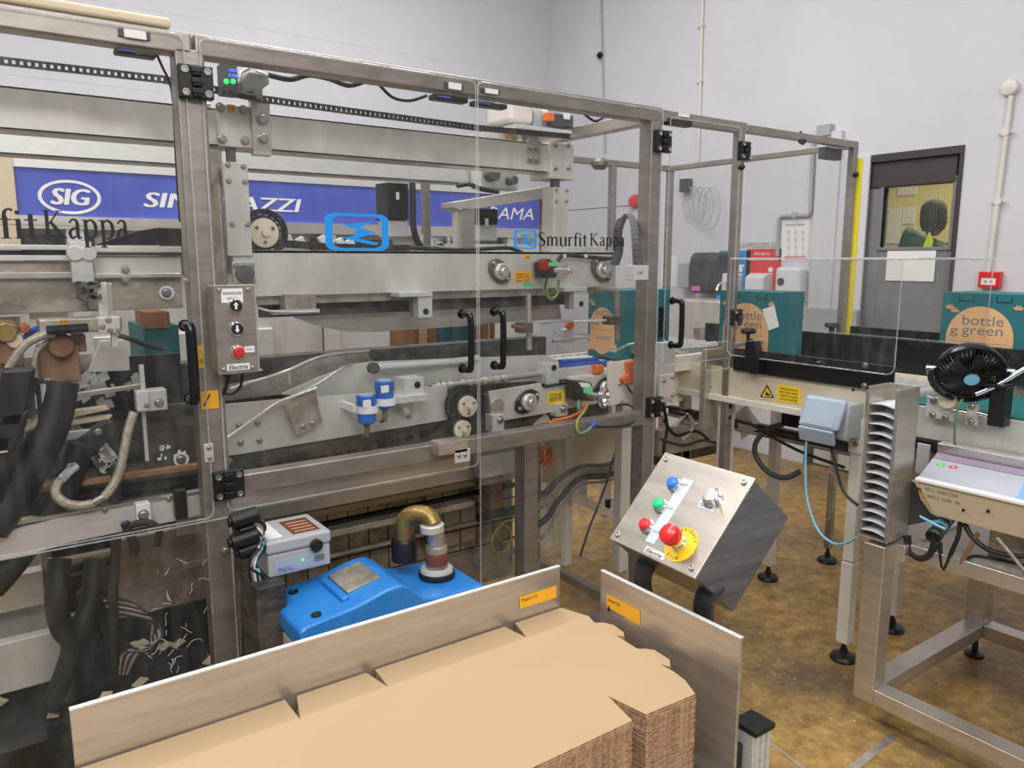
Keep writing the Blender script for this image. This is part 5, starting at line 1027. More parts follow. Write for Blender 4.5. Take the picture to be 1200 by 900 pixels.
# lower left bed
lb_ = thing('infeed_bed', 'stainless lower bed behind the left guard door with slotted bars', 'machine bed')
R('square_block', M['steel_plate'], lb_, 160, 459, 197, 480, 2.32, .05, .003); bolts(lb_, [(186, 472)], 2.32, .01); R('block_plate', M['alu'], lb_, 159, 459, 176, 481, 2.3, .02, .002); bolts(lb_, [(172, 475)], 2.3, .006)
R('upright_bar', M['steel_plate'], lb_, 163, 428, 171, 460, 2.34, .012, .001); R('upright_bar', M['steel_plate'], lb_, 166, 481, 175, 540, 2.34, .012, .001)
POL('cross_plate', M['steel_plate'], lb_, [(-60, 478), (60, 470), (100, 505), (96, 510), (-60, 530)], 2.5, .02)
POL('ledge', M['alu'], lb_, [(60, 510), (110, 503), (98, 514), (58, 518)], 2.42, .02); POL('ledge', M['alu'], lb_, [(-40, 520), (36, 510), (30, 518), (-40, 528)], 2.42, .02)
POL('ledge', M['wood_beige'], lb_, [(72, 483), (125, 476), (129, 480), (74, 492)], 2.46, .03, .002); POL('ledge', M['wood_beige'], lb_, [(70, 494), (132, 487), (128, 492), (68, 501)], 2.46, .03, .002); POL('ledge', M['steel'], lb_, [(80, 462), (165, 450), (165, 455), (82, 468)], 2.48, .02, .002)
m = MB()
for i in range(22): x_, y_ = 82+random.random()*80, 440+random.random()*38; p = PY(x_, y_, 2.52+.05*random.random()); m.obox(p, V(.012*random.random()+.004, 0, .01*random.random()), V(0, .006, 0), V(-.004, 0, .012))
m.build('glue_residue', M['steel_bright'], lb_)
R('grimy_plate', M['steel_grimy'], lb_, 165, 478, 240, 560, 2.44, .02); R('grimy_plate', M['black_dusty'], lb_, 120, 420, 215, 480, 2.62, .02); R('grimy_plate', M['steel_dirty'], lb_, 20, 420, 120, 560, 2.66, .02)
CY('bolt_washer', M['white_plastic'], lb_, 212, 538, 2.44, .022, .008); bolts(lb_, [(212, 538)], 2.432, .011)
m = MB()
for i in range(14): x_, y_ = 186+random.random()*30, 522+random.random()*18; p = PY(x_, y_, 2.435); m.obox(p, V(.005*random.random()+.002, 0, .001), V(0, .002, 0), V(0, 0, .004))
m.build('glue_drips', M['label_white'], lb_)
z = PY(240, 546, 2.35).z; MB().box(-.9, 2.33, z, .62, 2.36, z+.012).build('thin_rail', M['brown_dirt'], lb_); MB().box(-.9, 2.3, z-.07, .66, 2.33, z-.06).build('thin_rail', M['steel_bright'], lb_)
MB().box(-.9, 2.45, z-.14, .66, 2.6, z-.02).build('dark_rack', M['steel_grimy'], lb_); chain(lb_, [(70, 583), (235, 560)], 2.42, name='rack_chain', h=.018)
POL('lower_plate', M['alu'], lb_, [(-60, 640), (50, 612), (70, 606), (240, 573), (243, 602), (80, 636), (40, 648), (-60, 668)], 2.3, .012)
R('white_block', M['white_plastic'], lb_, 159, 592, 178, 614, 2.27, .03, .002); bolts(lb_, [(168, 603)], 2.27, .011); R('black_clip', M['black'], lb_, 204, 575, 221, 608, 2.27, .03, .005)
for x_, y_ in ((123, 598), (198, 585)): bolts(lb_, [(x_, y_)], 2.3, .006)
T('black_claw', M['black_rubber'], lb_, [(146, 612, 2.26), (150, 622, 2.26), (158, 640, 2.26), (156, 650, 2.26)], .012); T('black_claw', M['black_rubber'], lb_, [(146, 618, 2.26), (170, 612, 2.26), (186, 620, 2.26), (184, 640, 2.26)], .01)
# under the left bed
ul = thing('left_base', 'dark lower frame and panels under the left bed', 'machine base')
R('panel', M['steel_plate'], ul, -60, 645, 60, 700, 2.75, .02); R('panel', M['steel_plate'], ul, -60, 705, 70, 745, 2.7, .02); R('dark_panel', M['black_dusty'], ul, 60, 640, 262, 900, 2.85, .02); R('angle', M['steel_bright'], ul, 52, 640, 58, 760, 2.6, .03, .002)
R('beam', M['steel_plate'], ul, -60, 690, 60, 706, 2.6, .05, .002); R('beam', M['steel_plate'], ul, -60, 770, 90, 790, 2.5, .04, .002); R('upper_grey_panel', M['steel_dirty'], ul, 130, 635, 245, 700, 2.7, .02)
T('black_post', M['black_rubber'], ul, [(136, 545, 2.32), (136, 640, 2.32), (132, 700, 2.32), (134, 780, 2.32)], .014, sm=False)
MB().box(-.9, 2.3, 0, .55, 2.9, .3).build('debris_tray', M['black_dusty'], ul)
m = MB()
for i in range(30):
    p = V(-.6+random.random()*1.2, 2.32+random.random()*.4, .31); a_ = random.random()*3; m.obox(p, V(math.cos(a_), math.sin(a_), .2)*.02, V(-math.sin(a_), math.cos(a_), 0)*.015, V(0, 0, .002))
m.build('paper_scraps', M['wood_beige'], ul)
for lbl, pts, r in (('black hose hanging in a fork under the left bed', [(70, 655, 2.42), (66, 700, 2.4), (72, 735, 2.4), (85, 760, 2.4), (60, 830, 2.4)], .03),
                    ('black hose joining the fork under the left bed', [(112, 655, 2.44), (108, 700, 2.42), (95, 735, 2.41), (84, 765, 2.42), (80, 820, 2.4)], .03),
                    ('black hose running right and down under the left bed', [(100, 690, 2.46), (120, 730, 2.46), (140, 760, 2.46), (170, 780, 2.46)], .028)):
    h = thing('black_hose', lbl, 'hose', 'thick black hoses'); T('hose', M['black_rubber'], h, pts, r, 14)
m = thing('cable_bundle', 'tangle of thin cables under the left bed beside the thick post', 'cables')
for k in range(7): T('cable', M[('black_rubber', 'grey_hose', 'black_rubber', 'steel_dirty')[k % 4]], m, [(118+k*3, 700+k*3, 2.4), (150+k*5, 705+k*4, 2.4), (178, 725+k*4, 2.42), (190-k*3, 745+k*3, 2.4), (165-k*4, 765, 2.4), (150-k*2, 790, 2.4)], .005)
# ================================================================== HOT MELT UNIT
hm = thing('glue_melter', 'blue glue melter with raised hood and pipe elbow standing behind the left side plate', 'glue melter')
bx0, bx1, y0, y1 = .618, 1.185, 1.80, 2.06
prof = [(bx0, .61), (bx0, .66), (bx0+.02, .672), (bx0+.15, .688), (bx0+.25, .712), (bx0+.29, .715), (bx0+.32, .70), (bx0+.355, .662), (bx0+.40, .650), (bx1-.01, .648), (bx1, .635), (bx1, .595)]
MB().prism([(x, y0, z) for x, z in prof], (0, y1-y0, 0)).build('hood', M['unit_blue'], hm, .022, seg=4)
MB().box(bx0+.045, y0+.02, .18, bx1-.02, y1-.02, .60).build('lower_body', M['unit_blue_dark'], hm, .008)
MB().box(bx0+.005, y0+.02, .18, bx0+.045, y1-.02, .60).build('side_panel', M['alu'], hm, .003)
MB().obox((bx0+.215, y0+.15, .7055), V(.05, 0, .0105), V(0, .07, 0), V(-.001, 0, .003)).build('dirty_plate', M['steel_dirty'], hm, .002)
MB().obox((bx0+.15, y0+.13, .688), V(.012, 0, .002), V(0, .08, 0), V(-.003, 0, .012)).build('hood_ridge', M['unit_blue'], hm, .008, seg=3)
for x_, y_ in ((bx0+.06, y0+.04), (bx0+.06, y1-.05)): MB().lathe([(.014, 0), (.014, .005), (.009, .006), (.005, .002), (0, .002)], (x_, y_, .676), (-.12, 0, 1), 14).build('screw', M['ink'], hm)
MB().box(bx0+.34, y0-.004, .60, bx0+.346, y0+.004, .635).build('catch', M['ink'], hm)
MB().box(bx0+.04, y0-.002, .61, bx0+.34, y0+.002, .614).build('hood_seam', M['ink'], hm)
pc = PZ(512, 675, .650)
MB().lathe([(.054, 0), (.056, .008), (.054, .016), (.046, .018)], pc, (0, 0, 1), 32).build('flange', M['ink'], hm)
MB().lathe([(.046, .016), (.05, .018), (.048, .028), (.034, .03)], pc, (0, 0, 1), 32).build('flange_ring', M['steel_plate'], hm)
MB().lathe([(.033, .028), (.033, .095), (.03, .10)], pc, (0, 0, 1), 28).build('pipe_collar', M['steel_dirty'], hm); MB().lathe([(.0333, .04), (.0338, .041), (.0338, .078), (.0333, .079)], pc, (0, 0, 1), 28).build('collar_label', M['umber_label'], hm)
MB().tube([pc+V(0, 0, .095), pc+V(-.002, 0, .125), pc+V(-.008, .0, .15)], .027, 20, 4).build('pipe', M['steel'], hm)
MB().lathe([(.028, .145), (.036, .147), (.036, .166), (.028, .169)], pc+V(-.006, 0, 0), (-.05, 0, 1), 26).build('pipe_clamp', M['steel_plate'], hm)
MB().tube([pc+V(-.01, 0, .165), pc+V(-.02, .02, .19), pc+V(-.05, .06, .185), pc+V(-.065, .08, .155), pc+V(-.065, .085, .08)], .028, 18, 5).build('ribbed_hose', M['brass'], hm)
MB().lathe([(.038, -.02), (.04, .04), (.034, .05)], pc+V(-.065, .085, .06), (0, 0, 1), 20).build('hose_cuff', M['black'], hm)
# grey inverter box
gb_ = thing('inverter_box', 'grey electrical box with round knob beside the blue glue melter', 'electrical box')
YI = 2.0; a = PY(313, 638, YI); b = PY(388, 662, YI); zt2 = PY(312.7, 636, YI).z; zb2 = PY(317, 678, YI).z
MB().box(a.x, YI, zb2, b.x, YI+.175, zb2+(zt2-zb2)*.62).build('lower_case', M['grey_plastic'], gb_, .006); MB().box(a.x-.004, YI-.004, zb2+(zt2-zb2)*.63, b.x+.004, YI+.178, zt2).build('lid', M['grey_plastic'], gb_, .01, seg=3)
c = V(b.x-.045, YI-.004, (zt2+zb2)/2+.018); MB().lathe([(.017, 0), (.018, .012), (.014, .014), (0, .014)], c, (0, -1, 0), 24).build('knob', M['black'], gb_)
MB().box(a.x+.015, YI-.002, zb2+.01, b.x-.015, YI, zb2+.045).build('front_panel', M['bluegrey_plastic'], gb_); decal(MB(), 'PREFILL', (a.x+.025, YI-.003, zb2+.012), (.045, 0, 0), (0, 0, .012), (0, -1, 0)).build('marking', M['sign_blue'], gb_, flat=True); c = V(a.x+.095, YI-.002, zb2+.033); MB().lathe([(.003, 0), (.003, .002), (0, .003)], c, (0, -1, 0), 10).build('green_lamp', M['led_green'], gb_)
MB().box(b.x-.05, YI-.0035, zb2+.02, b.x-.02, YI-.0015, zb2+.038).build('key_field', M['ink_grey'], gb_)
MB().box((a.x+b.x)/2-.01, YI+.02, zt2-.001, b.x-.02, YI+.14, zt2+.001).build('warning_label', M['umber_label'], gb_); MB().box(a.x+.01, YI+.02, zt2-.001, a.x+.05, YI+.16, zt2+.001).build('white_label', M['label_white'], gb_)
m = MB()
for k in range(4): m.box((a.x+b.x)/2, YI+.035+.025*k, zt2+.001, b.x-.03, YI+.040+.025*k, zt2+.0015)
m.build('label_lines', M['peach_print'], gb_)
MB().box(a.x-.05, YI-.05, .1, a.x+.03, YI+.1, zb2-.0).build('mounting_pillar', M['steel_grimy'], gb_, .003)
pb = thing('plug_bundle', 'black round plugs and tangled leads between the thick post and the grey box', 'plugs')
for k in range(4): c = PY(280+(k % 2)*8, 610+k*12, 2.0+.02*(k % 2)); MB().cyl(c+V(-.02, 0, 0), c+V(.05, 0, .01), .021, n=16).cyl(c+V(-.028, 0, 0), c+V(-.02, 0, 0), .014, n=14).build('plug', M['black'], pb, .003)
for k in range(6): T('lead', M[('black_rubber', 'grey_hose', 'white_plastic', 'black_rubber', 'blue_cable', 'black_rubber')[k]], pb, [(296+k*2, 608+k*5, 2.0), (308, 615+k*6, 2.0), (305-k*2, 640+k*5, 2.0), (292+k*3, 660+k*3, 2.0), (298+k*2, 700, 2.02), (300+k, 760, 2.04)], .005)
m = MB()
for i in range(4): m.cyl(PY(283+i*9, 660, 2.3), PY(286+i*9, 800, 2.3), .004, n=5)
for i in range(6): m.cyl(PY(280, 668+i*20, 2.3), PY(320, 664+i*20, 2.3), .003, n=5)
tag(m.build('wire_basket', M['bolt'], None), 'small wire basket tray behind the thick post below the plugs', 'basket')
# ================================================================== SMALL BUTTON BOX ON THE THICK POST
sb = thing('button_box', 'upright stainless button box with two arrow buttons and a red one', 'button box')
YB_ = 2.10; a = PY(250, 335, YB_); b = PY(303.5, 435, YB_)
MB().box(a.x, YB_, b.z, b.x-.004, YB_+.075, a.z).build('enclosure', M['steel_frame'], sb, .003)
MB().box(a.x-.002, YB_-.003, b.z-.002, b.x-.002, YB_+.004, a.z+.002).build('cover_plate', M['steel_frame'], sb, .002)
MB().box(b.x-.0, YB_+.05, b.z+.0, b.x+.018, YB_+.056, a.z+.0).box(b.x-.002, YB_+.03, b.z-.004, b.x+.02, YB_+.056, b.z).build('mount_bracket', M['steel_bright'], sb)
cx_ = (a.x+b.x)/2-.002
for k, (yy, sym) in enumerate(((358, '\u2191'), (385, '\u2193'))):
    c = V(cx_, YB_-.003, PY(278, yy, YB_).z); o = MB().lathe([(.019, 0), (.019, .006), (.016, .009), (.015, .007), (0, .007)], c, (0, -1, 0), 28).build('arrow_button', M['chrome'], sb); MB().lathe([(.0145, .007), (.0145, .009), (0, .0095)], c, (0, -1, 0), 24).build('button_face', M['ink'], o)
    s_ = 1 if k == 0 else -1; MB().prism([c+V(-.003, -.0105, -.009*s_), c+V(.003, -.0105, -.009*s_), c+V(.003, -.0105, .002*s_), c+V(.007, -.0105, .002*s_), c+V(0, -.0105, .01*s_), c+V(-.007, -.0105, .002*s_), c+V(-.003, -.0105, .002*s_)], (0, .0005, 0)).build('arrow', M['label_white'], o)
c = V(cx_, YB_-.003, PY(278, 412, YB_).z); o = MB().lathe([(.017, 0), (.017, .006), (.0145, .008)], c, (0, -1, 0), 28).build('red_button', M['chrome'], sb); MB().lathe([(.0145, .006), (.014, .016), (.011, .019), (0, .02)], c, (0, -1, 0), 24).build('button_face', M['red'], o)
lab = MB().box(cx_-.034, YB_-.0045, a.z-.045, cx_+.022, YB_-.003, a.z-.008).build('title_label', M['label_white'], sb)
m = decal(MB(), 'WRAPAROUND', (cx_-.031, YB_-.005, a.z-.024), (.05, 0, 0), (0, 0, .008), (0, -1, 0)); decal(m, 'HEIGHT', (cx_-.02, YB_-.005, a.z-.038), (.028, 0, 0), (0, 0, .008), (0, -1, 0)).build('label_lettering', M['ink'], lab, flat=True)
lab = MB().box(cx_+.019, YB_-.0045, c.z-.004, cx_+.045, YB_-.003, c.z+.013).build('button_label', M['label_white'], sb); m = decal(MB(), 'RESET', (cx_+.022, YB_-.005, c.z+.002), (.02, 0, 0), (0, 0, .005), (0, -1, 0)).build('label_lettering', M['ink_grey'], lab, flat=True)
lab = MB().box(cx_-.03, YB_-.0045, b.z+.008, cx_+.03, YB_-.003, b.z+.026).build('maker_plate', M['label_white'], sb); decal(MB(), 'Electrix', (cx_-.026, YB_-.005, b.z+.011), (.052, 0, 0), (0, 0, .012), (0, -1, 0), .25, .0002).build('label_lettering', M['ink'], lab, flat=True)
for sx in (a.x+.014, b.x-.018):
    for sz in (a.z-.012, b.z+.012): MB().lathe([(.006, 0), (.006, .002), (.004, .004), (0, .004)], (sx, YB_-.003, sz), (0, -1, 0), 12).build('screw', M['bolt'], sb)
T('lead', M['black_rubber'], sb, [(268, 437, 2.14), (266, 450, 2.15), (262, 462, 2.17)], .005); T('lead', M['black_rubber'], sb, [(284, 437, 2.14), (282, 452, 2.15), (272, 462, 2.16), (262, 460, 2.17)], .004); R('gland_plate', M['black'], sb, 262, 436, 272, 441, 2.13, .03, .003)
# ================================================================== BLACK SIDED CONVEYOR
bc = thing('belt_conveyor', 'black sided roller conveyor on white legs passing out under the tunnel guard', 'conveyor')
CX0, CX1 = 2.75, 3.22
def gb2(par, name, mt, x0, y0, z0, x1, y1, z1, bev=.003): return MB().box(x0, y0, z0, x1, y1, z1).build(name, M[mt], par, bev)
gb2(bc, 'side_panel', 'cream_paint', CX0, 1.56, .99, CX0+.01, 2.9, 1.12, .001); gb2(bc, 'panel_flange', 'white_paint', CX0-.012, 1.56, .965, CX0+.04, 2.9, .992, .002); gb2(bc, 'side_panel', 'cream_paint', CX1-.01, 1.56, .965, CX1, 2.9, 1.12, .001)  # flange gets a lighter paint than the panel to show it lit
gb2(bc, 'side_rail', 'black', CX0-.014, 1.455, 1.115, CX0+.004, G-.03, 1.212, .002); gb2(bc, 'side_rail', 'black_dusty', CX1, .35, 1.125, CX1+.014, 2.75, 1.262, .002)
bolts(bc, [(1013, 452), (1014, 428)], 0, .009, None, CX0-.014); bolts(bc, [(953, 444), (924, 442), (1000, 457)], 0, .004, M['ink'], CX0)
ro = MB().cyl((CX0+.02, 0, 0), (CX1-.015, 0, 0), .022, n=16).build('roller', M['alu'], bc); ro.location = (0, 1.47, 1.085)
for k in range(1, 13): o = ro.copy(); col.objects.link(o); o.location = (0, 1.47+k*.062, 1.085)
def leg(par, x, y, ztop, w=.045, mt='white_paint', split=.42, zf=0):
    o = MB().box(x-w/2, y-w/2, split, x+w/2, y+w/2, ztop).box(x-w/2-.002, y-w/2-.002, .075, x+w/2+.002, y+w/2+.002, split-.004).build('leg', M[mt], par, .004)
    MB().lathe([(.05, 0), (.052, .008), (.044, .02), (.016, .03), (.014, .05), (.009, .05), (.009, .08), (0, .08)], (x, y, zf), (0, 0, 1), 24).build('levelling_foot', M['black'], o)
    return o
leg(bc, 2.77, 1.583, 1.0); leg(bc, 3.17, 1.60, 1.0); leg(bc, 3.19, 2.253, 1.0); leg(bc, 2.80, 2.245, 1.0, .055)
gb2(bc, 'leg_bracket', 'white_paint', 2.742, 1.556, .86, 2.748, 1.61, .99, .002); bolts(bc, [(1005, 506), (1003, 520)], 0, .008, None, 2.742)
bolts(bc, [(855, 476), (854, 489)], 0, .01, M['chain_steel'], 2.77)
gb2(bc, 'cross_member', 'steel_grimy', 3.12, 1.62, .74, 3.15, 2.9, .80, .002); gb2(bc, 'cross_member', 'ink', 3.0, 1.62, .815, 3.01, 2.9, .825, .001); gb2(bc, 'cross_member', 'steel_dirty', 2.98, 1.62, .78, 2.99, 2.9, .79, .001); gb2(bc, 'cross_member', 'steel_dirty', 2.79, 1.585, .55, 3.15, 1.595, .58, .002)
gb2(bc, 'small_tab', 'white_paint', 2.79, 1.57, .5, 2.84, 1.6, .54, .002)
lab = POLX('warning_label', M['cream_paint'], bc, [(888, 448), (909, 450), (909, 470), (888, 467)], CX0-.0015, .001)
MB().prism([PX(x, y, CX0-.002) for x, y in ((899, 450.5), (907.5, 466.5), (890.5, 465))], (-.0004, 0, 0)).build('triangle_border', M['ink'], lab, flat=True)
MB().prism([PX(x, y, CX0-.0026) for x, y in ((899, 453.5), (905.2, 465.2), (892.8, 464.2))], (-.0004, 0, 0)).build('triangle', M['label_yellow'], lab, flat=True)
MB().prism([PX(x, y, CX0-.0032) for x, y in ((897, 463), (898, 458), (900, 461), (903, 462.5), (902, 464))], (-.0004, 0, 0)).build('symbol', M['ink'], lab, flat=True)
lab = POLX('instruction_label', M['label_yellow'], bc, [(911.5, 450), (939, 454), (938.5, 474), (911, 470)], CX0-.0015, .001); m = MB()
for k, s_ in enumerate(('WARNING MOVING', 'PARTS KEEP HANDS', 'CLEAR OF ROLLERS', 'ISOLATE BEFORE')):
    a_ = PX(914, 453+k*4, CX0-.0022); b_ = PX(935, 456+k*4.2, CX0-.0022); decal(m, s_, (CX0-.0022, a_.y, a_.z-.011), (0, b_.y-a_.y, 0), (0, 0, .009), (-1, 0, 0))
m.build('label_lettering', M['ink'], lab, flat=True)
# rail clamps
def knob(par, c, s=1): return MB().lathe([(.006*s, -.04*s), (.008*s, -.012*s), (.03*s, -.01*s), (.034*s, 0), (.03*s, .01*s), (0, .012*s)], c, (0, 0, 1), 8).build('star_knob', M['black'], par)
rc = thing('rail_clamp', 'black rail clamp with star knob at the left end of the black front rail', 'clamp', 'black rail clamps'); c = PX(874, 420, 2.7)
POLX('clamp_body', M['black'], rc, [(873, 400), (884, 400), (888, 425), (886, 439), (878, 438), (872, 425)], 2.69, .045, .004); knob(rc, PX(877, 388, 2.71)+V(0, 0, 0)); T_ = MB().cyl(PX(862, 404, 2.72), PX(884, 399, 2.72), .012).build('clamp_rod', M['chrome'], rc)
MB().cyl(PX(884, 400, 2.72), PX(906, 397, 3.1), .008).cyl(PX(904, 400, 3.1), PX(912, 375, 3.1), .012).build('guide_rod', M['steel_bright'], rc)
r2 = thing('rail_clamp', 'small black star knob clamp in front of the grey door near the yellow strip', 'clamp', 'black rail clamps'); c = PX(975, 381, 3.6)
MB().cyl(c+V(0, 0, -.1), c, .014).build('clamp_stem', M['black'], r2); knob(r2, c, 1.1)
# far lane with its rail
fl = thing('far_conveyor', 'further black railed conveyor carrying the right hand teal carton', 'conveyor')
gb2(fl, 'side_rail', 'black', 3.60, .4, 1.14, 3.614, 2.15, 1.268, .002); gb2(fl, 'bed', 'steel_dirty', 3.24, .4, 1.06, 3.6, 2.15, 1.128, .002); gb2(fl, 'bed_flange', 'white_paint', 3.24, .4, .95, 3.25, 2.15, 1.06, .002)
for x_, y_ in ((3.64, 2.21), (3.64, .6), (3.3, .6)): leg(fl, x_, y_, 1.06, .03, 'steel_dirty', .5)
gb2(fl, 'post_bracket', 'steel_dirty', 3.56, 2.1, 1.0, 3.66, 2.22, 1.06)
# green belt conveyor
gc = thing('belt_conveyor', 'green belt conveyor running to the right edge behind the black fan', 'conveyor')
gb2(gc, 'green_belt', 'green_belt', 2.77, .1, 1.075, 3.2, 1.42, 1.09, .006); gb2(gc, 'side_frame', 'steel_plate', 2.74, .1, .97, 2.752, 1.44, 1.083, .002); gb2(gc, 'side_frame', 'steel_plate', 3.2, .1, .97, 3.212, 1.44, 1.083, .002)
gb2(gc, 'lower_beam', 'ink', 2.74, .1, .93, 2.77, 1.44, .95, .002); gb2(gc, 'lower_panel', 'steel_dirty', 2.78, .1, .80, 2.79, 1.44, .97, .001)
for y_ in (1.3, 1.05, .8): gb2(gc, 'panel_post', 'alu', 2.735, y_, .84, 2.775, y_+.045, .95, .002)
RX('bearing_plate', M['alu'], gc, 1086, 464, 1117, 494, 2.71, .012, .002); bolts(gc, [(1094, 469), (1093, 486), (1108, 489), (1116, 470)], 0, .009, None, 2.71)
RX('adjuster_plate', M['alu'], gc, 1133, 472, 1145, 499, 2.71, .012, .002); bolts(gc, [(1139, 476), (1138, 494)], 0, .009, None, 2.71)
MB().cyl(PX(1118, 481, 2.69), PX(1134, 484, 2.69), .008).cyl(PX(1146, 484, 2.69), PX(1158, 487, 2.69), .008).build('adjuster_bolt', M['chrome'], gc); c = PX(1112, 468, 2.70); MB().cyl(c+V(.01, 0, 0), c+V(-.012, 0, 0), .03, n=24).build('round_boss', M['wood_beige'], gc)
MB().box(2.79, 1.44, 1.02, 3.2, 1.455, 1.08).build('end_plate', M['steel_dirty'], gc)
for x_, y_ in ((2.8, .3), (3.15, .3)): leg(gc, x_, y_, .97, .04, 'steel_dirty')
# grey isolator
iso = thing('isolator_box', 'blue grey lidded electrical box fixed under the warning labels of the conveyor', 'electrical box')
a = PX(940, 467, 2.62); b = PX(985, 520, 2.60); ya, yb = a.y, PX(987, 474, 2.62).y
def xz(pts, y0_, y1_): return MB().prism([(x, y0_, z) for x, z in pts], (0, y1_-y0_, 0))
xz([(2.655, 1.062), (2.75, 1.062), (2.75, .92), (2.64, .93)], yb-.01, ya-.015).build('case', M['grey_plastic'], iso, .008, seg=3)
xz([(2.64, 1.075), (2.668, 1.08), (2.625, .965), (2.595, .962)], yb, ya).build('lid', M['bluegrey_plastic'], iso, .012, seg=4)
xz([(2.592, .96), (2.61, .965), (2.625, .905), (2.607, .903)], yb+.015, ya-.005).build('flap', M['bluegrey_plastic'], iso, .006, seg=3)
xz([(2.634, 1.06), (2.638, 1.061), (2.601, .975), (2.597, .974)], yb+.02, ya-.02).build('lid_panel', M['bluegrey_plastic'], iso, .003)
for k in range(3): c = V(2.66, yb+.04+.045*k, .92); MB().cyl(c, c+V(0, 0, -.025), .011, n=10).build('gland', M['black'], iso)
p2 = lambda x, y, X: PX(x, y, X)
cb = thing('blue_cable', 'pale blue cable hanging from the lidded box in a loop to the slatted rack', 'cable'); MB().tube([p2(945, 515, 2.62), p2(944, 545, 2.61), p2(946, 585, 2.58), p2(958, 620, 2.54), p2(975, 636, 2.5), p2(990, 637, 2.46), p2(1004, 630, 2.42)], .0045, 8, 5).build('cable', M['blue_cable'], cb)
MB().tube([p2(1078, 605, 2.42), p2(1095, 614, 2.42), p2(1108, 620, 2.42)], .004, 8, 4).build('cable', M['blue_cable'], cb)
cb = thing('black_cable', 'black cable running from the lidded box down to the white conveyor leg', 'cable', 'black cables under the conveyor'); MB().tube([p2(974, 520, 2.66), p2(978, 540, 2.64), p2(988, 575, 2.62), p2(1005, 592, 2.6)], .006, 8, 5).build('cable', M['black_rubber'], cb)
cb = thing('black_cable', 'black cable slanting across under the conveyor behind the operator panel', 'cable', 'black cables under the conveyor'); MB().tube([p2(862, 490, 2.7), p2(880, 497, 2.75), p2(905, 512, 2.85), p2(940, 530, 2.95), p2(990, 548, 3.0)], .007, 8, 5).build('cable', M['black_rubber'], cb)
cb = thing('black_cable', 'grey black hose looping in a wide curve under the conveyor', 'cable', 'black cables under the conveyor'); MB().tube([p2(918, 497, 2.9), p2(900, 503, 2.88), p2(886, 518, 2.85), p2(886, 535, 2.85), p2(900, 553, 2.85), p2(920, 560, 2.85), p2(938, 552, 2.88)], .012, 10, 5).build('cable', M['dark_grey'], cb)
um = RX('motor_cover', M['black'], None, 915, 481, 936, 503, 2.85, .12, .01); tag(um, 'black motor cover under the conveyor left of the lidded box', 'motor')
pg = thing('wrapped_bundle', 'white folded plastic sheet under the conveyor left of the black motor cover', 'plastic'); m = MB()
P_ = [p2(862, 485, 3.1), p2(874, 475, 3.0), p2(884, 505, 3.05), p2(870, 515, 3.1), p2(893, 500, 3.2)]; m.add([P_[0], P_[1], P_[2], P_[3]], [(0, 1, 2, 3)]).add([P_[1], P_[4], P_[2]], [(0, 1, 2)]); mo = m.build('sheet', M['white_plastic'], pg, flat=True); so = mo.modifiers.new('solid', 'SOLIDIFY'); so.thickness = .004
for k, (pts, mt_) in enumerate(((((785, 480), (800, 486), (820, 484), (842, 490)), 'black_rubber'), (((778, 492), (792, 510), (815, 505), (830, 515)), 'black_rubber'), (((790, 500), (805, 485), (812, 500), (800, 515)), 'white_plastic'), (((775, 515), (800, 522), (825, 516), (845, 522)), 'dark_grey'), (((776, 470), (782, 500), (778, 530), (790, 560)), 'black_rubber'))):
    cb = thing('tangled_lead', ('upper black lead behind the narrow door, near its black handle', 'second black lead behind the narrow door above the operator panel', 'white looped lead behind the narrow door above the operator panel', 'dark lead lying lowest behind the narrow door', 'black lead hanging down right beside the second thick post')[k], 'cable', 'leads behind the narrow door')
    T('lead', M[mt_], cb, [(x, y, 2.6) for x, y in pts], .008)
cr_ = thing('machine_rail', 'horizontal dark rail behind the narrow door above the operator panel', 'rail'); R('rail', M['steel_dirty'], cr_, 772, 505, 846, 520, 2.75, .04, .002); R('rail_upper', M['steel_grimy'], cr_, 772, 522, 846, 530, 2.8, .04, .002)
R('rail_leg', M['steel_dirty'], cr_, 800, 520, 808, 560, 2.77, .04); MB().box(PY(800, 540, 2.77).x, 2.77, 0, PY(808, 540, 2.77).x, 2.81, .9).build('rail_leg', M['steel_dirty'], cr_)
# ================================================================== STAND WITH SLATTED RACK AND CONTROL CONSOLE
SX0, SX1, SYB, SYF = 2.395, 3.27, 1.325, .35
st = thing('steel_stand', 'stainless tube stand on the floor at the lower right', 'stand'); w_ = .072
for x_, y_ in ((SX0, SYB-w_), (SX1-w_, SYB-w_), (SX0, SYF), (SX1-w_, SYF)):
    gb2(st, 'leg', 'steel', x_, y_, .1, x_+w_, y_+w_, .66, .004)
    if (x_, y_) != (SX0, SYB-w_): MB().lathe([(.035, 0), (.036, .01), (.012, .02), (.01, .1), (0, .1)], (x_+w_/2, y_+w_/2, 0), (0, 0, 1), 20).build('levelling_foot', M['black'], st)
gb2(st, 'bottom_rail', 'steel', SX0, SYF+w_, .1, SX0+w_, SYB-w_, .155, .003); gb2(st, 'bottom_rail', 'steel', SX1-w_, SYF+w_, .1, SX1, SYB-w_, .155, .003); gb2(st, 'bottom_rail', 'steel', SX0+w_, SYB-w_, .1, SX1-w_, SYB, .155, .003)
gb2(st, 'top_rail', 'steel_bright', SX0+w_, SYB-w_-.03, .60, SX1, SYB-.0, .66, .003); gb2(st, 'top_rail', 'steel_bright', SX0+.1, SYF, .61, SX0+.16, SYB-w_-.03, .66, .003); gb2(st, 'shelf_plate', 'steel', SX0+.16, SYF, .64, SX1, SYB-.1, .65, .002)
rk = thing('slatted_rack', 'upright stainless channel holding a column of curved pale slats', 'rack'); a = PX(1018, 452, 2.4); yA, yB, zA, zB, dX = 1.353, 1.248, 1.187, .674, .125
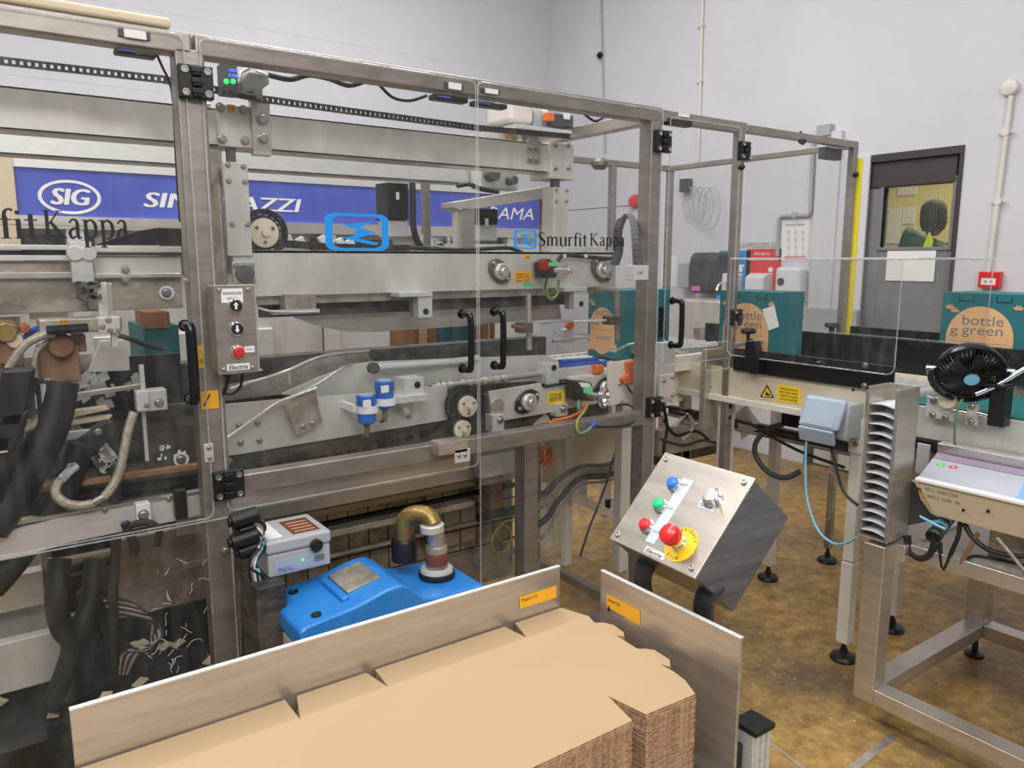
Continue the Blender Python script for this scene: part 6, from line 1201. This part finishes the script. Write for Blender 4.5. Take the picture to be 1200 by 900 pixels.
m = MB().box(2.40, yA-.003, zB, 2.40+dX, yA, zA).box(2.40+dX-.003, yB, zB, 2.40+dX, yA, zA).box(2.40, yB, zB, 2.40+dX, yB+.003, zA).box(2.398, yB, zB, 2.402, yB+.012, zA).box(2.398, yA-.008, zB, 2.402, yA, zA).box(2.40, yB, zB, 2.40+dX, yA, zB+.004)
m.build('channel', M['steel'], rk, .0008)
sm = MB(); nn_ = 8
P_ = []; 
for side in (0, .004):
    for k in range(nn_+1): u = k/nn_; P_.append((2.41, yA-.006-(yA-yB-.012)*u, .008*math.sin(math.pi*u)-.010*u+side))
prof_ = P_[:nn_+1]+P_[nn_+1:][::-1]
sm.prism(prof_, (dX-.02, 0, 0)); s0 = sm.build('slat', M['white_plastic'], rk); s0.location = (0, 0, zB+.02); ns = 14
for k in range(1, ns): o = s0.copy(); col.objects.link(o); o.location = (0, 0, zB+.02+(1.125-zB-.02)*k/(ns-1))
cs = thing('control_console', 'beige and silver sloping control console on the stand at the right edge', 'control console')
XF, XBk = 2.45, 2.69; A1 = PX(1073, 561, XF); A2 = PX(1200, 593, XF); B1 = PX(1094, 604, XF+.03); D1 = PX(1097, 530, XBk); E1 = PX(1099, 519, XBk); F1 = PX(1080, 557, XF+.01)
YE = .42
q0 = [V(XF, A1.y, A1.z-.004), V(XBk, D1.y, D1.z-.004), V(XBk, B1.y, B1.z+.02), V(XF+.03, B1.y, B1.z)]
q1 = [V(p.x, YE, p.z) for p in q0]; MB().hexa(q0, q1).build('lower_case', M['wood_beige'], cs, .004)
q0 = [V(XF-.006, A1.y, A1.z-.006), V(XF-.006, A1.y, A1.z+.004), V(XF+.014, A1.y, A1.z+.007), V(XF+.014, A1.y, A1.z-.006)]; MB().hexa(q0, [V(p.x, YE, p.z) for p in q0]).build('front_trim', M['white_plastic'], cs, .002)
up_ = (D1-A1); up_.y = 0; 
def con(u, y, h=0): n_ = V(-up_.z, 0, up_.x).normalized(); return V(XF+up_.x*u, y, A1.z+up_.z*u)+n_*h
LE = lambda u: A1.y+(D1.y-A1.y)*u
def cslab(name, mt, u0, u1, ya_, yb_, h0, h1): return MB().hexa([con(u0, LE(u0)+ya_, h0), con(u1, LE(u1)+ya_, h0), con(u1, LE(u1)+ya_, h1), con(u0, LE(u0)+ya_, h1)], [con(u0, yb_, h0), con(u1, yb_, h0), con(u1, yb_, h1), con(u0, yb_, h1)]).build(name, M[mt], cs)
yC = PX(1187, 585, XF).y
cslab('keypad_panel', 'panel_grey', .06, .74, -.006, yC, 0, .004); cslab('purple_band', 'purple_grey', .76, .96, -.006, YE, .0, .004); cslab('touch_panel', 'screen_blue', .06, .74, yC-.006-A1.y, YE, 0, .0045)
q0 = [V(XBk, E1.y, D1.z-.01), V(XBk-.004, E1.y, E1.z), V(XBk+.03, E1.y, E1.z+.003), V(XBk+.03, E1.y, D1.z-.03)]; MB().hexa(q0, [V(p.x, YE, p.z) for p in q0]).build('rear_lip', M['steel_bright'], cs, .003)
for (x_, y_, c1_, c2_) in ((1102, 549, 'label_green', 'yellow'), (1117, 552, 'poster_red', 'label_white')):
    Y_ = PX(x_, y_, XF+.14).y; c = con(.58, Y_, .0042); n_ = con(.58, Y_, 1)-con(.58, Y_, 0); MB().lathe([(.013, 0), (.012, .0008), (.006, .0008), (.005, .0004), (0, .0004)], c, n_, 24).build('keypad_mark', M[c1_], cs); MB().lathe([(.005, .0006), (0, .0008)], c, n_, 14).build('mark_centre', M[c2_], cs)
c = con(.2, PX(1196, 583, XF).y, .005); n_ = con(.2, 0, 1)-con(.2, 0, 0); MB().ring(c, n_, .008, .0012, 16, 5).build('touch_mark', M['sign_blue'], cs)
m = MB(); fx = V(0, -1, 0); dn = (B1-A1); dn.y = 0; fu = -dn.normalized(); fn_ = V(-1, 0, 0)
for k, s_ in enumerate(('MX 2   CASE CODE', 'MRO 2  34200  780')): o_ = V(XF, A1.y-.03-.006*k, A1.z)+dn*(.28+.2*k)+V(-.0015, 0, 0); decal(m, s_, o_, V(0, -.10, 0), fu*.011, fn_)
m.build('hand_lettering', M['green_cable'], cs, flat=True)
bolts(cs, [(1129, 598), (1158, 599)], 0, .004, M['ink'], XF-.001+.01)
MB().box(XF+.08, .9, .66, XF+.18, 1.0, B1.z+.02).build('support_block', M['steel_dirty'], cs); MB().box(XF+.08, .5, .66, XF+.18, .6, B1.z+.02).build('support_block', M['steel_dirty'], cs)
kn = thing('drive_roller', 'short black capped dark roller under the left end of the console', 'roller'); c = PX(1096, 626, 2.45); e_ = PX(1112, 606, 2.62); MB().cyl(c, e_, .022).build('barrel', M['dark_grey'], kn); MB().lathe([(.024, 0), (.024, .02), (.016, .026), (.012, .018), (0, .018)], c+(c-e_).normalized()*0, (c-e_), 24).build('end_cap', M['black'], kn)
for k in range(2): MB().cyl(c.lerp(e_, .3+.3*k)+V(-.004, 0, .004), c.lerp(e_, .42+.3*k)+V(-.004, 0, .004), .0225).build('bright_band', M['blue_cable'], kn)
for lbl, pts, r, mt_ in (('thick black hose hanging in a loop left under the console', [(1063, 628, 2.5), (1066, 645, 2.5), (1078, 654, 2.5), (1090, 650, 2.5), (1095, 638, 2.5)], .012, 'black_rubber'),
    ('black lead dropping to a point under the console', [(1125, 612, 2.5), (1123, 628, 2.5), (1116, 645, 2.5), (1106, 667, 2.5), (1102, 645, 2.5), (1102, 636, 2.5)], .007, 'black_rubber'),
    ('black cable sagging under the console towards the right edge', [(1130, 613, 2.5), (1140, 630, 2.5), (1160, 645, 2.5), (1185, 651, 2.5), (1205, 652, 2.5)], .008, 'black_rubber'),
    ('thin black cable lowest under the console towards the right edge', [(1128, 660, 2.52), (1140, 652, 2.52), (1165, 655, 2.52), (1205, 664, 2.52)], .005, 'black_rubber'),
    ('brown rod slanting up under the console', [(1126, 660, 2.5), (1135, 645, 2.5), (1146, 625, 2.5)], .007, 'brown_dirt'),
    ('thin grey rod slanting down under the right end of the console', [(1168, 630, 2.46), (1185, 650, 2.46), (1203, 672, 2.46)], .005, 'grey_hose')):
    rod_ = ' rod ' in lbl; h = thing('thin_rod' if rod_ else 'console_cable', lbl, 'rod' if rod_ else 'cable'); MB().tube([PX(*p) for p in pts], r, 10, 4).build('rod' if rod_ else 'cable', M[mt_], h)
sh = thing('curved_guard', 'dark grey curved sheet beside the slatted rack under the console', 'guard'); MB().prism([PX(x, y, 2.52) for x, y in ((1060, 560), (1072, 566), (1078, 585), (1090, 602), (1102, 608), (1062, 616))], (.004, 0, 0)).build('sheet', M['dark_grey'], sh)
# ------------------------------------------------------------------ fan
fn = thing('clip_fan', 'small round black fan in a U shaped bracket in front of the green belt', 'fan')
fc = PX(1137, 437, 2.66); ax = V(-.62, -.42, -.42).normalized(); up0 = V(0, 0, 1); fu_ = ax.cross(up0).normalized(); fv = fu_.cross(ax).normalized(); Rf = .098
def FP(a, r, h): return fc+(fu_*math.cos(a)+fv*math.sin(a))*r+ax*h
MB().ring(fc+ax*.0, ax, Rf, .006, 40, 8).build('front_ring', M['black_gloss'], fn)
rb = MB()
for k in range(48): a_ = 2*math.pi*k/48; rb.tube([FP(a_, .026, .03), FP(a_+.12, .055, .032), FP(a_+.22, .082, .022), FP(a_+.25, Rf, 0)], .0017, 5, 3)
rb.build('front_grille', M['black_gloss'], fn)
MB().lathe([(.026, .024), (.026, .034), (.022, .037), (0, .038)], fc, ax, 28).build('hub', M['black'], fn); MB().lathe([(.0225, .0375), (0, .0388)], fc, ax, 28).build('hub_badge', M['blue_cable'], fn)
MB().lathe([(Rf, 0), (Rf+.004, -.012), (Rf-.004, -.04), (.07, -.065), (.03, -.075), (0, -.075)], fc, ax, 40).build('rear_housing', M['black_gloss'], fn)
for k in range(5):
    a_ = 2*math.pi*k/5; P_ = [FP(a_, .02, .012), FP(a_+.35, .085, .018), FP(a_+.95, .085, -.0), FP(a_+.7, .02, -.0)]; MB().prism(P_, ax*.002).build('blade', M['dark_grey'], fn)
br = [FP(math.pi*(1+t_), .118, -.02+.0*t_) for t_ in [k/12 for k in range(13)]]; P2 = []
m = MB()
for i in range(12):
    d_ = br[i+1]-br[i]; rad = ((br[i]+br[i+1])/2-(fc-ax*.02)).normalized(); m.obox((br[i]+br[i+1])/2, d_*.53, ax*.022, rad*.006)
m.build('u_bracket', M['black_gloss'], fn, .003)
for s_ in (0, math.pi): MB().cyl(FP(s_, Rf, -.02), FP(s_, .128, -.02), .007, n=12).build('pivot', M['chrome'], fn)
kb = RX('clip_body', M['black'], fn, 1160, 452, 1176, 502, 2.68, .05, .006); RX('clip_jaw', M['black'], fn, 1152, 449, 1176, 456, 2.66, .08, .003); c = PX(1163, 446, 2.7); MB().cyl(c, c+V(0, 0, .025), .012).build('brass_nut', M['brass'], fn)
MB().cyl(PX(1143, 462, 2.66), PX(1168, 452, 2.69), .009).cyl(PX(1168, 452, 2.69), PX(1215, 424, 2.75), .008).build('mounting_rod', M['chrome'], fn)
ca = thing('fan_cable', 'thin green cable hanging from the fan bracket to the console', 'cable'); MB().tube([PX(1128, 468, 2.6), PX(1122, 480, 2.6), PX(1119, 500, 2.62), PX(1119, 521, 2.66)], .004, 8, 5).build('cable', M['green_cable'], ca)
# ================================================================== OPERATOR PANEL
def para(P, dist):
    r = [ray(*q) for q in P]; A = Matrix([[-r[1][i], r[2][i], -r[3][i]] for i in range(3)]); t_ = A.inverted() @ (-r[0])
    C = [r[0]]+[r[i+1]*t_[i] for i in range(3)]; s = dist/C[0].length; return [c*s+O for c in C]
C = para([(781, 533), (885, 563), (815, 678), (717, 632)], 1.75); c0 = C[0]; u = (C[1]-C[0]); v = (C[3]-C[0]); Wd, Hd = u.length, v.length; u.normalize(); v = (v-u*v.dot(u)).normalized(); n = v.cross(u).normalized()
if n.dot(c0-O) > 0: n = -n
dp = .137
op = thing('operator_panel', 'sloping stainless operator box with coloured buttons and a red emergency stop', 'operator panel')
def OP(a, b, h=0): return c0+u*(a*Wd)+v*(b*Hd)+n*h
MB().obox(OP(.5, .5, -dp/2), u*Wd/2, v*Hd/2, n*dp/2).build('enclosure', M['steel_dim_reflection'], op, .003)
MB().obox(OP(.5, .5, .003), u*(Wd/2+.003), v*(Hd/2+.003), n*.003).build('cover_plate', M['steel_face'], op, .002)
for a_, b_ in ((.06, .06), (.94, .06), (.94, .94), (.06, .94)): MB().lathe([(.0065, .006), (.006, .009), (.0045, .010), (.003, .008), (0, .008)], OP(a_, b_), n, 14).build('screw', M['bolt'], op)
def pb_(px, py, name, cm, r=.013, hh=.022, lab_=None):
    d_ = ray(px, py); t_ = (c0+n*.02-O).dot(n)/d_.dot(n); p = O+d_*t_; p = p-n*((p-c0).dot(n))
    o = MB().lathe([(r*1.25, .006), (r*1.25, .012), (r*1.05, .014), (r*1.05, hh*.7)], p, n, 28).build(name, M['chrome'], op); MB().lathe([(r*.98, hh*.6), (r*.98, hh), (r*.8, hh+.003), (0, hh+.004)], p, n, 26).build('button_face', M[cm], o); return p
pb_(787.5, 565, 'blue_button', 'btn_blue'); pb_(771, 589.5, 'green_button', 'btn_green'); pb_(755, 613.5, 'red_button', 'red'); pk = pb_(832, 580, 'key_switch', 'steel_bright', .017, .02)
MB().obox(pk+n*.026+u*.02+v*.012, (u*.6+v*.5)*.012, n*.005, v*.001).build('key', M['bolt'], op)
d_ = ray(798.5, 638.5); t_ = (c0+n*.006-O).dot(n)/d_.dot(n); pe = O+d_*t_; pe = pe-n*((pe-c0).dot(n))
pe_c = pe
ydisc = MB().lathe([(.038, .006), (.038, .008), (0, .008)], pe_c, n, 40).build('yellow_disc', M['label_yellow'], op)
def arc_text(s_, c, r, a0, da, flip=1):
    m = MB()
    for i, ch_ in enumerate(s_):
        a_ = a0+da*i; rad = u*math.cos(a_)-v*math.sin(a_); tan = (u*math.sin(a_)+v*math.cos(a_)) if flip > 0 else -(u*math.sin(a_)+v*math.cos(a_)); upv = rad if flip > 0 else -rad
        decal(m, ch_, c+rad*(r if flip > 0 else r+.007)-tan*.0024+n*.0082, tan*.0048, upv*.007, n)
    return m
arc_text('EMERGENCY', pe_c, .029, math.radians(150), -math.radians(15)).build('disc_lettering', M['ink'], ydisc, flat=True); arc_text('STOP', pe_c, .028, math.radians(-118), math.radians(16), -1).build('disc_lettering', M['ink'], ydisc, flat=True)
eb = MB().lathe([(.016, .008), (.016, .016), (.013, .018), (.013, .026)], pe_c, n, 28).build('stop_collar', M['chrome'], op); MB().lathe([(.0125, .02), (.014, .036)], pe_c, n, 24).build('stop_stem', M['label_orange'], eb)
MB().lathe([(.014, .034), (.021, .037), (.0215, .05), (.019, .056), (.01, .059), (0, .0595)], pe_c, n, 32).build('stop_button', M['red'], eb)
# strip label and small labels
def quadlab(name, P4, mt_, h, par=op):
    Q = []
    for x_, y_ in P4: d_ = ray(x_, y_); t_ = (c0+n*h-O).dot(n)/d_.dot(n); Q.append(O+d_*t_)
    MB().prism(Q, -n*.0008).build(name, M[mt_], par); return Q
def qtext(Q, s_, a0, a1, b0, b1, name='label_lettering', mt_='ink', sh_=0, bo=0):   # Q: tl, tr, br, bl
    ux = Q[1]-Q[0]; vy = Q[3]-Q[0]; decal(MB(), s_, Q[0]+ux*a0+vy*b1, ux*(a1-a0), -vy*(b1-b0), n, sh_, bo).build(name, M[mt_], op, flat=True)
Q = quadlab('strip_label', [(800.5, 560), (813, 563.5), (766, 638), (756, 633.5)], 'pale_label', .0068)
qtext(Q, 'RESET', .15, .8, .07, .11, mt_='ink_grey'); qtext(Q, 'START', .15, .8, .45, .49, mt_='ink_grey'); qtext(Q, 'STOP', .2, .75, .82, .86, mt_='ink_grey')
Q = quadlab('key_label', [(820.5, 585.5), (839, 592.5), (835.5, 600.5), (817, 593.5)], 'pale_label', .0068); qtext(Q, 'Enable', .15, .85, .3, .75, mt_='ink_grey')
Q = quadlab('maker_plate', [(758, 639.5), (780, 649.5), (777, 656.5), (754, 646.5)], 'label_white', .0068); qtext(Q, 'Electrix', .08, .92, .2, .85, sh_=.25, bo=.0002)
# bent flat bar supports
for a_, ln in ((.22, 0), (.93, 0)):
    p = OP(a_, 1.0, -.05); fw = V(0, 1, 0).normalized(); side = u; m = MB(); path = [OP(a_, .9, -dp*.55), OP(a_, 1.02, -dp*.5), OP(a_, 1.16, -dp*.62)+V(0, 0, 0)]
    e_ = path[-1]; path += [V(e_.x-.002+.02, e_.y, e_.z-.06), V(e_.x+.022, e_.y, e_.z-.16), V(e_.x+.022, e_.y, .5)]
    S = smooth(path, 5)
    for i in range(len(S)-1): d_ = S[i+1]-S[i]; m.obox((S[i]+S[i+1])/2, d_*.52, side*.024, d_.normalized().cross(side).normalized()*.004)
    m.build('support_bar', M['steel_grimy'], op)
gb2(op, 'support_post', 'steel_dirty', 1.17, .98, 0, 1.23, 1.04, .6, .003); gb2(op, 'support_bridge', 'steel_dirty', 1.17, .84, .5, 1.23, 1.14, .56, .003)
# ================================================================== CARDBOARD MAGAZINE
mg = thing('blank_magazine', 'stainless cardboard magazine with a long left side plate and a short right one', 'magazine')
MB().box(.07, 1.208, .55, .985, 1.215, .952).build('side_plate', M['steel'], mg, .002); gb2(mg, 'plate_edge', 'alu', .07, 1.207, .950, .985, 1.216, .954, .001)
MB().box(1.04, .781, .3, 1.047, 1.142, .952).build('end_plate', M['steel'], mg, .002); gb2(mg, 'plate_edge', 'alu', 1.039, .781, .950, 1.048, 1.142, .954, .001)
gb2(mg, 'deck', 'steel_dirty', -.4, .7, .62, 1.03, 1.205, .655, .003); 
for x_, y_ in ((-.35, .75), (-.35, 1.1), (.9, 1.1), (.9, .75)): gb2(mg, 'leg', 'steel_dirty', x_, y_, 0, x_+.05, y_+.05, .62, .003)
gb2(mg, 'tie_bar', 'steel_dirty', .9, .9, .55, 1.05, .95, .6); 
for (q4, txt) in ((((608.5, 700), (652, 686), (652, 700), (609, 713.5)), 0),):
    Qp = [PY(x_, y_, 1.2068) for x_, y_ in q4]; lb1 = MB().prism(Qp, (0, -.0006, 0)).build('yellow_label', M['label_amber'], mg); m = MB(); decal(m, 'Magazin 24', Qp[0]+V(.005, -.001, -.012), (.04, 0, 0), (0, 0, .007), (0, -1, 0)).build('label_lettering', M['ink'], lb1, flat=True)
Qp = [PX(x_, y_, 1.0392) for x_, y_ in ((711, 696), (750, 716), (750, 733), (711.5, 711))]; lb1 = MB().prism(Qp, (-.0006, 0, 0)).build('yellow_label', M['label_amber'], mg); m = MB(); decal(m, 'Stand 24', Qp[0]+V(-.001, -.006, -.012), (0, -.035, 0), (0, 0, .007), (-1, 0, 0)); m.prism([Qp[0]+V(-.001, -.012, -.034), Qp[0]+V(-.001, -.008, -.02), Qp[0]+V(-.001, -.004, -.034)], (-.0004, 0, 0)); m.build('label_lettering', M['ink'], lb1, flat=True)
pp_ = thing('profile_post', 'aluminium profile post with black cap beside the right magazine plate', 'post')
m = MB(); X_, Y_ = 1.068, .765; w_ = .05
m.box(X_, Y_, 0, X_+w_, Y_+.042, .765)
for k in range(3): m.box(X_+.004+k*.016, Y_-.004, 0, X_+.013+k*.016, Y_, .765)
m.build('profile', M['alu'], pp_, .001); gb2(pp_, 'cap', 'black', X_-.003, Y_-.008, .765, X_+w_+.003, Y_+.046, .777, .003)
gb2(pp_, 'clamp_bar', 'black', 1.048, Y_+.02, .5, 1.068, .81, .74, .003)
# the stack: every blank its own object
ZS = .861
def S(x, y): p = PZ(x, y, ZS); return (p.x, p.y)
YBk = 1.2035
top = [S(656, 711), S(690, 722), S(696.5, 729.5), S(708, 729.5), S(719, 732), S(731, 741), S(731, 746), S(722, 744.5), S(747, 760), S(757, 760), S(767, 761.5), S(785, 773), S(785, 781), S(773, 778), S(790, 787), S(803, 797), S(815, 813), S(757, 837), S(712, 815), S(741, 844)]
left = [(-.35, S(741, 844)[1]), (-.35, YBk)]
back = [S(333, 819), S(352, 843), S(346, 813), S(428, 787), S(455, 805), S(436, 781), S(588, 732), S(617, 747), S(601, 728)]
out = top+left+[(x, (YBk if i not in (1, 4, 7) else y)) for i, (x, y) in enumerate(back)]
out[0] = (out[0][0], YBk)
cx0 = sum(p[0] for p in out)/len(out); cy0 = sum(p[1] for p in out)/len(out)
th_ = .0042; NS = 48
b0 = MB().prism([(x-cx0, y-cy0, 0) for x, y in out], (0, 0, th_*.93)).build('cardboard_blank', M['board'], None, flat=True)
for k in range(NS):
    o = b0 if k == 0 else b0.copy()
    if k: col.objects.link(o)
    j = 0 if k == 0 else 1
    o.location = (cx0+j*random.uniform(-.0012, .0012), cy0-j*random.uniform(0, .0022), ZS-th_*(k+1))
    o['group'] = 'cardboard blanks in the magazine'; o['category'] = 'cardboard blank'
    o['label'] = 'flat brown cardboard blank lying on top of the stack in the magazine' if k == 0 else 'flat brown cardboard blank in the magazine stack, below the topmost one'
# floor joints
def strip(p, q, wd, name):
    a = PZ(*p, 0); b = PZ(*q, 0); d_ = (b-a).normalized(); s_ = V(-d_.y, d_.x, 0)*wd; return struct(MB().prism([a+s_+V(0, 0, .0005), b+s_+V(0, 0, .0005), b-s_+V(0, 0, .0005), a-s_+V(0, 0, .0005)], (0, 0, .0008)).build(name, M['steel_dirty'], None, flat=True))
strip((898, 868), (975, 925), .006, 'trim_3'); strip((985, 912), (1047, 862), .014, 'trim_4')
# ------------------------------------------------------------------ put every thing's origin at its base
bpy.context.view_layer.update()
def subtree(o):
    r = []
    for c in o.children: r.append(c); r += subtree(c)
    return r
done = set()
for o in [o for o in col.objects if o.parent is None and o.type in ('EMPTY', 'MESH')]:
    if o.get('kind') == 'structure': continue
    els = [k for k in [o]+subtree(o) if k.type == 'MESH' and len(k.data.vertices)]
    if o.location.length > 1e-9 or not els: continue
    pts = [(k.matrix_world @ Vector(c)) for k in els for c in k.bound_box]
    c = Vector(((min(p.x for p in pts)+max(p.x for p in pts))/2, (min(p.y for p in pts)+max(p.y for p in pts))/2, min(p.z for p in pts)))
    if o.type == 'MESH':
        if o.data.users > 1: continue
        o.data.transform(Matrix.Translation(-c)); o.location = c
    else: o.location = c
    for ch in o.children: ch.location = ch.location-c
